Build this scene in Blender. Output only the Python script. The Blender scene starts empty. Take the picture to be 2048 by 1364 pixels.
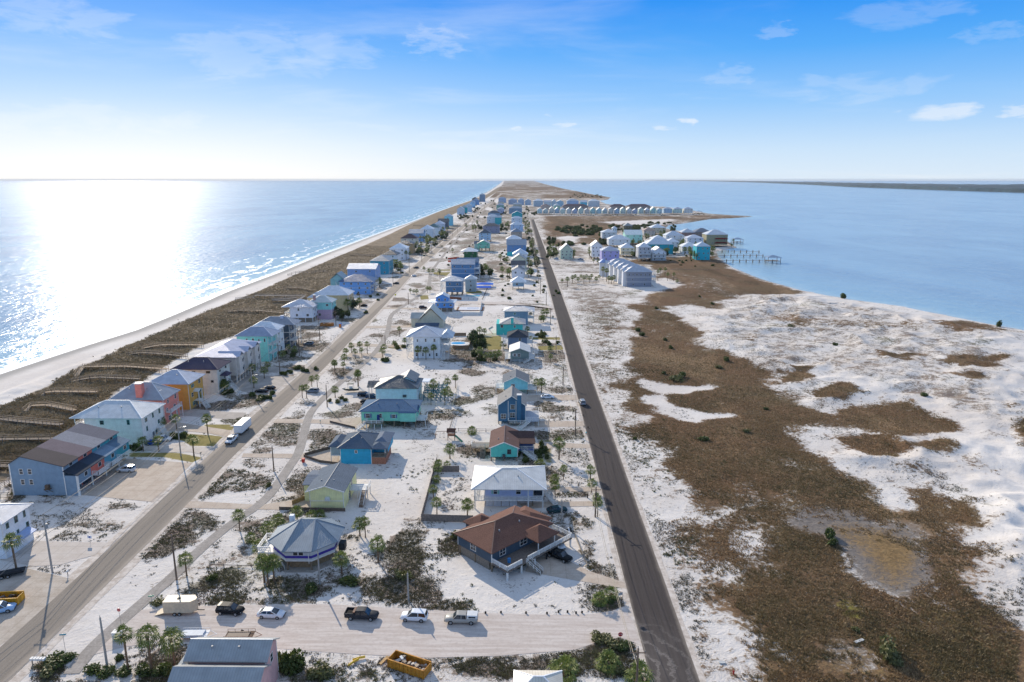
import bpy, math, random
import numpy as np
from mathutils import Vector, Matrix, noise as mnoise
random.seed(7); RNG = np.random.default_rng(11)
S = bpy.context.scene; C = S.collection
# ---------------------------------------------------------------- camera, sky, sun, exposure
FPX, HCAM = 1400.0, 75.0                                   # focal length (pixels of a 2048 wide frame), drone height
PITCH = math.atan((682 - 358.5) / FPX); YAW = math.atan(18 * math.cos(PITCH) / FPX)
cam = bpy.data.cameras.new("camera"); co = bpy.data.objects.new("camera", cam); C.objects.link(co); S.camera = co
cam.sensor_fit = 'HORIZONTAL'; cam.sensor_width = 36; cam.lens = 36 * FPX / 2048; cam.clip_start = 1; cam.clip_end = 400000
co.location = (0, 0, HCAM); co.rotation_euler = (math.pi / 2 - PITCH, 0, YAW)
SUN_EL, SUN_AZ = math.radians(24.5), math.radians(-29.5)    # azimuth from +Y, clockwise positive
sd = Vector((math.sin(SUN_AZ) * math.cos(SUN_EL), math.cos(SUN_AZ) * math.cos(SUN_EL), math.sin(SUN_EL)))
sl = bpy.data.lights.new("sun", 'SUN'); sl.energy = 4.9; sl.angle = math.radians(0.5); sl.color = (1.0, 0.89, 0.74)
so = bpy.data.objects.new("sun", sl); C.objects.link(so); so.rotation_euler = (-sd).to_track_quat('-Z', 'Y').to_euler()
S.view_settings.view_transform = 'Standard'; S.view_settings.look = 'None'; S.view_settings.gamma = 1; S.view_settings.exposure = 0.0
W = bpy.data.worlds.new("World"); S.world = W; W.use_nodes = True
def world():
    nt = W.node_tree; N = nt.nodes; L = nt.links; N.clear()
    def n(t, **k):
        o = N.new(t)
        for a, b in k.items(): setattr(o, a, b)
        return o
    def m(op, a, b=None, c=None, clamp=False):
        o = n('ShaderNodeMath', operation=op, use_clamp=clamp)
        for i, v in enumerate((a, b, c)):
            if v is None: continue
            if isinstance(v, (int, float)): o.inputs[i].default_value = v
            else: L.new(v, o.inputs[i])
        return o.outputs[0]
    def mix(f, a, b, bt='MIX'):
        o = n('ShaderNodeMix', data_type='RGBA', blend_type=bt)
        for s, v in ((o.inputs[0], f), (o.inputs[6], a), (o.inputs[7], b)):
            if isinstance(v, (int, float)): s.default_value = v
            elif isinstance(v, tuple): s.default_value = (*v, 1)
            else: L.new(v, s)
        return o.outputs[2]
    sky = n('ShaderNodeTexSky', sky_type='NISHITA'); sky.sun_disc = False; sky.sun_elevation = SUN_EL; sky.sun_rotation = SUN_AZ
    sky.air_density = 1.0; sky.dust_density = 0.6; sky.ozone_density = 3.0; sky.altitude = 75
    tc = n('ShaderNodeTexCoord'); sp = n('ShaderNodeSeparateXYZ'); L.new(tc.outputs['Generated'], sp.inputs[0])
    z = m('MAXIMUM', sp.outputs[2], 0.0)
    # the clear-air colour by height above the horizon
    cr = n('ShaderNodeValToRGB'); L.new(m('MULTIPLY', z, 1.0), cr.inputs[0])
    e = cr.color_ramp.elements
    pts = [(0.0, (0.74, 0.86, 0.98)), (0.038, (0.60, 0.78, 0.98)), (0.098, (0.29, 0.58, 0.98)), (0.16, (0.09, 0.41, 0.96)), (0.225, (0.012, 0.28, 0.92)), (0.27, (0.03, 0.28, 0.88)), (0.42, (0.30, 0.43, 0.70)), (1.0, (0.33, 0.44, 0.66))]
    e[0].position, e[0].color = pts[0][0], (*pts[0][1], 1); e[1].position, e[1].color = pts[-1][0], (*pts[-1][1], 1)
    for p, c in pts[1:-1]:
        q = e.new(p); q.color = (*c, 1)
    # brightening round the sun
    dot = n('ShaderNodeVectorMath', operation='DOT_PRODUCT'); nm = n('ShaderNodeVectorMath', operation='NORMALIZE')
    L.new(tc.outputs['Generated'], nm.inputs[0]); L.new(nm.outputs[0], dot.inputs[0]); dot.inputs[1].default_value = (math.sin(SUN_AZ), math.cos(SUN_AZ), 0.12)
    g = m('POWER', m('MAXIMUM', dot.outputs['Value'], 0.0), 9.0)
    low = m('POWER', m('SUBTRACT', 1.0, z, clamp=True), 13.0)
    base = mix(m('MULTIPLY', m('MULTIPLY', g, low), 1.1, clamp=True), cr.outputs[0], (1.0, 1.0, 1.0))
    # thin high cloud and a few small puffs low down
    mp = n('ShaderNodeMapping'); cv = n('ShaderNodeCombineXYZ'); zz = m('ADD', z, 0.09)
    L.new(m('DIVIDE', sp.outputs[0], zz), cv.inputs[0]); L.new(m('DIVIDE', sp.outputs[1], zz), cv.inputs[1]); L.new(cv.outputs[0], mp.inputs[0])
    mp.inputs['Scale'].default_value = (0.55, 0.75, 1); mp.inputs['Location'].default_value = (3.1, 1.7, 0)
    c1 = n('ShaderNodeTexNoise'); c1.inputs['Scale'].default_value = 1.1; c1.inputs['Detail'].default_value = 7; c1.inputs['Roughness'].default_value = 0.58; c1.inputs['Distortion'].default_value = 0.6
    L.new(mp.outputs[0], c1.inputs['Vector'])
    c2 = n('ShaderNodeTexNoise'); c2.inputs['Scale'].default_value = 0.5; c2.inputs['Detail'].default_value = 2; L.new(mp.outputs[0], c2.inputs['Vector'])
    f1 = n('ShaderNodeMapRange', interpolation_type='SMOOTHSTEP'); f1.inputs[1].default_value = 0.47; f1.inputs[2].default_value = 0.75; f1.inputs[3].default_value = 0; f1.inputs[4].default_value = 1; L.new(c1.outputs[0], f1.inputs[0])
    f2 = n('ShaderNodeMapRange', interpolation_type='SMOOTHSTEP'); f2.inputs[1].default_value = 0.40; f2.inputs[2].default_value = 0.62; f2.inputs[3].default_value = 0.1; f2.inputs[4].default_value = 1; L.new(c2.outputs[0], f2.inputs[0])
    cl = m('MULTIPLY', m('MULTIPLY', f1.outputs[0], f2.outputs[0]), 0.34)
    base = mix(cl, base, (0.93, 0.96, 1.0))
    # small cumulus placed by direction: (azimuth deg, elevation deg, half width deg, half height deg)
    at = m('ARCTAN2', sp.outputs[0], sp.outputs[1]); el = m('ARCSINE', sp.outputs[2])
    ma = n('ShaderNodeMapping'); ma.inputs['Scale'].default_value = (1, 1, 3.2); L.new(tc.outputs['Generated'], ma.inputs[0])
    pn = n('ShaderNodeTexNoise'); pn.inputs['Scale'].default_value = 42; pn.inputs['Detail'].default_value = 7; pn.inputs['Roughness'].default_value = .62; L.new(ma.outputs[0], pn.inputs['Vector'])
    pn2 = n('ShaderNodeTexNoise'); pn2.inputs['Scale'].default_value = 15; pn2.inputs['Detail'].default_value = 8; pn2.inputs['Roughness'].default_value = .6; pn2.inputs['Distortion'].default_value = .4; L.new(ma.outputs[0], pn2.inputs['Vector'])
    tot = None
    for az, elv, hw, hh, st in CLOUDS:
        dx = m('DIVIDE', m('SUBTRACT', at, math.radians(az)), math.radians(hw)); dy = m('DIVIDE', m('SUBTRACT', el, math.radians(elv)), math.radians(hh))
        r = m('ADD', m('MULTIPLY', dx, dx), m('MULTIPLY', dy, dy)); r = m('ADD', r, m('MULTIPLY', m('SUBTRACT', pn.outputs[0] if hw < 3 else pn2.outputs[0], 0.5), 7.0))
        v = m('MULTIPLY', m('SUBTRACT', 1.0, r, clamp=True), st)
        tot = v if tot is None else m('MAXIMUM', tot, v)
    base = mix(tot, base, (0.97, 0.98, 1.0))
    nis = mix(1.0, sky.outputs[0], (0.11, 0.125, 0.15), 'MULTIPLY')
    fin = mix(0.95, nis, base)
    bg = n('ShaderNodeBackground'); L.new(fin, bg.inputs[0]); bg.inputs[1].default_value = 1.0
    ou = n('ShaderNodeOutputWorld'); L.new(bg.outputs[0], ou.inputs[0])
def pxdir(px, py):
    a, b = (px - 1024) / FPX, (682 - py) / FPX
    X, Y, Z = a, math.cos(PITCH) + b * math.sin(PITCH), -math.sin(PITCH) + b * math.cos(PITCH)
    X, Y = X * math.cos(YAW) - Y * math.sin(YAW), X * math.sin(YAW) + Y * math.cos(YAW)
    return X, Y, Z
CLOUDS = []
for px, py, w, h, st in [(1890, 218, 85, 15, 0.51), (1385, 244, 27, 8, 0.55), (1328, 256, 24, 6, 0.38), (1128, 250, 24, 5, 0.38), (1034, 259, 14, 5, 0.42), (1098, 229, 12, 5, 0.30), (2048, 222, 38, 11, 0.38),
                         (870, 82, 62, 26, 0.17), (1810, 26, 90, 20, 0.12), (1550, 62, 34, 14, 0.15), (90, 30, 130, 30, 0.19), (560, 105, 170, 45, 0.17), (2010, 62, 70, 14, 0.11), (1720, 175, 130, 26, 0.14), (90, 235, 230, 28, 0.19), (1460, 150, 45, 20, 0.13)]:
    X, Y, Z = pxdir(px, py); CLOUDS.append((math.degrees(math.atan2(X, Y)), math.degrees(math.asin(Z / math.sqrt(X * X + Y * Y + Z * Z))), math.degrees(w / FPX), math.degrees(h / FPX), st))
world()
# ---------------------------------------------------------------- reading the photograph: a pixel on ground of height z -> a point
def G(px, py, z=0.0):
    X, Y, Z = pxdir(px, py); t = (z - HCAM) / Z
    return (X * t, Y * t)
def hgt(yb, ye):                                            # height of what shows at row ye above a foot on the ground at row yb
    d0 = PITCH + math.atan((yb - 682) / FPX); d1 = PITCH + math.atan((ye - 682) / FPX)
    return HCAM - HCAM / math.tan(d0) * math.tan(d1)
def depth_of(yb, yk, h):                                    # distance behind the foot row yb of a point h high at row yk
    return (HCAM - h) / math.tan(PITCH + math.atan((yk - 682) / FPX)) - HCAM / math.tan(PITCH + math.atan((yb - 682) / FPX))
def Z(pts, ox, oy, s): return [(ox + a / s, oy + b / s) for a, b in pts]     # points read in an enlarged crop
def hexc(h):
    h = h.lstrip('#'); v = [int(h[i:i + 2], 16) / 255 for i in (0, 2, 4)]
    return tuple(x / 12.92 if x <= .04045 else ((x + .055) / 1.055) ** 2.4 for x in v)
# ---------------------------------------------------------------- materials
MATS = {}
class NT:
    def __init__(s, name):
        s.m = bpy.data.materials.new(name); s.m.use_nodes = True; s.t = s.m.node_tree; s.t.nodes.clear()
        s.b = s.n('ShaderNodeBsdfPrincipled'); s.o = s.n('ShaderNodeOutputMaterial'); s.t.links.new(s.b.outputs[0], s.o.inputs[0])
    def n(s, t, **k):
        o = s.t.nodes.new(t)
        for a, b in k.items(): setattr(o, a, b)
        return o
    def put(s, sock, v):
        if isinstance(v, (int, float)): sock.default_value = v
        elif isinstance(v, tuple): sock.default_value = (*v, 1) if (len(v) == 3 and len(sock.default_value) == 4) else v
        else: s.t.links.new(v, sock)
    def math(s, op, a, b=None, c=None, clamp=False):
        o = s.n('ShaderNodeMath', operation=op, use_clamp=clamp)
        for i, v in enumerate((a, b, c)):
            if v is not None: s.put(o.inputs[i], v)
        return o.outputs[0]
    def mix(s, f, a, b, bt='MIX'):
        o = s.n('ShaderNodeMix', data_type='RGBA', blend_type=bt); s.put(o.inputs[0], f); s.put(o.inputs[6], a); s.put(o.inputs[7], b); return o.outputs[2]
    def noise(s, scale, detail=3, rough=.55, vec=None, dist=0):
        o = s.n('ShaderNodeTexNoise'); o.inputs['Scale'].default_value = scale; o.inputs['Detail'].default_value = detail; o.inputs['Roughness'].default_value = rough; o.inputs['Distortion'].default_value = dist
        if vec is not None: s.t.links.new(vec, o.inputs['Vector'])
        return o.outputs[0]
    def step(s, v, a, b, lo=0., hi=1.):
        o = s.n('ShaderNodeMapRange', interpolation_type='SMOOTHSTEP'); s.put(o.inputs[0], v); s.put(o.inputs[1], a); s.put(o.inputs[2], b); s.put(o.inputs[3], lo); s.put(o.inputs[4], hi); return o.outputs[0]
    def obj(s): return s.n('ShaderNodeTexCoord').outputs['Object']
    def bump(s, h, strength=.3, dist=.05):
        o = s.n('ShaderNodeBump'); s.put(o.inputs['Height'], h); o.inputs['Strength'].default_value = strength; o.inputs['Distance'].default_value = dist; s.t.links.new(o.outputs[0], s.b.inputs['Normal'])
    def base(s, v): s.put(s.b.inputs['Base Color'], v)
    def rough(s, v): s.put(s.b.inputs['Roughness'], v)
    def spec(s, v): s.b.inputs['Specular IOR Level'].default_value = v
def paint(col, rough=.6, var=.12, spec=.3, metal=0):        # painted or plain surface with slight wear
    k = ('paint', col, rough, metal)
    if k in MATS: return MATS[k]
    a = NT('painted_surface'); c = hexc(col); ob = a.obj(); nz = a.noise(1.7, 4, .6, ob)
    a.base(a.mix(a.step(nz, .35, .7), tuple(x * (1 - var) for x in c), tuple(min(1, x * (1 + var * .6)) for x in c))); a.rough(rough); a.spec(spec); a.b.inputs['Metallic'].default_value = metal
    MATS[k] = a.m; return a.m
def siding(col, vertical=False, pitch=.2):                  # clapboard walls
    k = ('siding', col, vertical)
    if k in MATS: return MATS[k]
    a = NT('wall_siding'); c = hexc(col); ob = a.obj(); sp = a.n('ShaderNodeSeparateXYZ'); a.t.links.new(ob, sp.inputs[0])
    v = a.math('ADD', sp.outputs[0], sp.outputs[1]) if vertical else sp.outputs[2]
    fr = a.math('FRACT', a.math('MULTIPLY', v, 1 / (pitch * (2 if vertical else 1))))
    line = a.step(fr, .0, .14, 1., 0.)
    nz = a.noise(.8, 5, .65, ob)
    cc = a.mix(a.step(nz, .3, .75), tuple(x * .86 for x in c), tuple(min(.95, x * 1.07) for x in c))
    a.base(a.mix(a.math('MULTIPLY', line, .38), cc, tuple(x * .35 for x in c))); a.rough(.62); a.spec(.3)
    a.bump(a.math('SUBTRACT', 1., fr), .35, .03)
    MATS[k] = a.m; return a.m
def metal_roof(col, seam=.42):                               # standing seams running down every slope
    k = ('mroof', col)
    if k in MATS: return MATS[k]
    a = NT('metal_roofing'); c = hexc(col); ob = a.obj(); sp = a.n('ShaderNodeSeparateXYZ'); a.t.links.new(ob, sp.inputs[0])
    nn = a.n('ShaderNodeSeparateXYZ'); a.t.links.new(a.n('ShaderNodeTexCoord').outputs['Normal'], nn.inputs[0])
    sel = a.math('GREATER_THAN', a.math('ABSOLUTE', nn.outputs[0]), a.math('ABSOLUTE', nn.outputs[1]))
    v = a.math('ADD', a.math('MULTIPLY', sp.outputs[1], sel), a.math('MULTIPLY', sp.outputs[0], a.math('SUBTRACT', 1., sel)))
    fr = a.math('FRACT', a.math('MULTIPLY', v, 1 / seam)); rib = a.math('LESS_THAN', fr, .16)
    nz = a.noise(.5, 5, .6, ob)
    cc = a.mix(a.step(nz, .3, .75), tuple(x * .84 for x in c), tuple(min(.95, x * 1.08) for x in c))
    a.base(a.mix(a.math('MULTIPLY', rib, .45), cc, tuple(x * .55 for x in c))); a.rough(.45); a.spec(.4); a.b.inputs['Metallic'].default_value = .12
    a.bump(rib, .6, .05); MATS[k] = a.m; return a.m
def shingle(col):
    k = ('shingle', col)
    if k in MATS: return MATS[k]
    a = NT('shingle_roofing'); c = hexc(col); ob = a.obj(); sp = a.n('ShaderNodeSeparateXYZ'); a.t.links.new(ob, sp.inputs[0])
    fr = a.math('FRACT', a.math('MULTIPLY', sp.outputs[2], 7.)); nz = a.noise(5, 6, .75, ob); n2 = a.noise(.5, 3, .6, ob)
    cc = a.mix(a.step(nz, .32, .68), tuple(x * .62 for x in c), tuple(x * 1.3 for x in c)); cc = a.mix(a.math('MULTIPLY', a.step(n2, .35, .7), .3), cc, tuple(x * 1.35 for x in c))
    a.base(a.mix(a.math('MULTIPLY', a.step(fr, 0., .25, 1., 0.), .35), cc, tuple(x * .5 for x in c))); a.rough(.9); a.spec(.2); a.bump(nz, .4, .03)
    MATS[k] = a.m; return a.m
def wood(col, sc=3.):
    k = ('wood', col)
    if k in MATS: return MATS[k]
    a = NT('weathered_wood'); c = hexc(col); ob = a.obj(); sp = a.n('ShaderNodeSeparateXYZ'); a.t.links.new(ob, sp.inputs[0])
    fr = a.math('FRACT', a.math('MULTIPLY', a.math('ADD', sp.outputs[0], sp.outputs[1]), 1 / .18)); nz = a.noise(sc, 5, .7, ob)
    cc = a.mix(a.step(nz, .3, .7), tuple(x * .65 for x in c), tuple(min(1, x * 1.2) for x in c))
    a.base(a.mix(a.math('MULTIPLY', a.step(fr, 0., .14, 1., 0.), .5), cc, tuple(x * .3 for x in c))); a.rough(.85); a.spec(.2); MATS[k] = a.m; return a.m
def glass():
    if 'glass' in MATS: return MATS['glass']
    a = NT('window_glass'); ob = a.obj(); nz = a.noise(.6, 2, .5, ob)
    a.base(a.mix(a.step(nz, .4, .6), (.012, .018, .026), (.05, .065, .08))); a.rough(.08); a.spec(.7); MATS['glass'] = a.m; return a.m
def carpaint(col):
    k = ('car', col)
    if k in MATS: return MATS[k]
    a = NT('car_paint'); c = hexc(col); nz = a.noise(3., 4, .6, a.obj()); a.base(a.mix(a.step(nz, .4, .7), c, tuple(x * .85 + .02 for x in c))); a.rough(.42 if sum(c) > .6 else .6); a.b.inputs['Coat Weight'].default_value = .2 if sum(c) > .6 else .03; a.b.inputs['Coat Roughness'].default_value = .15; a.spec(.3 if sum(c) > .6 else .12)
    MATS[k] = a.m; return a.m
def desat(h, k, b=0.):
    h = h.lstrip('#'); v = [int(h[i:i + 2], 16) for i in (0, 2, 4)]; g = .3 * v[0] + .59 * v[1] + .11 * v[2]; w = (g * 1.03, g, g * .94)
    return '#%02x%02x%02x' % tuple(int(max(0, min(245, (a + (c - a) * k) * (1 + b)))) for a, c in zip(v, w))
def leafmat(c1, c2, key, tr_=None, c3=None):
    if key in MATS: return MATS[key]
    a = NT('foliage'); g = a.n('ShaderNodeNewGeometry'); oi = a.n('ShaderNodeObjectInfo')
    nz = a.noise(1.3, 3, .6, g.outputs['Position']); r = a.math('ADD', a.math('MULTIPLY', g.outputs['Random Per Island'], .6), a.math('MULTIPLY', nz, .6), clamp=True)
    cc = a.mix(a.step(r, .25, .95), hexc(c1), hexc(c2)); cc = a.mix(a.math('MULTIPLY', oi.outputs['Random'], .35), cc, hexc(c2))
    if c3: cc = a.mix(a.step(a.noise(.045, 4, .65, g.outputs['Position'], .5), .40, .60, 0., .75), cc, hexc(c3[0])); cc = a.mix(a.step(a.noise(.09, 4, .65, g.outputs['Position']), .52, .66, 0., .6), cc, hexc(c3[1]))
    a.base(cc); a.rough(.55); a.spec(.3)
    tr = a.n('ShaderNodeBsdfTranslucent'); a.put(tr.inputs[0], a.mix(.5, cc, tr_ or (.10, .14, .02))); ms = a.n('ShaderNodeMixShader'); ms.inputs[0].default_value = .22
    a.t.links.new(a.b.outputs[0], ms.inputs[1]); a.t.links.new(tr.outputs[0], ms.inputs[2]); a.t.links.new(ms.outputs[0], a.o.inputs[0])
    MATS[key] = a.m; return a.m
# ---------------------------------------------------------------- mesh building
class MB:
    def __init__(s): s.v = []; s.f = []; s.mi = []; s.cur = 0
    def vs(s, pts): b = len(s.v); s.v += [tuple(p) for p in pts]; return b
    def face(s, idx): s.f.append(tuple(idx)); s.mi.append(s.cur)
    def box(s, x0, x1, y0, y1, z0, z1):
        b = s.vs([(x0, y0, z0), (x1, y0, z0), (x1, y1, z0), (x0, y1, z0), (x0, y0, z1), (x1, y0, z1), (x1, y1, z1), (x0, y1, z1)])
        for q in ((3, 2, 1, 0), (4, 5, 6, 7), (0, 1, 5, 4), (1, 2, 6, 5), (2, 3, 7, 6), (3, 0, 4, 7)): s.face([b + i for i in q])
        return s
    def bar(s, p, q, w=.06, h=None):                         # a bar between two points
        p, q = Vector(p), Vector(q); d = q - p
        if d.length < 1e-6: return s
        h = h or w; u = d.cross(Vector((0, 0, 1)))
        u = Vector((1, 0, 0)) if u.length < 1e-4 else u.normalized()
        n = u.cross(d).normalized(); u = u * w / 2; n = n * h / 2
        b = s.vs([p - u - n, p + u - n, p + u + n, p - u + n, q - u - n, q + u - n, q + u + n, q - u + n])
        for f in ((0, 1, 2, 3), (7, 6, 5, 4), (0, 4, 5, 1), (1, 5, 6, 2), (2, 6, 7, 3), (3, 7, 4, 0)): s.face([b + i for i in f])
        return s
    def prism(s, poly, z0, z1):                              # vertical prism
        n = len(poly); b = s.vs([(x, y, z0) for x, y in poly] + [(x, y, z1) for x, y in poly])
        s.face([b + i for i in reversed(range(n))]); s.face([b + n + i for i in range(n)])
        for i in range(n): j = (i + 1) % n; s.face([b + i, b + j, b + n + j, b + n + i])
        return s
    def loft(s, rings, caps=True):
        n = len(rings[0]); b = [s.vs(r) for r in rings]
        for k in range(len(rings) - 1):
            for i in range(n): j = (i + 1) % n; s.face([b[k] + i, b[k] + j, b[k + 1] + j, b[k + 1] + i])
        if caps: s.face([b[0] + i for i in reversed(range(n))]); s.face([b[-1] + i for i in range(n)])
        return s
    def tube(s, pts, rad, n=8):
        rings = []
        for i, p in enumerate(pts):
            p = Vector(p); a = Vector(pts[max(i - 1, 0)]); c = Vector(pts[min(i + 1, len(pts) - 1)]); d = (c - a).normalized()
            u = d.cross(Vector((0, 1, 0.01))); u = u.normalized(); w = d.cross(u).normalized(); r = rad[i] if isinstance(rad, (list, tuple)) else rad
            rings.append([p + (u * math.cos(t) + w * math.sin(t)) * r for t in [2 * math.pi * k / n for k in range(n)]])
        return s.loft(rings)
    def mesh(s, name, mats, smooth=False):
        me = bpy.data.meshes.new(name); me.from_pydata(s.v, [], s.f)
        for m in (mats if isinstance(mats, (list, tuple)) else [mats]): me.materials.append(m)
        if any(s.mi): me.polygons.foreach_set('material_index', s.mi)
        if smooth: me.polygons.foreach_set('use_smooth', [True] * len(s.f))
        me.validate(); me.update(); return me
    def build(s, name, mats, parent=None, smooth=False):
        return link(name, s.mesh(name, mats, smooth), parent)
def link(name, me, parent=None, loc=None, rz=0, sc=None):
    o = bpy.data.objects.new(name, me); C.objects.link(o)
    if parent is not None: o.parent = parent
    if loc is not None: o.location = loc
    if rz: o.rotation_euler = (0, 0, rz)
    if sc is not None: o.scale = sc
    return o
def tag(o, label=None, cat=None, group=None, kind=None):
    for k, v in (('label', label), ('category', cat), ('group', group), ('kind', kind)):
        if v: o[k] = v
    return o
def thing(name, loc, label, cat, group=None, rz=0): return tag(link(name, None, None, loc, rz), label, cat, group)
UNIT = {}
def post(name, mat, parent, x, y, z0, z1, w=.25, label=None): # a square post: one shared unit mesh, scaled
    if (mat, 'u') not in UNIT: UNIT[(mat, 'u')] = MB().box(-.5, .5, -.5, .5, 0, 1).mesh('post', mat)
    return link(name, UNIT[(mat, 'u')], parent, (x, y, z0), 0, (w, w, z1 - z0))
# landmarks for telling repeats apart in their labels
LAND = []; PENDING = []
def landmark(x, y, short): LAND.append((x, y, short))
def later(o, adj, cat_phrase, x, y): PENDING.append((o, adj, cat_phrase, x, y))
ORD = ['nearest', 'second nearest', 'third nearest', 'fourth nearest', 'fifth nearest', 'sixth nearest', 'seventh nearest', 'eighth nearest', 'ninth nearest', 'tenth nearest'] + ['%dth nearest' % i for i in range(11, 60)]
def resolve():
    buck = {}
    for o, adj, ph, x, y in PENDING:
        lx, ly, sh = min(LAND, key=lambda l: (l[0] - x) ** 2 + ((l[1] - y) * .8) ** 2)
        dx, dy = x - lx, y - ly
        rel = ('right of' if dx > 0 else 'left of') if abs(dx) > abs(dy) * .8 else ('behind' if dy > 0 else 'in front of')
        buck.setdefault((adj, rel, sh), []).append((dx * dx + dy * dy, o))
    for (adj, rel, sh), li in buck.items():
        li.sort(key=lambda t: t[0])
        for i, (d, o) in enumerate(li):
            lb = ('%s %s the %s' % (adj, rel, sh)) if len(li) == 1 else ('%s, %s one %s the %s' % (adj, ORD[i], rel, sh))
            if len(lb.split()) > 16: lb = lb.replace(' one ', ' ').replace(' the ', ' ')
            o['label'] = lb
# ---------------------------------------------------------------- numpy value noise
def vnoise(x, y, sc, seed, octs=4, gain=.5):
    out = np.zeros_like(x, dtype=float); amp = 1.; tot = 0.
    for o in range(octs):
        lat = np.random.default_rng(seed * 31 + o).random((256, 256)); fx = x / sc * 2 ** o + 37.3 * o; fy = y / sc * 2 ** o + 11.7 * o
        ix = np.floor(fx).astype(int); iy = np.floor(fy).astype(int); tx = fx - ix; ty = fy - iy; tx = tx * tx * (3 - 2 * tx); ty = ty * ty * (3 - 2 * ty)
        a = lat[ix % 256, iy % 256]; b = lat[(ix + 1) % 256, iy % 256]; c = lat[ix % 256, (iy + 1) % 256]; d = lat[(ix + 1) % 256, (iy + 1) % 256]
        out += amp * ((a * (1 - tx) + b * tx) * (1 - ty) + (c * (1 - tx) + d * tx) * ty); tot += amp; amp *= gain
    return out / tot
def sstep(v, a, b): t = np.clip((v - a) / (b - a), 0, 1); return t * t * (3 - 2 * t)
def sdist(px, py, poly):                                     # signed distance, positive inside
    best = np.full(px.shape, 1e18); ins = np.zeros(px.shape, bool); n = len(poly)
    for i in range(n):
        ax, ay = poly[i]; bx, by = poly[(i + 1) % n]; ex, ey = bx - ax, by - ay; l2 = ex * ex + ey * ey + 1e-9
        t = np.clip(((px - ax) * ex + (py - ay) * ey) / l2, 0, 1); d = (px - ax - t * ex) ** 2 + (py - ay - t * ey) ** 2; best = np.minimum(best, d)
        if ay != by:
            c = ((ay > py) != (by > py)) & (px < (bx - ax) * (py - ay) / (by - ay) + ax); ins ^= c
    return np.where(ins, 1, -1) * np.sqrt(best)
# ---------------------------------------------------------------- the island's outline, read from the photograph's water lines
ZW = -1.2
WL = [(0, 749), (90, 719), (178, 690), (274, 660), (363, 624), (462, 581), (560, 545), (634, 514), (695, 491), (780, 459), (821, 445), (883, 421), (943, 400), (976, 383), (992, 373), (1001, 366), (1006, 361.5)]
WR = [(1050, 360), (1067, 361.3), (1089, 368), (1125, 377), (1157, 383), (1186, 389), (1221, 395), (1216, 399), (1199, 401.5), (1213, 408.5), (1250, 412), (1330, 414), (1390, 422), (1420, 428), (1471, 431.5), (1505, 433), (1468, 436), (1420, 438), (1373, 446), (1337, 450), (1330, 457), (1360, 463), (1395, 465), (1440, 470), (1458, 485),
      (1473, 495), (1450, 499), (1432, 503), (1437, 515), (1464, 535), (1523, 559), (1610, 583), (1700, 600), (1800, 613), (1900, 633), (1990, 651), (2048, 661), (2160, 690), (2400, 760)]
left = [G(*p, ZW) for p in WL]; right = [G(*p, ZW) for p in WR]
COAST = [(-216, -60), (-211, 120)] + left + right + [(330, 120), (380, -60)]
xs_l = np.array([p[0] for p in [(-216, -60), (-211, 120)] + left]); ys_l = np.array([p[1] for p in [(-216, -60), (-211, 120)] + left])
WHITE = [G(*p) for p in Z([(430, 230), (520, 290), (500, 345), (680, 400), (830, 510), (1000, 630), (1150, 665), (1370, 615), (1600, 665), (1760, 770), (1300, 755), (950, 730), (1050, 840), (1230, 990), (1400, 1080)], 1180, 540, 2.359) + Z([(1440, 300), (1450, 190), (1650, 200), (1660, 400), (1860, 530), (1800, 600), (1960, 800), (2048, 870), (2300, 700), (2300, 0), (2048, -600)], 1250, 900, 2.566) + [(2048, 668), (1900, 640), (1700, 606), (1610, 590), (1480, 592), (1500, 610), (1440, 620)]]
def height(x, y):
    x = np.asarray(x, float); y = np.asarray(y, float); s = sdist(x, y, COAST)
    dl = x - np.interp(y, ys_l, xs_l)                                       # metres inland from the Gulf waterline
    onleft = dl < 90
    w = np.where(onleft, 21., 6.)
    base = np.where(s > 0, ZW + 1.2 * sstep(s, -2, w), ZW - np.minimum(-s * .08, 4))
    n1 = vnoise(x, y, 14, 3, 4); n2 = vnoise(x, y, 5, 5, 3)
    k = np.clip(y / 900, 0, 1)
    dune = sstep(dl, 20, 29) * (1 - sstep(dl, 66, 84)) * (.5 + 2.6 * n1 ** 1.5 + .7 * n2) * (1 - .5 * k)
    z = base + np.where(onleft, dune, 0)
    near = (y < 700) & (x > 60) & (s > 0)
    ws = np.zeros_like(x); 
    if near.any(): ws[near] = sstep(sdist(x[near], y[near], WHITE), -4, 12)
    r = 1 - np.abs(2 * vnoise(x, y, 24, 8, 4, .52) - 1); z = z + ws * (np.clip(r - .55, 0, 1) * 6.5 * (.3 + .7 * vnoise(x, y, 60, 12, 2)) + .35 * n2) * sstep(s, 0, 14)
    z = z + np.where(s > 8, .10 * (n2 - .5), 0) * np.where((x > 31), 2.2, .25) * np.where(onleft & (dl < 22), .3, 1)
    # flat under the built-up strip
    return z
def hz(x, y): return float(height(np.array([x]), np.array([y]))[0])
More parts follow.
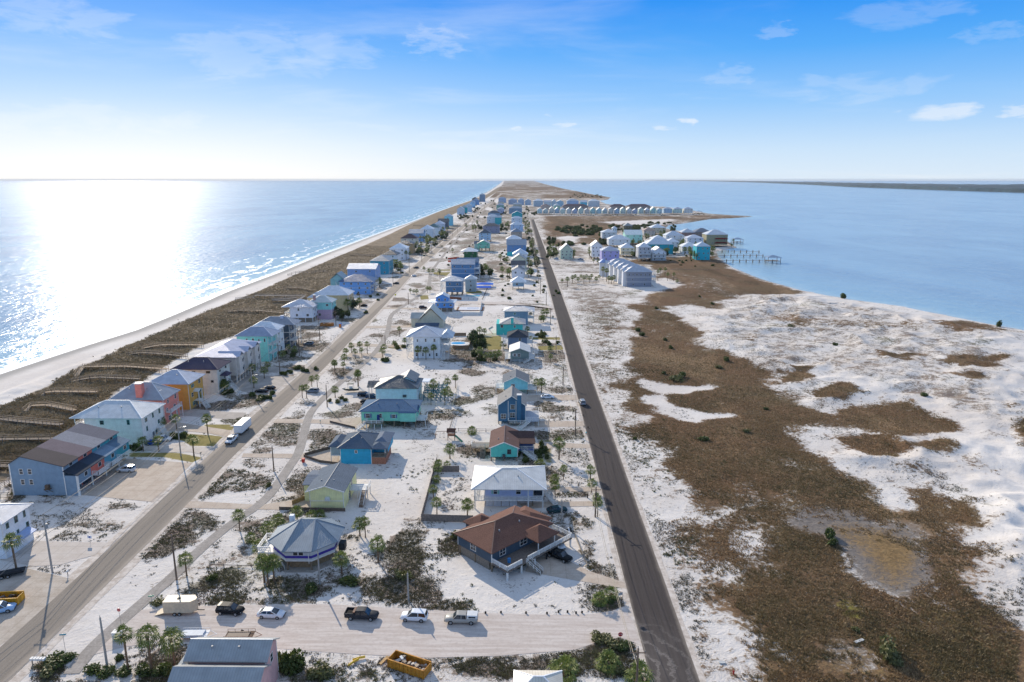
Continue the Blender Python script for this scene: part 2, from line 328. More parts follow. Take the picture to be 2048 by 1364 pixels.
# ---------------------------------------------------------------- ground cover masks: polygons read from the photograph
def ell(cx, cy, rx, ry): return [(cx + rx * math.cos(t) * (1 + .12 * math.sin(3 * t + cx)), cy + ry * math.sin(t) * (1 + .12 * math.cos(2 * t + cy))) for t in [2 * math.pi * i / 12 for i in range(12)]]
A_ = lambda p: Z(p, 1180, 540, 2.359)
B_ = lambda p: Z(p, 1250, 900, 2.566)
MARSH_MAIN = [(1256, 608), (1277, 633), (1265, 659), (1256, 710), (1265, 743), (1235, 769), (1265, 786), (1244, 811), (1273, 845), (1277, 875), (1324, 896), (1328, 930), (1366, 960), (1392, 985), (1382, 1017), (1440, 1040), (1375, 1056), (1421, 1110), (1437, 1142), (1433, 1180), (1453, 1235), (1499, 1282), (1523, 1329), (1500, 1364), (1500, 1500), (2300, 1500), (2300, 1300), (2048, 1239), (2014, 1212), (1975, 1173), (1948, 1126), (1971, 1103), (1920, 1095), (1889, 1064), (1897, 1029), (1889, 990), (1858, 968), (1815, 978), (1811, 1017), (1757, 990), (1701, 960), (1676, 921), (1625, 896), (1583, 849), (1684, 843), (1731, 858), (1786, 871), (1858, 871), (1926, 866), (1900, 845), (1858, 824), (1816, 807), (1761, 803), (1731, 811), (1667, 824), (1604, 807), (1570, 786), (1532, 752), (1506, 722), (1468, 710), (1417, 701), (1392, 688), (1409, 667), (1362, 637), (1340, 622), (1310, 612)]
# (channel, strength, softness in metres, polygon).  M marsh sedge, S dark scrub, D dune oats, L lawn, G damp grey flat, Y straw-yellow grass; 'o' = bare sand again
MASKS = [
 ('M', 1, 3, MARSH_MAIN),
 ('M', .95, 5, [(1290, 600), (1310, 548), (1370, 533), (1437, 522), (1464, 538), (1523, 561), (1605, 584), (1560, 588), (1470, 590), (1500, 612), (1440, 618), (1380, 612), (1340, 640), (1280, 640)]),
 ('M', .9, 3, [(1215, 525), (1330, 514), (1430, 512), (1450, 525), (1400, 548), (1310, 540), (1300, 530)]),
 ('o', 1, 2, A_([(290, 600), (370, 598), (450, 650), (560, 680), (725, 685), (620, 697), (450, 703), (330, 682), (270, 640)])), ('o', 1, 2, A_([(225, 680), (300, 675), (320, 700), (270, 715), (225, 700)])),
 ('o', 1, 2, A_([(220, 490), (280, 530), (400, 545), (530, 543), (585, 565), (540, 582), (420, 577), (300, 570), (230, 535)])), ('o', .55, 4, A_([(850, 890), (920, 895), (960, 930), (880, 925)])),
 ('o', .8, 3, B_([(600, 425), (700, 450), (770, 495), (650, 505)])), ('o', .5, 5, B_([(500, 600), (720, 520), (880, 590), (740, 650), (560, 650)])), ('o', .5, 6, B_([(360, 300), (500, 330), (590, 410), (480, 430), (340, 380)])),
 ('o', .45, 6, B_([(540, 210), (640, 200), (780, 260), (650, 290)])),
 ('o', .6, 3, A_([(350, 170), (480, 165), (540, 195), (440, 220), (340, 195)])), ('o', .6, 3, A_([(580, 150), (760, 130), (840, 180), (700, 200)])), ('o', .9, 4, [(1250, 578), (1330, 556), (1362, 566), (1330, 585)]),
 ('M', 1, 1.5, A_([(935, 480), (1030, 470), (1070, 530), (1000, 545), (940, 530)])), ('M', 1, 2, A_([(1040, 570), (1190, 545), (1270, 590), (1210, 617), (1100, 605)])),
 ('M', 1, 2.5, A_([(1190, 800), (1300, 790), (1480, 820), (1680, 830), (1640, 880), (1500, 888), (1480, 920), (1570, 960), (1430, 950), (1300, 890), (1220, 840)])),
 ('M', .9, 2, A_([(1330, 390), (1560, 402), (1500, 430), (1350, 420)])), ('M', 1, 2, A_([(1680, 440), (1780, 415), (1940, 405), (1975, 430), (1900, 470), (1760, 468)])), ('M', .8, 3, A_([(1730, 510), (1850, 500), (1880, 530), (1800, 545)])),
 ('M', 1, 3, A_([(1970, 730), (2100, 720), (2100, 860), (2000, 790)])), ('M', .9, 4, A_([(1650, 270), (1750, 235), (1900, 258), (2000, 290), (1850, 300), (1700, 300)])), ('M', .6, 5, A_([(820, 210), (1000, 225), (1300, 238), (1600, 280), (1600, 305), (1350, 285), (1000, 268), (830, 235)])),
 ('M', .7, 3, A_([(900, 240), (1080, 235), (1100, 280), (900, 280)])), ('M', .6, 2, A_([(650, 330), (780, 320), (830, 345), (700, 355)])), ('M', .6, 2, A_([(1450, 245), (1540, 250), (1520, 268), (1440, 262)])), ('M', .5, 2, A_([(1900, 650), (1980, 665), (1960, 690), (1890, 670)])), ('M', .5, 4, A_([(1750, 880), (1880, 900), (1850, 960), (1720, 920)])),
 ('M', 1, 2.5, B_([(1660, 270), (1770, 255), (1820, 340), (1790, 385), (1710, 370), (1690, 320)])),
 ('G', .9, 5, B_([(930, 300), (1000, 285), (1200, 300), (1350, 380), (1480, 440), (1560, 540), (1600, 680), (1540, 715), (1400, 712), (1280, 660), (1130, 540), (980, 420), (930, 350)])), ('G', .55, 4, B_([(800, 950), (1000, 980), (1200, 1010), (1210, 1090), (1050, 1110), (850, 1020)])),
 ('y', .8, 5, B_([(1170, 400), (1330, 410), (1510, 500), (1440, 640), (1380, 660), (1285, 560), (1190, 450)])), ('Y', .9, 2, B_([(1020, 800), (1180, 775), (1335, 840), (1300, 910), (1150, 905)])), ('y', .6, 5, B_([(1330, 850), (1500, 850), (1560, 960), (1400, 1000), (1310, 950)])), ('y', .55, 6, B_([(900, 1010), (1300, 1080), (1500, 1191), (800, 1191), (700, 1080)])), ('Y', .45, 14, B_([(1500, 750), (2048, 900), (2048, 1300), (1400, 1300), (1400, 900)])),
 # scrub fringes east of the new road
 ('S', .62, 8, [(1128, 588), (1215, 585), (1265, 620), (1255, 705), (1225, 740), (1200, 720), (1165, 655)]), ('M', .40, 9, [(1150, 610), (1230, 596), (1290, 610), (1265, 700), (1270, 770), (1215, 770), (1175, 690)]), ('M', .38, 7, [(1205, 770), (1290, 780), (1340, 900), (1400, 1000), (1330, 1010), (1270, 900)]), ('M', .4, 6, [(1350, 1040), (1440, 1080), (1470, 1250), (1530, 1364), (1440, 1364), (1390, 1200)]), ('S', .5, 6, [(1165, 740), (1260, 760), (1290, 870), (1260, 900), (1200, 800)]), ('S', .5, 5, [(1300, 1000), (1380, 1060), (1400, 1150), (1440, 1250), (1470, 1364), (1400, 1364), (1350, 1180)]),
 ('S', .55, 3, [(1125, 585), (1300, 580), (1290, 596), (1130, 606)]), ('S', .45, 8, A_([(600, 120), (900, 110), (1400, 190), (1600, 250), (2048, 290), (2048, 500), (1700, 700), (1400, 600), (900, 450), (560, 300)])),
 ('M', .8, 15, [(1085, 432), (1330, 431), (1420, 436), (1330, 452), (1085, 455)]), ('S', .45, 12, [(1085, 430), (1330, 430), (1420, 438), (1330, 446), (1090, 444)]), ('o', .85, 8, [(1200, 444), (1340, 438), (1372, 441), (1320, 450), (1240, 449)]), ('M', .9, 10, [(1085, 452), (1230, 450), (1230, 490), (1180, 495), (1085, 490)]), ('o', 1, 6, Z([(380, 300), (560, 290), (740, 295), (620, 340), (580, 390), (470, 370)], 1060, 430, 6.827)), ('o', 1, 6, Z([(610, 400), (760, 395), (830, 430), (780, 460), (650, 440)], 1060, 430, 6.827)),
 ('M', .8, 12, [(1380, 430), (1420, 431), (1504, 433.5), (1400, 441), (1345, 447), (1330, 444)]),
 ('S', .5, 60, [(1012, 366), (1050, 361), (1090, 369), (1215, 396), (1190, 400), (1060, 398), (1000, 399), (985, 398), (985, 385)]), ('M', .50, 60, [(1012, 366), (1050, 361), (1090, 369), (1215, 396), (1190, 400), (1060, 398), (1010, 394), (1005, 380)]),
 # dune belt along the Gulf
 ('D', 1, 2.5, [(-60, 858), (0, 826), (94, 781), (150, 746), (209, 720), (260, 693), (365, 642), (422, 619), (475, 598), (546, 573), (575, 556), (649, 525), (711, 499), (780, 468), (823, 446), (893, 416), (943, 401), (975, 388), (994, 376), (1003, 372), (1003, 378), (965, 402), (930, 418), (893, 436), (850, 462), (790, 500), (730, 535), (650, 582), (555, 640), (520, 660), (400, 700), (330, 740), (240, 790), (185, 825), (125, 880), (20, 960), (-100, 1010)]),
 ('o', .8, 2, [(540, 628), (562, 622), (560, 650), (530, 650)]),
]
for cx, cy, rx, ry, st in [(85, 1030, 70, 10, .5), (190, 1050, 80, 16, .6), (240, 1010, 60, 10, .9), (120, 1005, 60, 7, .8), (160, 1062, 50, 8, .8), (150, 1140, 45, 12, .75), (110, 1330, 38, 22, 1), (215, 1345, 60, 16, 1), (330, 1330, 60, 30, .7), (270, 1325, 60, 18, .8),
                           (465, 960, 55, 30, .62), (430, 985, 30, 22, .8), (520, 925, 40, 20, .5), (560, 880, 40, 24, .62), (575, 850, 26, 14, .85), (530, 895, 30, 18, .6), (600, 825, 26, 10, .9), (350, 1075, 40, 28, .95), (410, 1040, 40, 20, .85), (330, 1095, 26, 14, .9), (620, 805, 20, 8, .5),
                           (660, 830, 40, 14, .7), (690, 815, 30, 8, .6), (640, 870, 22, 12, .6), (645, 895, 24, 14, .9), (655, 880, 20, 8, .8), (610, 965, 26, 22, .65), (620, 945, 22, 14, .6), (560, 1005, 26, 6, .8), (440, 1100, 60, 12, 1), (480, 1090, 34, 18, .8), (500, 1060, 50, 18, .6), (560, 1040, 30, 12, .6), (610, 1022, 46, 8, .9), (420, 1165, 60, 16, .95), (380, 1180, 50, 14, .85), (520, 1200, 90, 14, .6), (600, 1180, 70, 22, .75), (700, 1160, 60, 22, .9), (650, 1205, 80, 12, .75), (780, 1180, 60, 26, .7), (800, 1110, 34, 42, .75), (820, 1060, 24, 24, .45), (745, 1110, 24, 10, .9), (690, 1050, 22, 10, .8), (730, 1085, 30, 10, .6), (830, 1190, 40, 18, .7), (880, 1215, 50, 6, .8), (905, 1085, 20, 22, .8), (860, 1150, 26, 30, .3),
                           (820, 985, 34, 30, .25), (830, 880, 40, 22, .35), (800, 845, 60, 14, .5), (850, 870, 60, 18, .5), (900, 830, 40, 14, .6), (930, 800, 40, 14, .8), (960, 790, 34, 16, .7), (980, 815, 24, 12, .6), (945, 905, 30, 16, .8), (900, 925, 24, 12, .7), (905, 880, 26, 12, .5), (1120, 815, 50, 8, .95), (1090, 808, 30, 6, .9), (1110, 870, 60, 7, .9), (1120, 925, 70, 8, .9), (1090, 950, 30, 14, .8), (1130, 990, 60, 8, .85), (1170, 1015, 30, 8, .8), (1060, 1030, 60, 8, .6), (1150, 1040, 40, 20, .5), (1180, 1110, 16, 26, .6), (1200, 1170, 14, 14, .6), (890, 970, 20, 24, .5), (900, 1010, 26, 18, .4), (870, 1100, 20, 20, .3), (1040, 1225, 110, 5, .6), (1210, 1205, 30, 14, .95), (1010, 1190, 30, 5, .35), (930, 1170, 26, 8, .25),
                           (560, 1335, 90, 18, .9), (680, 1350, 80, 14, .8), (760, 1335, 60, 14, .5), (900, 1330, 50, 20, .6), (960, 1335, 50, 20, .8), (1010, 1350, 60, 18, .9), (1120, 1330, 90, 26, .95), (1220, 1300, 36, 30, 1), (1240, 1345, 60, 24, 1), (950, 1315, 70, 7, .8),
                           (690, 760, 44, 10, .55), (680, 745, 26, 9, .95), (640, 765, 30, 9, .3), (700, 715, 40, 8, .5), (720, 700, 30, 7, .4), (760, 672, 34, 8, 1), (770, 655, 22, 8, .5), (795, 668, 22, 9, .8), (805, 645, 26, 8, .7), (720, 725, 14, 4, .8), (780, 640, 14, 6, .4), (745, 640, 16, 8, .9), (830, 640, 24, 8, .5), (800, 600, 24, 4, .8), (790, 612, 16, 4, .8), (830, 607, 30, 4, .5), (850, 580, 20, 4, .8), (800, 579, 24, 3, .7), (835, 570, 20, 5, .9), (620, 690, 40, 12, .75), (600, 672, 40, 9, .7), (590, 690, 30, 8, .6), (620, 655, 40, 6, .8), (590, 700, 40, 5, .7), (570, 665, 16, 6, .5), (930, 730, 60, 10, .35), (950, 745, 24, 4, .7), (980, 742, 12, 3, .7), (960, 700, 70, 26, .85), (935, 720, 30, 10, .9), (1000, 715, 30, 8, .9), (1105, 710, 34, 16, .75), (1100, 690, 30, 5, .8), (1090, 730, 40, 5, .5), (1100, 765, 30, 10, .4), (1115, 780, 30, 6, .6),
                           (900, 640, 50, 10, .3), (1000, 609, 90, 3, .9), (1075, 617, 30, 5, .6), (1110, 640, 10, 30, .3), (1000, 588, 60, 5, .45), (960, 575, 50, 5, .35), (1000, 560, 40, 6, .5), (1010, 540, 30, 8, .8), (985, 530, 30, 8, .7), (980, 515, 26, 8, .5), (860, 540, 30, 6, .5), (830, 550, 30, 5, .5), (870, 520, 30, 4, .6), (880, 500, 30, 5, .7), (900, 485, 40, 6, .7), (920, 470, 36, 6, .6), (930, 455, 36, 6, .7), (950, 440, 26, 6, .6), (965, 425, 20, 6, .7), (985, 410, 12, 6, .7), (1000, 480, 30, 8, .35), (1005, 455, 20, 8, .6), (1020, 440, 40, 20, .3), (760, 570, 20, 5, .6), (790, 545, 20, 4, .7), (800, 555, 20, 3, .7), (760, 597, 12, 3, .5),
                           (700, 640, 26, 6, 1), (730, 604, 26, 5, .8), (760, 590, 22, 4, .9), (745, 575, 24, 4, .9), (650, 712, 20, 3, .5), (520, 797, 50, 9, 1), (460, 790, 40, 7, 1), (450, 810, 50, 8, .9), (440, 840, 60, 5, .7), (560, 752, 44, 4, .9), (590, 735, 34, 5, .95), (590, 715, 28, 4, .8), (530, 735, 30, 5, .6), (300, 850, 30, 5, .6), (385, 935, 30, 4, .4),
                           (640, 990, 8, 30, .3), (1220, 760, 12, 40, .2), (1075, 500, 8, 60, .5), (1330, 525, 40, 6, .5), (1180, 545, 60, 2, .7), (1170, 530, 60, 2, .6), (1160, 560, 50, 5, .35), (40, 905, 50, 26, 1), (30, 970, 30, 30, .95), (75, 985, 60, 8, .8), (15, 1010, 20, 12, .4), (1170, 490, 60, 10, .3)]:
    MASKS.append(('S', st, max(.8, rx * .02), ell(cx, cy, rx, ry)))
for poly, st in [(Z([(1570, 160), (1660, 155), (1665, 200), (1580, 208)], 540, 560, 5.247), 1), (Z([(1220, 690), (1330, 700), (1415, 705), (1370, 725), (1240, 715)], 540, 560, 5.247), 1), (Z([(620, 600), (850, 590), (860, 730), (720, 735), (640, 690)], 840, 560, 5.247), 1), (Z([(1180, 600), (1490, 600), (1500, 630), (1180, 625)], 840, 560, 5.247), .9), (Z([(1230, 695), (1500, 680), (1520, 730), (1250, 740)], 840, 560, 5.247), .95),
                 (Z([(490, 115), (640, 110), (660, 140), (480, 145)], 840, 560, 5.247), .9), (Z([(1100, 790), (1500, 785), (1740, 830), (1640, 880), (1400, 830), (1100, 830)], 0, 720, 4.263), .8), (Z([(1250, 615), (1500, 620), (1870, 650), (1950, 680), (1850, 735), (1620, 735), (1560, 690), (1260, 640)], 0, 720, 4.263), 1), (Z([(1700, 545), (1961, 550), (1961, 600), (1780, 580)], 0, 720, 4.263), 1), (Z([(1250, 500), (1500, 520), (1470, 530), (1250, 525)], 0, 720, 4.263), .8),
                 (Z([(0, 560), (250, 570), (240, 600), (0, 580)], 420, 720, 4.263), .9), (Z([(0, 640), (150, 665), (130, 700), (20, 730), (0, 700)], 420, 720, 4.263), 1), (Z([(720, 655), (850, 655), (850, 670), (720, 672)], 760, 430, 6.02), 1), (Z([(640, 690), (850, 690), (800, 735), (650, 715)], 760, 430, 6.02), 1), ([(1083, 880), (1105, 878), (1110, 930), (1085, 925)], .6), ([(960, 668), (1000, 664), (1003, 676), (965, 678)], .5), (Z([(620, 200), (760, 180), (760, 260), (620, 230)], 1060, 430, 60), 0)]:
    if st: MASKS.append(('L', st, .6, poly))
def masks(x, y):
    ch = {k: np.zeros(x.shape) for k in 'MSDLGYy'}
    dl = x - np.interp(y, ys_l, xs_l); inl = sstep(dl, 60, 95); nb = vnoise(x, y * .45, 26, 5, 4, .6); nf = vnoise(x, y * .25, 70, 6, 3, .6); fr = sstep(y, 350, 900); ch['S'] = inl * (.255 + .75 * (nb - .5) * (1 + .5 * fr) + .33 * fr)
    ch['S'] *= 1 - .9 * np.exp(-((x + 83) / 9) ** 2) 
    for k, st, soft, pp in MASKS:
        poly = [G(*p) for p in pp]; X = [p[0] for p in poly]; Yy = [p[1] for p in poly]; m = soft * 3 + 4
        sel = (x > min(X) - m) & (x < max(X) + m) & (y > min(Yy) - m) & (y < max(Yy) + m)
        if not sel.any(): continue
        ss = soft * (2.2 if k == 'S' else 1.6) + (1.5 if k in 'SM' else .2)
        wob = (vnoise(x[sel], y[sel], 11, 21, 3) - .5) * (15 if k in 'SMoyYG' else .8)
        v = (min(st, .72) if k == 'S' else st) * sstep(sdist(x[sel], y[sel], poly) + wob, -ss, ss)
        if k == 'o':
            for c in 'MS': ch[c][sel] *= 1 - v
        else:
            ch[k][sel] = np.maximum(ch[k][sel], v)
            if k in 'LG': ch['S'][sel] *= 1 - v
            if k in 'GyY': ch['M'][sel] *= 1 - {'G': .62, 'y': .38, 'Y': .3}[k] * v
    n5 = vnoise(x, y * .35, 45, 9, 4, .62); n6 = vnoise(x, y * .2, 160, 19, 4, .6); fr = sstep(y, 500, 1500); ch['M'] *= 1 + (n5 - .5) * .9 * (y > 330) + (n6 - .5) * 1.2 * fr; tip = sstep(y, 2600, 3100); ch['M'] = np.where(y > 2600, np.maximum(ch['M'] * (1 - tip), tip * (.62 + 2.4 * (n6 - .5)) * (x - np.interp(y, ys_l, xs_l) > 60)), ch['M'])
    ch['S'] = np.maximum(ch['S'], tip * (.40 + 1.4 * (n5 - .5)) * (x - np.interp(y, ys_l, xs_l) > 60))
    return ch
# ---------------------------------------------------------------- the ground sheet: rows further apart with distance, columns from shore to shore
def grid_mesh(name, ys, xfun, ncol, zfun, attrs):
    t = np.linspace(0, 1, ncol); Y = np.repeat(ys[:, None], ncol, 1); lo, hi = xfun(ys); X = lo[:, None] + (hi - lo)[:, None] * t[None, :]
    x, y = X.ravel(), Y.ravel(); z = zfun(x, y); nv = len(x); nr = len(ys)
    me = bpy.data.meshes.new(name); me.vertices.add(nv); me.vertices.foreach_set('co', np.stack([x, y, z], 1).astype(np.float32).ravel())
    i = (np.arange(nr - 1)[:, None] * ncol + np.arange(ncol - 1)[None, :]).ravel(); q = np.stack([i, i + 1, i + ncol + 1, i + ncol], 1).astype(np.int32)
    me.loops.add(q.size); me.loops.foreach_set('vertex_index', q.ravel()); me.polygons.add(len(q)); me.polygons.foreach_set('loop_start', np.arange(0, q.size, 4, dtype=np.int32)); me.polygons.foreach_set('use_smooth', np.ones(len(q), bool))
    for an, fn in attrs.items():
        v = fn(x, y); a = me.color_attributes.new(an, 'FLOAT_COLOR', 'POINT'); a.data.foreach_set('color', np.stack(list(v) + [np.ones(nv)], 1).astype(np.float32).ravel())
    me.update(calc_edges=True); return me
ys = [-60., 40.]; 
while ys[-1] < 150: ys.append(ys[-1] + (.75 if ys[-1] > 84 else 4))
while ys[-1] < 38000: ys.append(ys[-1] * 1.0052 + .0)
ys = np.array(ys)
ry = np.array([p[1] for p in right]); rx = np.array([p[0] for p in right])
def xr(y):
    out = np.full(y.shape, -1e9)
    for (ax, ay), (bx, by) in zip(right[:-1], right[1:]):
        lo, hi = min(ay, by), max(ay, by); s = (y >= lo - 30) & (y <= hi + 30); t = np.clip((y - ay) / (by - ay + 1e-9), 0, 1); out[s] = np.maximum(out[s], (ax + (bx - ax) * t)[s])
    out[y < ry.min()] = 360; out = np.minimum(out, .78 * y + 60); return out
def xrange(y):
    hi = xr(y) + 30; hi = np.where(hi < -5e8, np.interp(y, [9000, 40000], [200, 0]), hi); lo = np.maximum(np.interp(y, ys_l, xs_l) - 14, -.80 * y - 60); return lo, np.maximum(hi, lo + 60)
_mk = {}
def cols1(x, y): _mk.update(masks(x, y)); return _mk['M'], _mk['S'], _mk['D']
def cols2(x, y): return _mk['L'], _mk['G'], _mk['Y']
def cols3(x, y): return _mk['y'], sstep(x - np.interp(y, ys_l, xs_l), 4, 16), sdist(x, y, COAST) / 40
def ground_material():
    a = NT('sand_and_ground_cover'); ge = a.n('ShaderNodeNewGeometry'); P = ge.outputs['Position']
    def attr(nm): o = a.n('ShaderNodeAttribute'); o.attribute_name = nm; s = a.n('ShaderNodeSeparateColor'); a.t.links.new(o.outputs['Color'], s.inputs[0]); return s.outputs
    m1, m2, m3 = attr('cover_a'), attr('cover_b'), attr('cover_c')
    big = a.noise(.03, 3, .6, P); mid = a.noise(.13, 5, .72, P, .8); fine = a.noise(.8, 4, .75, P, .3); tiny = a.noise(3., 3, .75, P)
    sand = a.mix(a.step(big, .3, .7), hexc('#ddd4ca'), hexc('#ece5dc')); sand = a.mix(a.step(fine, .25, .75), a.mix(1., sand, (.86, .85, .83), 'MULTIPLY'), sand)
    sand = a.mix(a.math('MULTIPLY', a.step(a.math('ADD', a.math('MULTIPLY', fine, .5), a.math('MULTIPLY', tiny, .5)), .56, .70), .30), sand, hexc('#8a7f70'))
    wet = a.math('SUBTRACT', 1., m3[1]); 
    sand = a.mix(a.math('MULTIPLY', wet, a.step(m3[2], .35, .05)), sand, hexc('#a9a49c'))
    def th(mask, n_, amp, w): return a.step(a.math('ADD', mask, a.math('MULTIPLY', a.math('SUBTRACT', n_, .5), amp)), .5 - w, .5 + w)
    mixn = a.math('ADD', a.math('MULTIPLY', mid, .5), a.math('MULTIPLY', fine, .5))
    mixf = a.math('ADD', a.math('MULTIPLY', fine, .6), a.math('MULTIPLY', tiny, .4))
    # scrub
    sc = a.mix(a.step(mid, .35, .65), hexc('#4a3d33'), hexc('#6a4a42')); sc = a.mix(a.step(tiny, .35, .7), sc, hexc('#7d7358')); sc = a.mix(a.step(big, .52, .66), sc, hexc('#5f5c40'))
    scn = a.math('ADD', a.math('MULTIPLY', mid, .42), a.math('MULTIPLY', mixf, .58)); c = a.mix(a.math('MULTIPLY', th(m1[1], scn, 3.8, .13), .82), sand, sc)
    # dune oats
    dn = a.mix(a.step(mid, .3, .7), hexc('#7a6b57'), hexc('#9c8a72')); dn = a.mix(a.step(fine, .45, .75), dn, hexc('#655845')); dn = a.mix(a.math('MULTIPLY', a.step(mixn, .54, .66), .6), dn, hexc('#b9ab95'))
    c = a.mix(th(m1[2], mixf, 1.1, .2), c, dn)
    # marsh sedge
    ms = a.mix(a.step(big, .38, .62), hexc('#84684e'), hexc('#7f6d52')); ms = a.mix(a.step(mid, .4, .68), ms, hexc('#7d644c')); ms = a.mix(a.step(mixf, .42, .64), a.mix(1., ms, (.62, .60, .58), 'MULTIPLY'), a.mix(1., ms, (1.08, 1.06, 1.03), 'MULTIPLY'))
    mp4 = a.n('ShaderNodeMapping'); mp4.inputs['Scale'].default_value = (.035, .012, 1); a.t.links.new(P, mp4.inputs[0]); n7 = a.noise(1., 5, .7, mp4.outputs[0], .6); ms = a.mix(a.step(n7, .50, .62, 0., .7), ms, hexc('#55452f')); ms = a.mix(a.step(n7, .34, .46, .6, 0.), ms, hexc('#9a7f60'))
    c = a.mix(th(m1[0], mixn, 3.2, .22), c, ms)
    gr = a.mix(a.step(fine, .35, .65), hexc('#6f6862'), hexc('#8a8178')); c = a.mix(th(m2[1], mixf, .8, .2), c, gr)
    st = a.mix(a.step(fine, .35, .65), hexc('#77603f'), hexc('#947a55')); c = a.mix(th(m3[0], mixf, 1.6, .25), c, st)
    ye = a.mix(a.step(fine, .35, .65), hexc('#6a6330'), hexc('#8d8343')); c = a.mix(th(m2[2], mixf, 1.6, .25), c, ye)
    la = a.mix(a.step(mid, .35, .65), hexc('#857a48'), hexc('#978a56')); la = a.mix(a.step(fine, .5, .8), la, hexc('#6a6a30')); c = a.mix(th(m2[0], mixf, .7, .15), c, la)
    a.base(c); a.rough(.95); a.spec(.1)
    veg = a.math('MAXIMUM', a.math('MAXIMUM', m1[0], m1[1]), m1[2])
    h = a.math('ADD', a.math('MULTIPLY', fine, a.math('ADD', .10, a.math('MULTIPLY', veg, .5))), a.math('MULTIPLY', tiny, a.math('ADD', .03, a.math('MULTIPLY', veg, .22)))); h = a.math('ADD', h, a.math('MULTIPLY', mid, .3)); a.bump(h, .9, 1.0)
    return a.m
me = grid_mesh('ground', ys, xrange, 620, height, {'cover_a': cols1, 'cover_b': cols2, 'cover_c': cols3}); me.materials.append(ground_material())
tag(link('ground', me), None, None, None, 'structure')
# ---------------------------------------------------------------- the sea and the sound: one sheet to the horizon
def water_material():
    a = NT('sea_water'); P = a.n('ShaderNodeNewGeometry').outputs['Position']
    o = a.n('ShaderNodeAttribute'); o.attribute_name = 'shore'; s = a.n('ShaderNodeSeparateColor'); a.t.links.new(o.outputs['Color'], s.inputs[0]); sh, gulf, far = s.outputs[0], s.outputs[1], s.outputs[2]
    mp = a.n('ShaderNodeMapping'); mp.inputs['Scale'].default_value = (1.0, .55, 1); mp.inputs['Rotation'].default_value = (0, 0, .35); a.t.links.new(P, mp.inputs[0])
    V = mp.outputs[0]
    n0 = a.noise(.006, 4, .55, P); n1 = a.noise(.05, 4, .6, V, .4); n2 = a.noise(.35, 4, .65, V, .3); n3 = a.noise(1.6, 3, .6, V)
    mp3 = a.n('ShaderNodeMapping'); mp3.inputs['Scale'].default_value = (.010, .0035, 1); mp3.inputs['Rotation'].default_value = (0, 0, -.2); a.t.links.new(P, mp3.inputs[0]); n4 = a.noise(1., 6, .68, mp3.outputs[0], .5); deep = a.mix(a.step(a.math('ADD', a.math('MULTIPLY', n0, .35), a.math('MULTIPLY', n4, .65)), .36, .62), hexc('#527c9c'), hexc('#7fa7bd')); mid = hexc('#7fabbb'); shal = hexc('#9cc3c9')
    c = a.mix(a.step(sh, 0.05, .9, 1., 0.), deep, mid); c = a.mix(a.step(sh, .0, .22, .9, 0.), c, shal)
    w = a.math('ADD', sh, a.math('MULTIPLY', a.math('SUBTRACT', n1, .5), .55))             # wandering shore distance
    sw = a.math('ADD', sh, a.math('MULTIPLY', a.math('SUBTRACT', a.noise(.11, 3, .5, P), .5), .05))
    def band(v, at, wd, thr, st): return a.math('MULTIPLY', a.math('MULTIPLY', a.step(a.math('ABSOLUTE', a.math('SUBTRACT', v, at)), 0., wd, 1., 0.), a.step(n2, thr, thr + .12)), st)
    foam = a.math('MAXIMUM', a.step(sw, .012, .075, .92, 0.), band(w, .16, .035, .38, .9)); foam = a.math('MAXIMUM', foam, band(w, .34, .03, .42, .8)); foam = a.math('MAXIMUM', foam, band(w, .62, .025, .5, .6))
    foam = a.math('MAXIMUM', foam, a.math('MULTIPLY', a.step(sh, .15, .0, 0., 1.), a.step(n2, .5, .62, 0., .55)))
    foam = a.math('MULTIPLY', foam, a.math('ADD', a.math('MULTIPLY', gulf, .95), .0))
    edge = a.math('MULTIPLY', a.math('SUBTRACT', 1., gulf), a.step(sh, .0, .12, .45, 0.)); c = a.mix(edge, c, hexc('#b9c6c6'))
    c = a.mix(a.math('MULTIPLY', a.math('SUBTRACT', 1., gulf), .38), c, hexc('#b4bfc6')); c = a.mix(foam, c, (.86, .89, .9)); a.base(c)
    a.rough(a.math('ADD', a.math('ADD', a.math('MULTIPLY', gulf, .02), .17), a.math('MULTIPLY', foam, .5))); a.b.inputs['IOR'].default_value = 1.33; a.spec(.38)
    n5 = a.noise(.15, 3, .6, V, .5); h = a.math('ADD', a.math('MULTIPLY', n1, .8), a.math('ADD', a.math('ADD', a.math('MULTIPLY', n5, 1.1), a.math('MULTIPLY', n2, .5)), a.math('MULTIPLY', n3, .10)))
    a.bump(h, a_str, 1.0); return a.m
a_str = .5
ys2 = [-80., 30., 100.]
while ys2[-1] < 38500: ys2.append(ys2[-1] * 1.011 + .4)
ys2 = np.array(ys2)
def wx(y): return -1.05 * y - 320, 1.05 * y + 320
def shore(x, y):
    s = np.where(y < 12000, np.maximum(-sdist(x, y, COAST), 0), 400) / 100; return s, (x < np.interp(y, ys_l, xs_l) + 60) * 1., np.clip(y / 8000, 0, 1)
me = grid_mesh('sea', ys2, wx, 420, lambda x, y: np.full(x.shape, ZW), {'shore': shore}); me.materials.append(water_material())
tag(link('sea', me), None, None, None, 'structure')
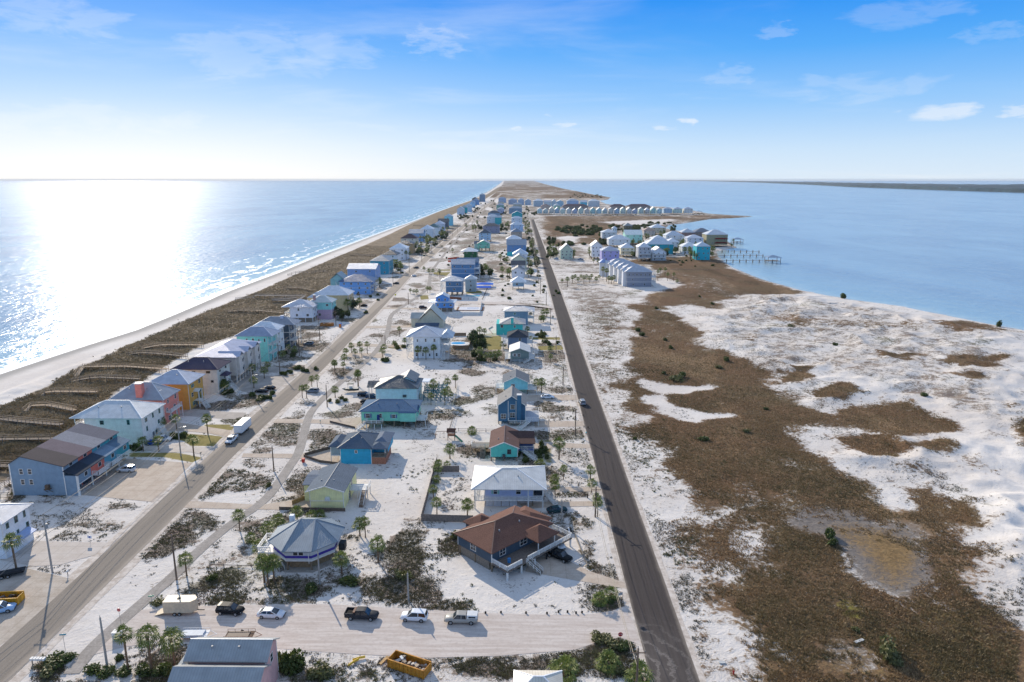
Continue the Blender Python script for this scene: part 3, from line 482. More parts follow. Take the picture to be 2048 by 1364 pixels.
# ---------------------------------------------------------------- roads, path, drives
def asphalt(c1, c2, tracks):
    a = NT('road_surface'); P = a.n('ShaderNodeNewGeometry').outputs['Position']; sp = a.n('ShaderNodeSeparateXYZ'); a.t.links.new(P, sp.inputs[0])
    n1 = a.noise(.25, 5, .65, P); n2 = a.noise(5, 3, .7, P); mp = a.n('ShaderNodeMapping'); mp.inputs['Scale'].default_value = (2.2, .03, 1); a.t.links.new(P, mp.inputs[0]); n3 = a.noise(1., 4, .6, mp.outputs[0])
    c = a.mix(a.step(n3, .3, .7), hexc(c1), hexc(c2)); c = a.mix(a.math('MULTIPLY', a.step(n1, .45, .75), .4), c, hexc(c2)); c = a.mix(a.math('MULTIPLY', a.step(n2, .4, .7), .35), c, tuple(v * 1.4 for v in hexc(c2)))
    x0, w = tracks; u = a.math('ABSOLUTE', a.math('SUBTRACT', sp.outputs[0], x0)); c = a.mix(a.math('MULTIPLY', a.step(a.math('ADD', u, a.math('MULTIPLY', n1, .8)), w - .6, w + .5), .45), c, hexc('#b8aa99'))
    if x0 > 0:                                               # dust swept in arcs off the sand street
        dd = a.math('SQRT', a.math('ADD', a.math('POWER', a.math('SUBTRACT', sp.outputs[0], 16.5), 2.), a.math('POWER', a.math('SUBTRACT', sp.outputs[1], 96.), 2.))); arc = a.math('MULTIPLY', a.step(a.math('SINE', a.math('ADD', a.math('MULTIPLY', dd, 2.6), a.math('MULTIPLY', n1, 14.))), .3, 1.), a.step(n2, .3, .6))
        c = a.mix(a.math('MULTIPLY', a.math('MULTIPLY', a.math('ADD', a.math('MULTIPLY', arc, .6), a.math('MULTIPLY', n1, .35)), a.step(dd, 4., 17., 1., 0.)), .55), c, hexc('#b0a79e'))
    a.base(c); a.rough(.9); a.spec(.2); a.bump(n2, .3, .02); return a.m
def sheet(name, poly, z, mat, kind='structure'):
    o = link(name, MB().mesh(name, mat)); me = bpy.data.meshes.new(name); n = len(poly); cx = sum(p[0] for p in poly) / n; cy = sum(p[1] for p in poly) / n
    import mathutils; tri = mathutils.geometry.tessellate_polygon([[Vector((x, y, 0)) for x, y in poly]]); me.from_pydata([(x, y, z) for x, y in poly], [], [tuple(t) for t in tri]); me.materials.append(mat); me.update(); o.data = me
    for p in me.polygons:
        if p.normal.z < 0: p.flip()
    return tag(o, None, None, None, kind)
def strip(name, cl, w, z, mat):
    m = MB(); n = len(cl); L = []
    for i, (x, y) in enumerate(cl):
        a = cl[max(i - 1, 0)]; b = cl[min(i + 1, n - 1)]; d = Vector((b[0] - a[0], b[1] - a[1])).normalized(); ww = w[i] if isinstance(w, list) else w
        L.append(((x - d.y * ww / 2 * -1, y - d.x * ww / 2), (x - d.y * ww / 2, y + d.x * ww / 2)))
    b = m.vs([(*q, z) for p in L for q in p])
    for i in range(n - 1): k = b + 2 * i; m.face([k, k + 2, k + 3, k + 1])
    o = m.build(name, mat)
    for p in o.data.polygons:
        if p.normal.z < 0: p.flip()
    return tag(o, None, None, None, 'structure')
ML = asphalt('#7d7469', '#8d8377', (-82.4, 3.6)); MR = asphalt('#3d3733', '#4a4340', (23.8, 4.0))
shm = NT('sandy_verge'); P = shm.n('ShaderNodeNewGeometry').outputs['Position']; shm.base(shm.mix(shm.step(shm.noise(.6, 6, .7, P), .35, .65), hexc('#b3a596'), hexc('#d8cdc0'))); shm.rough(.95); shm.bump(shm.noise(2.5, 4, .7, P), .5, .08)
def seg(pts, step=12):
    out = []
    for (a, b), (c, d) in zip(pts[:-1], pts[1:]):
        n = max(1, int(math.hypot(c - a, d - b) / step)); out += [(a + (c - a) * i / n, b + (d - b) * i / n) for i in range(n)]
    return out + [pts[-1]]
road_l = [(-81.9, 60), (-81.9, 110), (-82.3, 146), (-83.3, 182), (-83.4, 270), (-84.8, 340), (-85.8, 393), (-91, 560), (-92.5, 922), (-97, 1500), (-101, 2647), (-104, 3900)]
road_r = [(23.9, 40), (23.9, 127), (23.9, 290), (23.6, 508), (22.5, 900), (21.3, 1357)]
_sl, _sr = seg(road_l, 4), seg(road_r, 4); _jr = random.Random(2); jit = lambda n, w, a: [w + a * (math.sin(i * .37) * .4 + _jr.uniform(-.6, .6)) for i in range(n)]
strip('main_road_verge', _sl, jit(len(_sl), 10.6, 1.0), .03, shm.m)
strip('side_road_verge', _sr, jit(len(_sr), 9.6, 1.0), .03, shm.m)
strip('main_road', _sl, jit(len(_sl), 7.15, .16), .055, ML); strip('side_road', _sr, jit(len(_sr), 7.5, .12), .055, MR)
def conc(c1, c2, joint=3.0):
    k = ('conc', c1)
    if k in MATS: return MATS[k]
    a = NT('concrete_paving'); P = a.n('ShaderNodeNewGeometry').outputs['Position']; sp = a.n('ShaderNodeSeparateXYZ'); a.t.links.new(P, sp.inputs[0]); n1 = a.noise(.3, 6, .7, P); n2 = a.noise(2.5, 4, .7, P)
    c = a.mix(a.step(n1, .35, .68), hexc(c1), hexc(c2)); c = a.mix(a.math('MULTIPLY', a.step(n2, .4, .7), .25), c, hexc('#dcd2c6'))
    j = None
    for ax in (0, 1):
        f = a.math('LESS_THAN', a.math('FRACT', a.math('MULTIPLY', sp.outputs[ax], 1 / joint)), .03); j = f if j is None else a.math('MAXIMUM', j, f)
    c = a.mix(a.math('MULTIPLY', j, .35), c, hexc('#6b6259')); a.base(c); a.rough(.9); a.spec(.2); MATS[k] = a.m; return a.m
CB = conc('#b5a390', '#c5b6a4'); CG = conc('#a39a90', '#b7aea4'); CW = conc('#bfb3a6', '#cdc3b8')
path = [(142, 1348), (187, 1293), (243, 1242), (297, 1195), (350, 1150), (385, 1112), (459, 1049), (526, 1006), (556, 968), (585, 924), (598, 907), (613, 846), (622, 822), (652, 791), (690, 757), (742, 716), (769, 680), (778, 655), (779, 636), (788, 624), (826, 600), (855, 579), (860, 562), (860, 546), (880, 520), (898, 497), (920, 471), (945, 447), (965, 425)]
pw = [G(*p) for p in path]
def smooth(p, it=2):
    for _ in range(it):
        q = [p[0]]
        for a, b in zip(p[:-1], p[1:]): q += [(a[0] * .75 + b[0] * .25, a[1] * .75 + b[1] * .25), (a[0] * .25 + b[0] * .75, a[1] * .25 + b[1] * .75)]
        p = q + [p[-1]]
    return p
strip('bike_path', smooth(pw), 2.5, .066, conc('#8f8880', '#a39b92', 4.))
sandst = NT('packed_sand_street'); P = sandst.n('ShaderNodeNewGeometry').outputs['Position']; mp = sandst.n('ShaderNodeMapping'); mp.inputs['Scale'].default_value = (.12, 1.3, 1); sandst.t.links.new(P, mp.inputs[0])
n1 = sandst.noise(1., 5, .65, mp.outputs[0], .5); n2 = sandst.noise(1.5, 6, .7, P); sc_ = sandst.mix(sandst.step(n1, .35, .65), hexc('#c0b2a6'), hexc('#d3c8bd')); sandst.base(sandst.mix(sandst.math('MULTIPLY', sandst.step(n2, .45, .75), .5), sc_, hexc('#a6988c'))); sandst.rough(.95); sandst.bump(n2, .4, .06)
SS = sandst.m
PAVED = []
def psheet(name, px, z, mat): PAVED.append([G(*p) for p in px]); return sheet(name, [G(*p) for p in px], z, mat)
psheet('sand_street', [(178, 1312), (232, 1245), (262, 1222), (300, 1218), (420, 1212), (640, 1208), (860, 1220), (960, 1226), (1100, 1230), (1180, 1229), (1225, 1222), (1250, 1212), (1264, 1240), (1282, 1290), (1240, 1275), (1200, 1283), (1150, 1300), (1000, 1312), (860, 1316), (700, 1308), (560, 1298), (480, 1290), (330, 1282), (240, 1296)], .038, SS)
psheet('parking_lot', [(0, 1150), (45, 1135), (110, 1150), (170, 1165), (120, 1205), (60, 1245), (0, 1292), (-80, 1340), (-80, 1180)], .042, conc('#ab9d8c', '#c0b4a5'))
for nm, px, mt in [('parking_lot', Z([(690, 1150), (1290, 1210), (1480, 1040), (1640, 880), (1090, 842), (1000, 900)], 0, 720, 4.263), CB),
        ('parking_lot', Z([(1070, 985), (1300, 1000), (1755, 1010), (1600, 1110), (1440, 1240), (1300, 1200), (1030, 1130), (870, 1090), (880, 1030)], 260, 560, 5.247), CG),
        ('driveway', Z([(1240, 530), (1500, 530), (1961, 600), (1961, 665), (1780, 625), (1500, 600), (1250, 612)], 0, 720, 4.263), CB), ('driveway', Z([(1240, 700), (1400, 740), (1560, 700), (1600, 735), (1740, 745), (1860, 738), (1930, 700), (1760, 815), (1620, 785), (1390, 790), (1240, 770)], 0, 720, 4.263), CW),
        ('driveway', Z([(1540, 410), (1961, 445), (2090, 470), (2000, 505), (1880, 500), (1490, 470)], 0, 720, 4.263), CG), ('driveway', [(0, 1120), (0, 1082), (60, 1078), (72, 1082), (172, 1085), (215, 1085), (190, 1110), (120, 1130), (70, 1133)], CW),
        ('driveway', [(370, 1002), (400, 1003), (520, 1010), (575, 1002), (622, 994), (624, 1022), (560, 1020), (400, 1017), (352, 1015)], CB), ('driveway', [(487, 907), (600, 908), (650, 898), (678, 894), (678, 926), (650, 927), (600, 917), (483, 915)], CB),
        ('driveway', [(553, 838), (640, 839), (735, 834), (740, 856), (710, 857), (672, 850), (640, 847), (546, 846)], CB), ('driveway', [(1030, 795), (1062, 790), (1155, 790), (1160, 800), (1062, 803), (1032, 805)], CB), ('driveway', [(1070, 842), (1170, 842), (1176, 853), (1070, 855)], CB), ('driveway', [(1062, 886), (1090, 884), (1182, 889), (1186, 897), (1100, 896), (1080, 905), (1066, 900)], CB),
        ('driveway', [(1075, 975), (1198, 974), (1204, 983), (1076, 984)], CB), ('driveway', [(1040, 1008), (1100, 1003), (1200, 1003), (1208, 1012), (1110, 1014), (1045, 1018)], CB), ('driveway', [(1060, 1118), (1110, 1112), (1140, 1123), (1180, 1143), (1248, 1165), (1254, 1178), (1215, 1172), (1120, 1155), (1050, 1143)], CB),
        ('driveway', Z([(0, 440), (150, 445), (310, 450), (280, 490), (0, 470)], 420, 720, 4.263), CG), ('driveway', [(700, 686), (770, 689), (812, 690), (812, 697), (770, 694), (695, 693)], CB), ('driveway', [(700, 706), (770, 707), (766, 716), (690, 715)], CB), ('driveway', [(733, 652), (820, 651), (820, 655), (731, 657)], CB), ('driveway', [(767, 615), (840, 616), (866, 619), (866, 622), (840, 619), (763, 618)], CB),
        ('driveway', [(1125, 620), (1010, 604), (900, 602), (900, 606), (1010, 609), (1108, 613)], SS), ('driveway', [(540, 745), (600, 742), (560, 735), (530, 730), (515, 737)], CG)]:
    DZ = globals().get('DZ', 0) + 1; psheet(nm, px, .042 + .004 * (DZ % 5), mt)
# ---------------------------------------------------------------- houses
WHITE_T = paint('#e6e4de'); CONC = paint('#a8a196', .9); DARK = paint('#23262a', .7); PILE = wood('#8a7a66'); GREYW = wood('#8f877b'); GLASS = glass()
_wm = {}; DIMS = {}; RIMG = paint('#9a9c9e', .5)
def window(par, x, z, w, h, face, D, W, frame=None, shut=None, round_=False, far=False):
    # face F front (y=0), B back, R right (+x), L left; x runs along the face
    fm = frame or WHITE_T
    key = (round(w, 2), round(h, 2), fm, round_, far, shut)
    if key not in _wm:
        m = MB(); t = .09
        if round_:
            n = 12; ro = [(math.cos(a) * (w / 2 + t), -.06, math.sin(a) * (h / 2 + t) + h / 2) for a in [2 * math.pi * i / n for i in range(n)]]; m.loft([[(p[0], 0.02, p[2]) for p in ro], ro])
            g = MB(); ri = [(math.cos(a) * w / 2, -.075, math.sin(a) * h / 2 + h / 2) for a in [2 * math.pi * i / n for i in range(n)]]; g.face([g.vs(ri) + i for i in range(n)])
        else:
            m.box(-w / 2 - t, w / 2 + t, -.06, .02, h, h + t).box(-w / 2 - t, w / 2 + t, -.07, .02, -t, 0).box(-w / 2 - t, -w / 2, -.06, .02, 0, h).box(w / 2, w / 2 + t, -.06, .02, 0, h).box(-w / 2, w / 2, -.055, .0, h / 2 - .03, h / 2 + .03)
            if w > 1.3: m.box(-.03, .03, -.056, 0, 0, h)
            g = MB(); g.box(-w / 2, w / 2, -.035, -.01, 0, h)
        if far: 
            k = len(m.f); b = len(m.v); m.v += g.v; m.f += [tuple(i + b for i in f) for f in g.f]; m.mi += [1] * len(g.f); _wm[key] = (m.mesh('window', [fm, GLASS]), None, None)
        else:
            sm = None
            if shut:
                sm = MB().box(-.2, .2, -.08, .01, -.02, h + .02).mesh('shutter', shut)
            _wm[key] = (m.mesh('window', fm), g.mesh('pane', GLASS), sm)
    me, gm, sm = _wm[key]
    loc, rz = {'F': ((x, 0, z), 0), 'B': ((x, D, z), math.pi), 'R': ((W / 2, x, z), math.pi / 2), 'L': ((-W / 2, x, z), -math.pi / 2)}[face]
    o = link('window', me, par, loc, rz)
    if gm: link('pane', gm, o)
    if sm:
        for sx in (-1, 1): link('shutter', sm, o, (sx * (w / 2 + .32), 0, 0))
    return o
def rail(m, pts, z, h=1.0, w=.06, bal=.0, bars=3):
    for (x0, y0), (x1, y1) in zip(pts[:-1], pts[1:]):
        L = math.hypot(x1 - x0, y1 - y0)
        for k in range(bars): zz = z + h * (k + 1) / bars; m.bar((x0, y0, zz), (x1, y1, zz), w if k < bars - 1 else w * 1.5)
        n = max(1, int(L / 1.6))
        for i in range(n + 1): m.box(x0 + (x1 - x0) * i / n - .05, x0 + (x1 - x0) * i / n + .05, y0 + (y1 - y0) * i / n - .05, y0 + (y1 - y0) * i / n + .05, z, z + h)
        if bal:
            n = int(L / bal)
            for i in range(n): t = (i + .5) / n; m.box(x0 + (x1 - x0) * t - .02, x0 + (x1 - x0) * t + .02, y0 + (y1 - y0) * t - .02, y0 + (y1 - y0) * t + .02, z + .1, z + h)
def stairs(par, p0, p1, w, mat, rmat=None):                   # from the top p0 down to p1
    p0, p1 = Vector(p0), Vector(p1); d = p1 - p0; f = Vector((d.x, d.y, 0)); L = f.length; f = f.normalized(); s = Vector((-f.y, f.x, 0)) * w / 2; n = max(3, int(abs(d.z) / .19)); m = MB()
    for i in range(n):
        c = p0 + d * ((i + .5) / n); t = L / n / 2 + .03; a = c - f * t; b = c + f * t; q = m.vs([a - s, b - s, b + s, a + s] + [v - Vector((0, 0, .05)) for v in (a - s, b - s, b + s, a + s)])
        for fc in ((0, 1, 2, 3), (7, 6, 5, 4), (0, 4, 5, 1), (1, 5, 6, 2), (2, 6, 7, 3), (3, 7, 4, 0)): m.face([q + k for k in fc])
    for sg in (-1, 1): m.bar(p0 + s * sg - Vector((0, 0, .1)), p1 + s * sg, .08, .26)
    o = m.build('stairs', mat, par); r = MB()
    for sg in (-1, 1):
        for hh in (.5, .95): r.bar(p0 + s * sg + Vector((0, 0, hh)), p1 + s * sg + Vector((0, 0, hh)), .06)
        for k in range(5): c = p0 + d * (k / 4) + s * sg; r.bar(c, c + Vector((0, 0, .95)), .07)
    r.build('handrail', rmat or mat, o); return o
def roof_mesh(kind, x0, x1, y0, y1, z, rise, hl=None, th=.16):
    m = MB(); W_, D_ = x1 - x0, y1 - y0; cx, cy = (x0 + x1) / 2, (y0 + y1) / 2
    def slab(q):                                              # roof plane given thickness downwards
        n = len(q); b = m.vs(list(q) + [(p[0], p[1], p[2] - th) for p in q]); m.face([b + i for i in range(n)]); m.face([b + n + i for i in reversed(range(n))])
        for i in range(n): j = (i + 1) % n; m.face([b + i, b + n + i, b + n + j, b + j])
    A, B, C_, D4 = (x0, y0, z), (x1, y0, z), (x1, y1, z), (x0, y1, z); t = z + rise
    if kind == 'hip':
        if W_ >= D_: h = (W_ - D_) / 2 * (hl if hl is not None else 1); R1, R2 = (cx - h, cy, t), (cx + h, cy, t); fs = [(A, B, R2, R1), (C_, D4, R1, R2), (B, C_, R2), (D4, A, R1)]
        else: h = (D_ - W_) / 2 * (hl if hl is not None else 1); R1, R2 = (cx, cy - h, t), (cx, cy + h, t); fs = [(A, B, R1), (B, C_, R2, R1), (C_, D4, R2), (D4, A, R1, R2)]
        if abs(h) < .05: fs = [(A, B, R1), (B, C_, R1), (C_, D4, R1), (D4, A, R1)]
        # closed solid: sloped faces + soffit + fascia
        pts = [A, B, C_, D4]; b = m.vs(pts + [(p[0], p[1], p[2] - th) for p in pts]); idx = {p: b + i for i, p in enumerate(pts)}
        for R in (R1, R2):
            if R not in idx: idx[R] = m.vs([R])
        for f in fs: m.face([idx[p] for p in f])
        m.face([b + 7, b + 6, b + 5, b + 4])
        for i in range(4): j = (i + 1) % 4; m.face([b + i, b + 4 + i, b + 4 + j, b + j])
    elif kind == 'gy': slab([A, (cx, y0, t), (cx, y1, t), D4][::-1]); slab([(cx, y0, t), B, C_, (cx, y1, t)][::-1])
    elif kind == 'gx': slab([A, B, (x1, cy, t), (x0, cy, t)]); slab([(x0, cy, t), (x1, cy, t), C_, D4])
    elif kind == 'shedR': slab([(x0, y0, t), B, C_, (x0, y1, t)])
    elif kind == 'shedF': slab([A, B, (x1, y1, t), (x0, y1, t)])
    elif kind == 'shedL': slab([A, (x1, y0, t), (x1, y1, t), D4])
    else: m.box(x0, x1, y0, y1, z - th, z + .15)
    return m
def fix(o):                                                   # outward normals
    import bmesh; bm = bmesh.new(); bm.from_mesh(o.data); bmesh.ops.recalc_face_normals(bm, faces=bm.faces); bm.to_mesh(o.data); bm.free(); return o
def house(name, label, short, px, wall, roofc, he=None, ye=None, D=11, rise=2, roof='hip', yk=None, yr=None, stilt=0, wall2=None, zsplit=None, floors=None, nF=3, nR=3, nL=0, hl=None, ov=.6, porch=(), cat='house', mat_r='m', group=None, win_h=1.3, trim=True, enc=None, chimney=None, rot=0, extra=None, frame=None, shut=None, ww=1.0, dr=True, band=False, roundtop=False, z0=0, vert=False, cupola=None):
    if len(px) == 4: cx, y0, Wd, yb = px                       # metres: centre of the front, width
    else: xl, xr_, yb = px; A = G(xl, yb); B = G(xr_, yb); Wd = B[0] - A[0]; cx = (A[0] + B[0]) / 2; y0 = A[1]
    far = y0 > 420; vfar = y0 > 900
    h = he if he is not None else hgt(yb, ye)
    if yk: D = max(4, depth_of(yb, yk, h) - 2 * ov * .5)
    if yr: rise = max(.6, hgt_at(y0 + (0 if roof == 'gy' else D / 2), yr) - h)
    T = thing(name, (cx, y0, z0), label, cat, group, rot)
    if isinstance(wall, str): wall = desat(wall, .12, .05)
    roofc = desat(roofc, .68 if mat_r == 'm' else .1, .16 if mat_r == 'm' else .05)
    if short: landmark(cx, y0 + D / 2, short)
    wm = siding(wall, vert) if not isinstance(wall, bpy.types.Material) else wall; w2 = siding(wall2) if wall2 else None
    rm = {'m': metal_roof, 's': shingle}[mat_r](roofc)
    top = h; zs = stilt
    def shell(z0_, z1_, gable):
        m = MB()
        if not gable: m.box(-Wd / 2, Wd / 2, 0, D, z0_, z1_)
        elif roof == 'gy': m.loft([[(-Wd / 2, y, z0_), (Wd / 2, y, z0_), (Wd / 2, y, z1_), (0, y, z1_ + rise * (Wd / 2) / (Wd / 2 + ov) - .1), (-Wd / 2, y, z1_)] for y in (D, 0)])
        else: m.loft([[(x, 0, z0_), (x, D, z0_), (x, D, z1_), (x, D / 2, z1_ + rise * (D / 2) / (D / 2 + ov) - .1), (x, 0, z1_)] for x in (-Wd / 2, Wd / 2)])
        return m
    g = roof in ('gx', 'gy')
    zg = h - .08
    if w2 and zsplit: fix(shell(zsplit, zg, g).build('wall', wm, T)); MB().box(-Wd / 2 + .012, Wd / 2 - .012, .012, D - .012, zs, zsplit).build('lower_wall', w2, T)
    else: fix(shell(zs, zg, g).build('wall', wm, T))
    ex = extra or (0, 0, 0, 0)                                # roof reaches further: left, right, front, back
    rf = fix(roof_mesh(roof, -Wd / 2 - ov - ex[0], Wd / 2 + ov + ex[1], -ov - ex[2], D + ov + ex[3], h, rise, hl).build('roof', [rm], T))
    if y0 < 430:
        X0, X1, Y0, Y1 = -Wd / 2 - ov - ex[0], Wd / 2 + ov + ex[1], -ov - ex[2], D + ov + ex[3]; W_, D_ = X1 - X0, Y1 - Y0; mx, my = (X0 + X1) / 2, (Y0 + Y1) / 2; hs = hl if hl is not None else 1; t = h + rise + .02; cm = paint(desat(roofc, .3, .35 if mat_r == 'm' else .12), .5)
        if roof == 'hip':
            k = abs(W_ - D_) / 2 * hs; R1, R2 = ((mx - k, my, t), (mx + k, my, t)) if W_ >= D_ else ((mx, my - k, t), (mx, my + k, t))
            ln = [((X0, Y0, h), R1), ((X1, Y0, h), R2 if W_ >= D_ else R1), ((X1, Y1, h), R2), ((X0, Y1, h), R1 if W_ >= D_ else R2)] + ([(R1, R2)] if k > .3 else [])
        else: ln = [((mx, Y0, t), (mx, Y1, t))] if roof == 'gy' else [((X0, my, t), (X1, my, t))]
        for a_, b_ in ln: MB().bar(a_, b_, .2, .07).build('ridge_cap', cm, T)
        if y0 < 250:
            for q in (.3, .62): MB().box(X0 + W_ * q - .12, X0 + W_ * q + .12, Y0 + D_ * .3 - .12, Y0 + D_ * .3 + .12, h + rise * .35, h + rise * .62 + .3).build('roof_vent', RIMG, T)
    if roof == 'gy' and not vfar:
        t = h + rise; a = Wd / 2 + ov
        for yy in (-ov - ex[2] - .04, ):
            for sx in (-1, 1): MB().bar((sx * (a + (ex[1] if sx > 0 else ex[0])), yy, h - .1), (((ex[1] - ex[0]) / 2), yy, t - .08), .07, .22).build('fascia', WHITE_T, T)
    if trim and not vfar:
        if not far or y0 < 700:
            for sx in (-1, 1):
                for yy in (.03, D - .03): post('corner_board', WHITE_T, T, sx * (Wd / 2 - .03), yy, zs, h - .1, .14)
        if band:
            e = .035
            for zf in (floors or [zs, zs + (h - zs) / 2])[1:]: MB().box(-Wd / 2 - e, Wd / 2 + e, -e - .004, D + e + .004, zf - .12, zf + .12).build('trim_band', WHITE_T, T)
    fl = floors or ([zs] if h - zs < 4.2 else [zs, zs + (h - zs) / 2] if h - zs < 7.4 else [zs, zs + (h - zs) / 3, zs + 2 * (h - zs) / 3])
    fh = (h - fl[-1]) if len(fl) == 1 else fl[1] - fl[0]
    for k, zf in enumerate(fl):
        zz = zf + (fh - win_h) * .5
        for face, n, L, off in (('F', nF, Wd, -Wd / 2), ('R', nR, D, 0), ('L', nL, D, 0)):
            nn = n[min(k, len(n) - 1)] if isinstance(n, (list, tuple)) else n
            for i in range(nn):
                x = off + L * (i + .5 + .12 * math.sin(7 * i + 3 * k + cx)) / nn; w = ww * (1, .8, 1.25)[(i * 2 + k + int(cx)) % 3]
                window(T, x, zz, w, win_h * (1, 1, .8)[(i + k) % 3], face, D, Wd, frame, shut if (i + k) % 2 == 0 else None, roundtop, far)
    if dr and not far and nR: 
        d = MB(); d.box(Wd / 2 - .01, Wd / 2 + .06, D * .45 - .5, D * .45 + .5, fl[-1] + .02 if stilt else fl[0] + .02, (fl[-1] if stilt else fl[0]) + 2.1); dd = d.build('door', paint('#6d7a80'), T); MB().box(Wd / 2 + .05, Wd / 2 + .1, D * .45 + .34, D * .45 + .4, (fl[-1] if stilt else fl[0]) + 1.0, (fl[-1] if stilt else fl[0]) + 1.15).build('handle', paint('#b0a890', .3, metal=1), dd)
    if stilt > .8:
        pm = PILE if enc is None else paint('#d8d6d0'); nx = max(2, int(Wd / 3.2) + 1); ny = max(2, int(D / 4) + 1)
        if vfar: nx, ny = 3, 2
        if enc:                                               # latticed or boarded storage under the house
            MB().box(-Wd / 2 + .4, Wd / 2 * (.5 if enc == 'half' else 1) - .4, 1.2, D - .6, 0, stilt - .02).build('ground_enclosure', siding('#c9c9c6' if enc != 'wood' else '#8f8170'), T)
        for i in range(nx):
            for j in range(ny):
                if enc and 0 < i < nx - 1 and j > 0: continue
                post('piling', pm, T, -Wd / 2 + .2 + (Wd - .4) * i / (nx - 1), .2 + (D - .4) * j / (ny - 1), 0, stilt, .3)
    for P in porch:
        side, dep, a, b, lv = P[:5]; op = P[5] if len(P) > 5 else {}
        topz = op.get('top', h - .1); rmz = op.get('rail', WHITE_T); dm = op.get('deck', WHITE_T if not far else WHITE_T)
        if side in 'LR': sx = 1 if side == 'R' else -1; X0, X1 = sorted((sx * Wd / 2, sx * (Wd / 2 + dep))); Y0, Y1 = a * D, b * D; pts = [(sx * Wd / 2, Y0), (sx * (Wd / 2 + dep - .06), Y0), (sx * (Wd / 2 + dep - .06), Y1), (sx * Wd / 2, Y1)]
        elif side == 'F': X0, X1 = -Wd / 2 + a * Wd, -Wd / 2 + b * Wd; Y0, Y1 = -dep, 0; pts = [(X0, 0), (X0, -dep + .06), (X1, -dep + .06), (X1, 0)]
        else: X0, X1 = -Wd / 2 + a * Wd, -Wd / 2 + b * Wd; Y0, Y1 = D, D + dep; pts = [(X0, D), (X0, D + dep - .06), (X1, D + dep - .06), (X1, D)]
        for zf in lv:
            dk = MB().box(X0 + .003, X1 - .003, Y0 + .003, Y1 - .003, zf - .26, zf).build('deck', dm, T); r = MB(); rail(r, pts, zf, 1.0, .055, 0 if far else .45, 3 if not far else 2); r.build('railing', rmz, dk)
        base = op.get('from', 0); L = (Y1 - Y0) if side in 'LR' else (X1 - X0); n = max(2, int(L / 3.4) + 1)
        if vfar: n = 2
        for i in range(n):
            t = i / (n - 1)
            if side in 'LR': post('post', rmz, T, (X1 - .12 if side == 'R' else X0 + .12), Y0 + .12 + (Y1 - Y0 - .24) * t, base, topz, .2)
            else: post('post', rmz, T, X0 + .12 + (X1 - X0 - .24) * t, (Y0 + .12 if side == 'F' else Y1 - .12), base, topz, .2)
    if chimney:
        x, y, w, top_, cc = chimney; ch = MB().box(x - w / 2, x + w / 2, y - w / 2, y + w / 2, h - .2, top_).build('chimney', siding(cc), T); MB().box(x - w / 2 - .15, x + w / 2 + .15, y - w / 2 - .15, y + w / 2 + .15, top_, top_ + .25).build('chimney_cap', WHITE_T, ch)
    if cupola:
        x, y, w, hc, rc = cupola; cu = MB().box(x - w / 2, x + w / 2, y - w / 2, y + w / 2, h, h + hc).build('cupola', wm, T)
        for i in (-1, 1): link('window', wingwin(), cu, (x + i * w / 4, y - w / 2, h + hc * .45))
        fix(roof_mesh('hip', x - w / 2 - .5, x + w / 2 + .5, y - w / 2 - .5, y + w / 2 + .5, h + hc, rc).build('cupola_roof', rm, cu))
    DIMS[T] = (Wd, D, h, rise)
    return T
def hgt_at(dist, py): return HCAM - dist * math.tan(PITCH + math.atan((py - 682) / FPX))
def dims(T): return DIMS[T]
def wingwin():
    k = ('w', 1)
    if k not in _wm: m = MB().box(-.55, .55, -.06, .0, -.08, 1.28); m.cur = 1; m.box(-.45, .45, -.075, -.01, 0, 1.2); _wm[k] = (m.mesh('window', [WHITE_T, GLASS]), None, None)
    return _wm[k][0]
def wing(T, kind, x0, x1, y0, y1, z0, z1, rise, wall, roofc, mat_r='m', ov=.4, nF=0, solid=True, hl=None):   # a second roofed volume of the same house
    wall = desat(wall, .12, .05); roofc = desat(roofc, .68 if mat_r == 'm' else .1, .16 if mat_r == 'm' else .05)
    if solid:
        m = MB()
        if kind == 'gy': m.loft([[(x0, y, z0), (x1, y, z0), (x1, y, z1 - .08), ((x0 + x1) / 2, y, z1 + rise * .82), (x0, y, z1 - .08)] for y in (y1, y0)])
        elif kind == 'gx': m.loft([[(x, y0, z0), (x, y1, z0), (x, y1, z1 - .08), (x, (y0 + y1) / 2, z1 + rise * .82), (x, y0, z1 - .08)] for x in (x0, x1)])
        else: m.box(x0, x1, y0, y1, z0, z1 - .08)
        fix(m.build('wing_wall', siding(wall), T))
    fix(roof_mesh(kind, x0 - ov, x1 + ov, y0 - ov, y1 + ov, z1, rise, hl).build('wing_roof', {'m': metal_roof, 's': shingle}[mat_r](roofc), T))
    for i in range(nF):
        link('window', wingwin(), T, (x0 + (x1 - x0) * (i + .5) / nF, y0, z0 + (z1 - z0) * .4))
# ---------------------------------------------------------------- the houses, nearest first
H = house
METB, METL, METG = '#6f8296', '#a9b8c6', '#55606c'
# -- bottom edge
T = H('beach_house', 'pink gabled house with grey-blue ribbed metal roofs at the bottom edge', 'pink metal-roofed house', (-43.0, 89.0, 11.4, 1364), '#d9a9a4', '#8294a4', he=6.4, D=4.6, rise=1.7, roof='gx', ov=.5, nF=0, nR=0, dr=False, floors=[0, 3.2])
window(T, 2.3, 4.4, .9, 1.3, 'R', 4.6, 11.4); wing(T, 'gx', -6.3, 6.1, -4.6, -.2, 0, 5.5, 1.5, '#d9a9a4', '#8294a4'); wing(T, 'gy', -7.0, -5.4, -1.4, 2.6, 0, 5.4, .8, '#d9a9a4', '#8b9cab', ov=.3)
T = H('beach_house', 'low house with pale cream metal hip roof cut by the bottom edge', 'cream-roofed house', (2.7, 85.2, 6.0, 1364), '#cfc4b0', '#c9bba4', he=3.9, D=4.6, rise=1.3, nF=0, nR=0, dr=False)
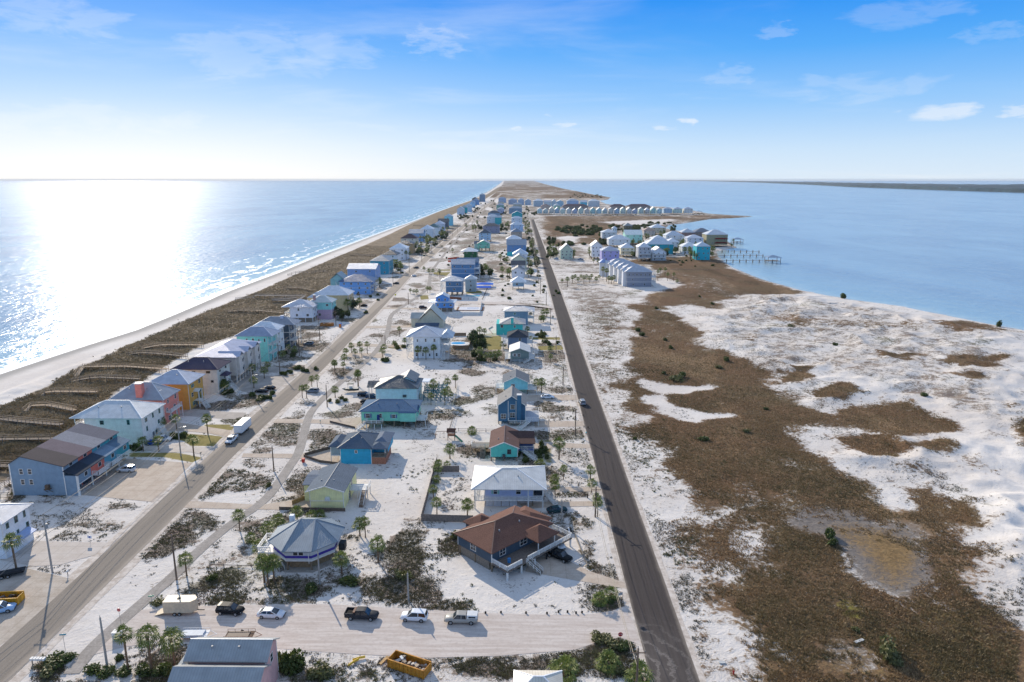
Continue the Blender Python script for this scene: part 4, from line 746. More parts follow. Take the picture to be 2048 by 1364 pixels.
# -- blue house with the brown roof, turned to the street corner
T = H('beach_house', 'dark blue raised house with brown shingle hip roofs and white-railed deck', 'brown-roofed blue house', (.3, 129.1, 16.4, 1145), '#3f5364', '#6f4e40', he=4.55, D=10.2, rise=2.5, mat_r='s', stilt=2.0, rot=math.pi / 4, nF=[3], nR=0, nL=[1], ov=.7, enc=None, hl=.8, ww=1.5, dr=False)
wing(T, 'hip', 1.2, 6.4, -3.6, 1.0, 2.0, 4.5, 1.75, '#3f5364', '#6f4e40', 's', ov=.5, solid=False); wing(T, 'hip', -3.5, 1.0, 8.6, 13.2, 0, 4.3, 1.6, '#3f5364', '#6f4e40', 's', ov=.5); wing(T, 'hip', 4.2, 10.0, 1.6, 8.8, 2.0, 4.5, 1.4, '#3f5364', '#6f4e40', 's', ov=.5)
dk = MB().box(-8.2, 10.6, -4.4, -.02, 1.74, 2.0).build('deck', wood('#7a6f66'), T); r = MB(); rail(r, [(-8.15, 0), (-8.15, -4.35), (-4.2, -4.35)], 2.0, 1.0, .1, 0, 4); rail(r, [(-2.6, -4.35), (10.55, -4.35), (10.55, 1.5)], 2.0, 1.0, .1, 0, 4); r.build('railing', WHITE_T, dk)
for x in (-8.0, -4.2, -.5, 3.0, 6.5, 10.3): post('post', WHITE_T if x != 3 else DARK, T, x, -4.2, 0, 2.0, .28)
for x in (1.4, 6.2): post('porch_post', WHITE_T, T, x, -3.4, 2.0, 4.5, .16)
stairs(T, (-2.7, -4.4, 2.0), (-1.6, -7.2, 0), 1.3, GREYW, WHITE_T); MB().box(-8.0, -2.0, 1.0, 9.6, 0, 1.9).build('lattice_skirt', wood('#8d8274'), T)
tb = MB().tube([(-5.6, -2.2, 2.02), (-5.6, -2.2, 2.9)], .35, 10).build('grill_cover', paint('#3b7fb5'), T)
# -- periwinkle hip house
T = H('beach_house', 'periwinkle raised house with wide pale blue hip roof and white balcony', 'periwinkle hip-roofed house', (-2.6, 151.8, 11.4, 1016), '#b4c2e4', '#b0b8c0', he=5.2, D=11.5, rise=2.3, stilt=2.35, nF=[2], nR=2, extra=(2.6, 2.6, 1.6, 0), ov=.5, shut=paint('#8fc7c0'), trim=True, dr=False)
Wd, D, h, _ = dims(T); dk = MB().box(-Wd / 2 - 2.4, Wd / 2 + 2.4, -1.6, -.01, 2.1, 2.35).build('balcony', WHITE_T, T); r = MB(); rail(r, [(-Wd / 2 - 2.35, 6), (-Wd / 2 - 2.35, -1.55), (Wd / 2 + 2.35, -1.55), (Wd / 2 + 2.35, 3)], 2.35, .95, .06, .4, 2); r.build('railing', WHITE_T, dk); MB().box(-Wd / 2 - 2.4, -Wd / 2 - .01, 0, D, 2.1, 2.35).build('deck', WHITE_T, T); MB().box(Wd / 2 + .01, Wd / 2 + 2.4, 0, D, 2.1, 2.35).build('deck', WHITE_T, T)
for x in (-Wd / 2 - 2.2, Wd / 2 - 1.2, Wd / 2 + 2.2): post('post', WHITE_T, T, x, -1.45, 0, 5.1, .26)
for i in range(4): MB().box(-Wd / 2 + .15 + i * 1.9, -Wd / 2 + 1.9 + i * 1.9, -.06, .3, .05, 2.0).build('storage_panel', paint('#c9ccd2'), T)
MB().box(Wd / 2 + .3, Wd / 2 + 2.2, 1, 4, 2.4, 5.0).build('screened_porch', paint('#343a42'), T)
stairs(T, (Wd / 2 + 2.6, 3.6, 2.35), (Wd / 2 + 5.4, .9, 0), 1.2, WHITE_T, WHITE_T)
# -- turquoise gable with the brown roof
T = H('beach_house', 'turquoise gabled house with dark brown shingle roof and small side decks', 'turquoise brown-roofed house', (-4.4, 178.9, 7.4, 922), '#4fc3b6', '#6b5048', he=3.9, D=12.6, rise=1.75, roof='gy', mat_r='s', stilt=1.2, nF=[0], nR=[1], nL=[1], ov=.45)
window(T, 1.4, 2.1, .9, 1.2, 'F', 12.6, 7.4, paint('#4a3a36')); wing(T, 'gx', .8, 8.0, 6.4, 11.8, 1.4, 3.7, 1.7, '#4a6fae', '#55413c', 's'); dk = MB().box(3.75, 8.3, 4.0, 6.3, 1.5, 1.7).build('porch', paint('#5168a8'), T); r = MB(); rail(r, [(3.8, 4.05), (8.25, 4.05), (8.25, 6.3)], 1.7, 1.0, .07, .4, 2); r.build('railing', WHITE_T, dk)
fix(roof_mesh('shedF', 3.5, 8.6, 3.8, 6.6, 3.6, .5).build('porch_roof', shingle('#55413c'), T))
for x, y in ((3.9, 4.1), (8.1, 4.1)): post('post', WHITE_T, T, x, y, 0, 3.6, .16)
dk = MB().box(-9.4, -3.75, 5.5, 9.5, 1.5, 1.7).build('deck', GREYW, T); r = MB(); rail(r, [(-3.8, 5.55), (-9.35, 5.55), (-9.35, 9.45)], 1.7, 1.0, .07, 0, 2); r.build('railing', WHITE_T, dk)
for x in (-9.2, -6): post('post', GREYW, T, x, 5.7, 0, 1.6, .2)
stairs(T, (-6.0, 5.4, 1.7), (-6.0, 1.6, 0), 1.3, GREYW); stairs(T, (5.2, 4.0, 1.7), (8.6, .6, 0), 1.2, WHITE_T); MB().box(-.6, .4, -.7, 0, 1.0, 1.25).box(-.45, .35, -.6, -.05, 1.25, 2.0).build('air_conditioner', paint('#4a4d50'), T)
# -- the dark teal-blue tall house with chimney
T = H('beach_house', 'tall teal-blue house with stacked gables, white trim and wide chimney', 'teal-blue chimney house', (-2.7, 208.6, 8.6, 848), '#38698a', '#8d8b86', he=6.1, D=10.5, rise=3.3, roof='gy', mat_r='s', stilt=.9, nF=[0, 0], nR=2, ov=.4, dr=False)
window(T, -2.6, 1.8, 1.5, 1.5, 'F', 10, 8.6); window(T, .3, 5.0, 1.3, 1.3, 'F', 10, 8.6); window(T, .2, 2.2, 1.5, 1.5, 'F', 10, 8.6); MB().box(1.7, 3.0, -.75, .4, .9, 9.6).build('chimney', siding('#40718f'), T); MB().box(1.55, 3.15, -.9, .55, 9.6, 9.85).build('chimney_cap', WHITE_T, T)
for x in (-1.1, 1.35): MB().box(x - .09, x + .09, -.08, .02, .9, 7.6).build('trim', WHITE_T, T)
dk = MB().box(-1.0, 5.6, -2.2, -.02, .75, .95).build('front_deck', GREYW, T); r = MB(); rail(r, [(-.95, 0), (-.95, -2.15), (4.6, -2.15)], .95, 1.0, .07, .35, 2); r.build('railing', WHITE_T, dk)
dk = MB().box(4.32, 8.6, -2.2, 8.0, 1.6, 1.8).build('side_deck', paint('#b9bdc2'), T); r = MB(); rail(r, [(4.4, -2.15), (8.55, -2.15), (8.55, 7.95), (4.4, 7.95)], 1.8, 1.05, .07, .4, 2); r.build('railing', WHITE_T, dk)
for x, y in ((8.4, -2), (8.4, 3), (8.4, 7.8), (4.5, -2)): post('post', WHITE_T, T, x, y, 0, 1.6, .22)
stairs(T, (5.4, -2.3, 1.8), (2.2, -5.2, 0), 1.2, WHITE_T)
T = H('beach_house', 'light cyan gabled house on pilings with white decks either side', 'cyan gabled stilt house', (-1.6, 240, 8.6, 788), '#7fcfd6', '#6a7076', he=4.4, D=9.5, rise=2.3, roof='gy', mat_r='s', stilt=1.7, nF=[1], nR=[1], porch=[('R', 3.2, 0, .7, [1.9], {'top': 1.9}), ('L', 3.0, .1, .7, [2.2], {'top': 2.2})])
T = H('beach_house', 'small grey-green gabled house with pale roof and white stair decks', 'grey-green gabled house', (-.3, 285, 7.9, 724), '#6f8583', '#b9bbbd', he=4.5, D=11.5, rise=1.7, roof='gy', stilt=1.5, nF=[1], nR=[1], enc='half', porch=[('R', 2.4, 0, .8, [1.6], {'top': 1.6}), ('L', 2.4, 0, .9, [1.6], {'top': 1.6})])
stairs(T, (4.4, -.2, 1.5), (1.6, -1.4, 0), 1.2, WHITE_T); window(T, -2.1, 2.6, .9, 1.1, 'F', 11, 7.9, None, paint('#cfd5d6'))
T = H('beach_house', 'slate blue house with dark charcoal hip roof behind grey-green one', 'slate blue dark-roofed house', (-1.3, 306, 8.6, 700), '#6a7f9b', '#3b4048', he=6.2, D=10, rise=2.3, mat_r='s', stilt=1.2, nF=[1, 1], nR=1, porch=[('R', 2.4, 0, .8, [3.4]), ('L', 2.4, 0, .8, [3.4])])
T = H('beach_house', 'bright turquoise house with grey roof and turquoise chimney', 'bright turquoise chimney house', (-5.4, 338, 13.2, 669), '#3fc8bd', '#8a8f9a', he=5.6, D=12, rise=2.4, nF=[0, 2], nR=1, stilt=0, extra=(-2, .8, 0, 0), chimney=(1.3, .2, 1.3, 8.6, '#4ed0c4'), floors=[0, 2.9], dr=False)
T = H('beach_house', 'blue-grey boxy house with pale grey roof behind turquoise chimney house', 'blue-grey pale-roofed house', (-2.3, 362, 12.4, 650), '#7388a3', '#a9adb9', he=7.5, D=11, rise=1.8, nF=[0, 1], nR=2, stilt=0, porch=[('R', 3.2, .1, .9, [3.6])], extra=(0, 3.0, 0, 0))
# -- octagon
def octagon():
    T = thing('octagonal_house', (-43.3, 129.4, 0), 'octagonal white and violet striped stilt house with grey metal roof', 'house'); landmark(-43.3, 129.4, 'octagonal stilt house')
    R = 6.6; o8 = lambda r, ph=math.pi / 8: [(r * math.cos(ph + math.pi / 4 * i), r * math.sin(ph + math.pi / 4 * i)) for i in range(8)]
    MB().prism(o8(R), 2.3, 4.75).build('wall', siding('#d0d4d4'), T); MB().prism(o8(R + .04), 2.75, 3.3).build('violet_stripe', paint('#4a3f9e'), T); MB().prism(o8(R + .05), 2.1, 2.4).build('floor_trim', WHITE_T, T)
    m = MB(); ro = o8(R + 1.0); b = m.vs([(x, y, 4.7) for x, y in ro] + [(x, y, 4.55) for x, y in ro]); t1 = m.vs([(-1.3, .6, 7.7), (1.6, 1.0, 7.5)])
    ap = [1, 1, 0, 0, 0, 0, 1, 1]
    for i in range(8):
        j = (i + 1) % 8; a, c = t1 + ap[i], t1 + ap[j]; m.face([b + i, b + j, c] if a == c else [b + i, b + j, c, a]); m.face([b + j, b + i, b + 8 + i, b + 8 + j])
    m.face([b + 8 + i for i in range(8)]); fix(m.build('roof', metal_roof('#8a969e'), T))
    m = MB()
    for i in range(8): m.bar((ro[i][0], ro[i][1], 4.76), ((-1.3, .6, 7.75) if ap[i] == 0 else (1.6, 1.0, 7.55)), .14, .08)
    m.build('roof_ridge', paint('#8d99a3', .5), T)
    MB().box(-4.6, -3.7, 3.3, 4.2, 5.2, 7.0).build('chimney', paint('#dfe3e6'), T)
    p8 = o8(R - .4)
    for x, y in p8: post('piling', PILE, T, x, y, 0, 2.3, .3)
    MB().prism(o8(R - 1.4), 0, 2.08).build('ground_enclosure', wood('#9a8466'), T); MB().prism(o8(R + .6), .0, .06).build('slab', CONC, T)
    w = T
    for k, (dx, n) in enumerate(((.55, 0), (-.55, 0))): link('window', wingwin(), T, (dx, -R * math.cos(math.pi / 8) - .02, 3.45), 0, (.9, 1, .55))
    dk = MB().box(-R - 2.6, -R + 1.2, -3.2, 2.4, 2.1, 2.35).build('deck', WHITE_T, T); r = MB(); rail(r, [(-R, -3.15), (-R - 2.55, -3.15), (-R - 2.55, 2.35), (-R, 2.35)], 2.35, 1.1, .12, 0, 3); r.build('railing', WHITE_T, dk)
    for x, y in ((-R - 2.4, -3), (-R - 2.4, 2.2)): post('post', WHITE_T, T, x, y, 0, 2.1, .22)
    stairs(T, (-R + .3, -3.6, 2.3), (-R + 3.2, -6.2, 0), 1.1, GREYW, WHITE_T); MB().box(R + .1, R + 1.3, -1.5, .2, 1.9, 3.4).build('balcony', paint('#2c3035'), T)
    sc = MB().tube([(2.2, -R - .1, 2.0), (2.2, -R - .2, 4.2)], .06, 6).build('drain_pipe', WHITE_T, T)
octagon()
# -- yellow gabled house
T = H('beach_house', 'pale yellow gabled house with blue-grey shingle roof and side stair deck', 'pale yellow gabled house', (-44.9, 149.5, 7.8, 1019), '#e6e3a2', '#5f6b78', he=4.7, D=13.0, rise=1.45, roof='gy', mat_r='s', nF=[0, 0], nR=1, ov=.45, floors=[0, 2.2], vert=True, dr=True, extra=(.4, 0, 0, 0))
MB().box(-.3, .9, -.7, -.02, 2.5, 3.05).box(-.2, .8, -.5, -.04, 3.05, 3.3).build('air_conditioner', paint('#dadbd6'), T); MB().box(-3.9, 3.9, -.05, .0, 2.15, 2.3).build('trim_band', WHITE_T, T)
dk = MB().box(3.95, 8.4, 5.6, 9.0, 2.2, 2.4).build('deck', WHITE_T, T); r = MB(); rail(r, [(4, 5.65), (8.35, 5.65), (8.35, 8.95)], 2.4, 1, .08, .4, 2); r.build('railing', WHITE_T, dk); stairs(T, (7.6, 5.5, 2.4), (7.6, 1.2, 0), 1.1, wood('#8a6f5a'), WHITE_T)
for x, y in ((8.2, 5.8), (8.2, 8.8), (5.8, 5.8)): post('post', WHITE_T, T, x, y, 0, 2.3, .18)
wing(T, 'gx', -6.6, -3.9, 4.5, 12.5, 0, 4.3, .7, '#e0dd9e', '#6a7480', 's', ov=.3)
T = H('beach_house', 'bright sky blue house with slate hip roof and covered corner deck', 'bright sky blue house', (-44.3, 176.4, 8.4, 927), '#1fa3cf', '#51606f', he=4.75, D=10, rise=2.5, mat_r='s', nF=[0, 0], nR=0, nL=1, ov=.7, floors=[0, 2.2], hl=.6)
window(T, .1, 3.2, .6, .7, 'F', 10, 8.4); wing(T, 'hip', -7.2, -4.2, 1.5, 9.0, 1.9, 4.5, 1.3, '#8fa4ad', '#5b6876', 's', ov=.5); wing(T, 'hip', 4.2, 8.0, 3.4, 11.5, 1.9, 4.6, 1.3, '#2ba5cc', '#687482', 's', ov=.5); MB().box(4.25, 8.0, 0.02, 8.0, 0, 1.9).build('brick_base', wood('#b07a62'), T); dk = MB().box(4.25, 8.05, -.02, 3.3, 1.9, 2.1).build('deck', GREYW, T); r = MB(); rail(r, [(4.3, .02), (8.0, .02), (8.0, 3.3)], 2.1, 1, .07, .35, 2); r.build('railing', GREYW, dk)
post('post', WHITE_T, T, 7.9, .15, 2.1, 4.5, .18); fix(roof_mesh('hip', 3.6, 8.7, -.6, 4.4, 4.6, 1.1).build('porch_roof', shingle('#5b6876'), T)); post('post', WHITE_T, T, -7.0, 1.0, 0, 4.4, .18); MB().box(-7.1, -4.25, 1.0, 3.6, 1.85, 2.05).build('deck', WHITE_T, T)
T = H('beach_house', 'mint green raised house with blue shingle roof and front stair porch', 'mint green raised house', (-40.8, 205.4, 17.0, 853), '#7fd3b4', '#4b6a86', he=5.3, D=10.5, rise=2.1, mat_r='s', stilt=2.0, nF=[4], nR=1, ov=.7, hl=1.15, shut=paint('#5c6f9c'), dr=False)
door = MB().box(-3.6, -2.7, -.06, .02, 2.05, 4.0).build('door', paint('#2c3f86'), T); MB().box(-2.85, -2.79, -.1, -.05, 2.95, 3.1).build('handle', paint('#b0a890', .3), door)
dk = MB().box(-6.6, -1.6, -2.6, -.02, 1.8, 2.0).build('deck', GREYW, T); r = MB(); rail(r, [(-6.5, 0), (-6.5, -2.55), (-1.65, -2.55), (-1.65, 0)], 2.0, 1, .08, .4, 2); r.build('railing', WHITE_T, dk); stairs(T, (-6.7, -1.4, 2.0), (-9.4, -2.6, 0), 1.2, WHITE_T)
for x in (-6.4, -4, -1.8): post('post', WHITE_T, T, x, -2.4, 0, 1.8, .2)
wing(T, 'gx', 3.6, 8.4, -.6, 6, 2.0, 5.0, 1.5, '#86d6ba', '#5c7690', 's'); dk = MB().box(8.52, 11.4, 1, 6, 1.8, 2.0).build('side_deck', WHITE_T, T); r = MB(); rail(r, [(8.6, 1.05), (11.35, 1.05), (11.35, 6)], 2.0, 1, .08, .4, 2); r.build('railing', WHITE_T, dk); post('post', WHITE_T, T, 11.2, 1.2, 0, 1.8, .2); post('post', WHITE_T, T, 11.2, 5.8, 0, 1.8, .2)
T = H('beach_house', 'pale aqua tall house with dark blue ribbed metal roof and carport wing', 'pale aqua dark-roofed house', (-42.4, 228.7, 14.2, 807), '#b7dbe6', '#41566c', he=5.6, D=11.5, rise=2.9, nF=[0, 0], nR=2, ov=.6, hl=.3)
wing(T, 'gy', -.2, 5.8, 4.5, 13.5, 0, 6.6, 1.9, '#b7dbe6', '#5b6b7c'); wing(T, 'gx', -10.6, -7.2, 4.5, 9.5, 0, 4.6, 1.5, '#b7dbe6', '#41566c', solid=False); MB().box(5.9, 11.2, 8, 12, 5.3, 5.55).build('flat_roof', paint('#e9edf0', .5), T); MB().box(2.2, 3.4, -.5, -.02, 2.4, 3.2).build('air_conditioner', paint('#4d5459'), T)
for x, y in ((-10.4, 4.6), (-10.4, 9.2)): post('post', WHITE_T, T, x, y, 0, 4.6, .22)
T = thing('pile_frame', (-30.2, 232, 0), 'teal unfinished deck frame on tall pilings beside pale aqua house', 'deck frame'); TE = paint('#4d7d86')
for i in range(6):
    for j in range(4): post('piling', TE, T, -3.4 + i * 1.45, j * 3.2, 0, 3.4 + (i * 7 + j * 3) % 4 * .35, .28)
for j in range(4): MB().box(-3.6, 4.1, j * 3.2 - .2, j * 3.2 + .12, 2.7, 3.0).build('beam', TE, T)
m = MB(); [m.box(-3.5 + i * .75, -3.35 + i * .75, 0, 9.7, 3.02, 3.16) for i in range(11)]; m.build('joists', TE, T)
T = H('beach_house', 'tall white house with light blue hip roof and stacked white porches', 'tall white blue-roofed house', (-40.2, 291.5, 11.4, 716), '#e3e6ea', '#86a8d6', he=9.5, D=14, rise=3.4, nF=[4, 2, 3], nR=2, ov=.7, porch=[('L', 3.0, 0, .8, [3.2, 6.4]), ('R', 3.4, .1, .8, [3.2, 6.4])], extra=(2.6, 0, 0, 0), floors=[0, 3.1, 6.3], ww=.6)
wing(T, 'hip', 5.7, 10.5, 2, 12, 0, 8.6, 2.4, '#e3e6ea', '#8fb0d8', solid=False, ov=.6); stairs(T, (7.2, -.2, 3.2), (7.2, -3.8, 0), 1.2, WHITE_T)
T = H('beach_house', 'cream cottage with steep sweeping grey-green gable roof', 'steep-roofed cream cottage', (-46.4, 355, 12.6, 655), '#cdc8ae', '#a9ac9c', he=3.6, D=11, rise=7.2, roof='gy', nF=[2], nR=1, ov=.9, dr=True)
wing(T, 'gx', -10.5, -4.5, 1.5, 9, 0, 4.6, 2.4, '#cdc8ae', '#9aa8a6'); wing(T, 'gx', -6.6, 4.6, -9, -4.5, 0, 2.7, 1.2, '#8d99a6', '#43566a', 's')
T = H('beach_house', 'cornflower blue cottage with double-window gable and wraparound porch roof', 'cornflower blue cottage', (-44.3, 398.7, 10.3, 624), '#4f93e0', '#9cc0ea', he=5.9, D=9, rise=.9, nF=[3], nR=2, stilt=2.4, ov=.5, extra=(3.4, 1.2, 1.2, 0), hl=.9, enc='wood')
wing(T, 'gy', -4.6, 2.4, .4, 8, 5.4, 8.6, 1.9, '#4f93e0', '#8fb6e6', nF=2)
T = H('beach_house', 'three-storey slate blue house with white bands beside cottage', 'three-storey slate blue house', (-43.9, 455.8, 10.7, 592), '#52799e', '#8fa9cf', he=9.9, D=12, rise=2.8, nF=[1, 2, 1], nR=2, stilt=2.6, band=True, porch=[('L', 3.4, 0, .8, [2.8, 6.2])], extra=(3, 0, 0, 0), floors=[2.6, 6.2])
T = H('beach_house', 'pale grey two-storey house right behind three-storey slate blue one', 'pale grey narrow house', (-34.2, 474, 7.2, 580), '#9db0ba', '#a9bfd0', he=8.6, D=9, rise=2.4, nF=[1, 1], nR=2, stilt=0)
T = H('beach_house', 'wide steel blue house with white floor bands and long blue roof', 'wide steel blue house', (-45.0, 542, 17.9, 556), '#5b8ab8', '#5f95d6', he=10.6, D=13, rise=3.4, roof='gx', nF=[0, 1, 3], nR=2, band=True, porch=[('R', 4, 0, .9, [3.6, 7.2])], floors=[0, 3.6, 7.2])
wing(T, 'gx', -6, 11, 16, 27, 0, 10.4, 3.2, '#5b8ab8', '#6088bb'); 
T = H('beach_house', 'dark green house with white metal roof beyond steel blue house', 'dark green house', (928, 954, 515), '#2f6a3e', '#b9c9dc', ye=503, D=14, rise=3.4, nF=[1, 2], nR=1, extra=(3, 0, 0, 0))
T = H('beach_house', 'mint green gabled house with white trim on open pilings', 'mint gabled stilt house', (955, 979, 503), '#6fc2a8', '#8aa3ac', ye=487, D=14, rise=3.4, roof='gy', stilt=3.4, nF=[2, 2], nR=1, band=True)
wing(T, 'gx', -10, -4.5, 4, 12, 0, 8, 2.5, '#9fc4c0', '#5d7387')
T = H('beach_house', 'pale blue house under dark navy hip roof, left of palm cluster', 'pale blue navy-roofed house', (958, 981, 484), '#a9cbe6', '#3c5878', he=11, D=13, rise=4, nF=[2, 2], nR=1, band=True, stilt=2.5)
T = H('beach_house', 'grey lilac wide house with dark roof in middle row', 'grey lilac wide house', (966, 999, 466), '#9a9aae', '#4c4a55', he=10, D=15, rise=3.5, nF=[2, 3], nR=1)
T = H('beach_house', 'white house with turquoise right wing and pale roof in middle row', 'white-and-turquoise house', (974, 997, 449), '#c9d6e0', '#a9bfdc', he=13, D=15, rise=4, nF=[2, 2], nR=2, wall2=None); wing(T, 'gx', 4, 15, -3, 6, 0, 12, 3, '#35b3b8', '#9fb5cf')
MID = [('beach_house', 'dark blue roofed far house, first beyond the white-and-turquoise one', (976, 1000, 436), '#8aa5bd', '#3f5a7c', 10), ('beach_house', 'pale lilac far house in middle row with thin pale roof', (995, 1008, 428), '#b3b9d2', '#a0b0cc', 11),
       ('beach_house', 'far middle-row house with light periwinkle roof above a seagreen wall', (993, 1008, 420), '#7fae9f', '#8fa5cf', 12), ('beach_house', 'far middle-row house with blue hip roof and cream wall', (996, 1007.5, 412.5), '#c4c3b2', '#6f8fc0', 12), ('beach_house', 'last house of the middle row, wide with broad pale blue roof', (997, 1012, 405.5), '#9fb6d0', '#8fa6d0', 14)]
for nm, lb, p, w, r_, he in MID: H(nm, lb, lb.split(' with')[0].split(',')[0], p, w, r_, he=he, D=16, rise=4.5, nF=[1, 1], nR=1)
# -- row along the left of the new road, going away
ROWC = [('small hexagonal-looking pale blue house on open pilings with white hip roof', 'small pale blue stilt house', (1025, 1048, 580), '#86a8bf', '#c5d3e2', 5.6, 9, 'hip', dict(stilt=2.4, hl=0, rise=3.6, extra=(1, 1, 1, 1))),
 ('white gabled house with dark charcoal roof behind small pale blue stilt house', 'white charcoal-gabled house', (1024, 1048, 562), '#d9dbe0', '#3f414c', 8.0, 12, 'gy', dict(rise=2.8, stilt=1.5)),
 ('pale house with dark brown-grey roof, second white house of the row', 'pale brown-grey-roofed house', (1023, 1050, 551), '#c8ccd4', '#54525c', 8.5, 10, 'gx', dict(rise=3)),
 ('cream house with big slate blue cross gable beside right road', 'cream slate-gabled house', (1024, 1053, 538), '#cfd0b8', '#6f8296', 8, 14, 'gy', dict(rise=4.5)),
 ('white house with bright pale blue metal roof near dark palms', 'white pale-blue-roofed house', (1026, 1055, 526), '#dfe4ea', '#a9c4ea', 8, 16, 'hip', dict(rise=4.5)),
 ('two-tone house, steel blue gable with windows above turquoise ground floor', 'steel blue over turquoise house', (1014, 1052, 512), '#5c8cbf', '#7f9cc4', 11, 14, 'gx', dict(rise=5, wall2='#3cc0c4', zsplit=4.2)),
 ('cream house with broad white hip roof, beyond two-tone house', 'cream white-roofed house', (1016, 1042, 494), '#d8d8c4', '#c8d6ea', 9, 14, 'hip', dict(rise=4, extra=(2, 0, 0, 0))),
 ('tan house with blue twin roofs left of right road', 'tan twin-roofed house', (1022, 1044, 478), '#b7aa9c', '#5f84b4', 9, 14, 'hip', dict(rise=4.5)),
 ('pale sky blue house with wide light roof, beyond tan house', 'pale sky blue far house', (1021, 1046, 462), '#a9c6e4', '#b0c8e8', 9, 15, 'hip', dict(rise=4.5)),
 ('white box house with light blue roof under turquoise one', 'white box far house', (1023, 1044, 451), '#cfdcea', '#9cc0ea', 12, 12, 'hip', dict(rise=3)),
 ('turquoise far house with pale arched roof, twin front windows', 'turquoise far house', (1023.5, 1044.5, 442), '#35aeb8', '#8fb4d8', 13, 14, 'gy', dict(rise=5)),
 ('far house with stepped slate roofs, just beyond turquoise far house', 'stepped slate far house', (1018, 1044, 427.5), '#7f9fb8', '#86a4c6', 12, 15, 'hip', dict(rise=4)),
 ('far pale house with wide flat-looking roof before last crossing', 'far pale wide house', (1026, 1044, 418), '#b5b5a8', '#8ea9c8', 12, 15, 'hip', dict(rise=4)),
 ('far lavender-roofed house near end of right row', 'far lavender house', (1017, 1034, 409), '#9fb0c8', '#93a8d2', 13, 18, 'hip', dict(rise=5))]
for lb, sh, p, w, r_, he, D_, rf, kw in ROWC: H('beach_house', lb, sh, p, w, r_, he=he, D=D_, roof=rf, nF=kw.pop('nF', [1, 2]), nR=0, nL=1, group=None, **kw)
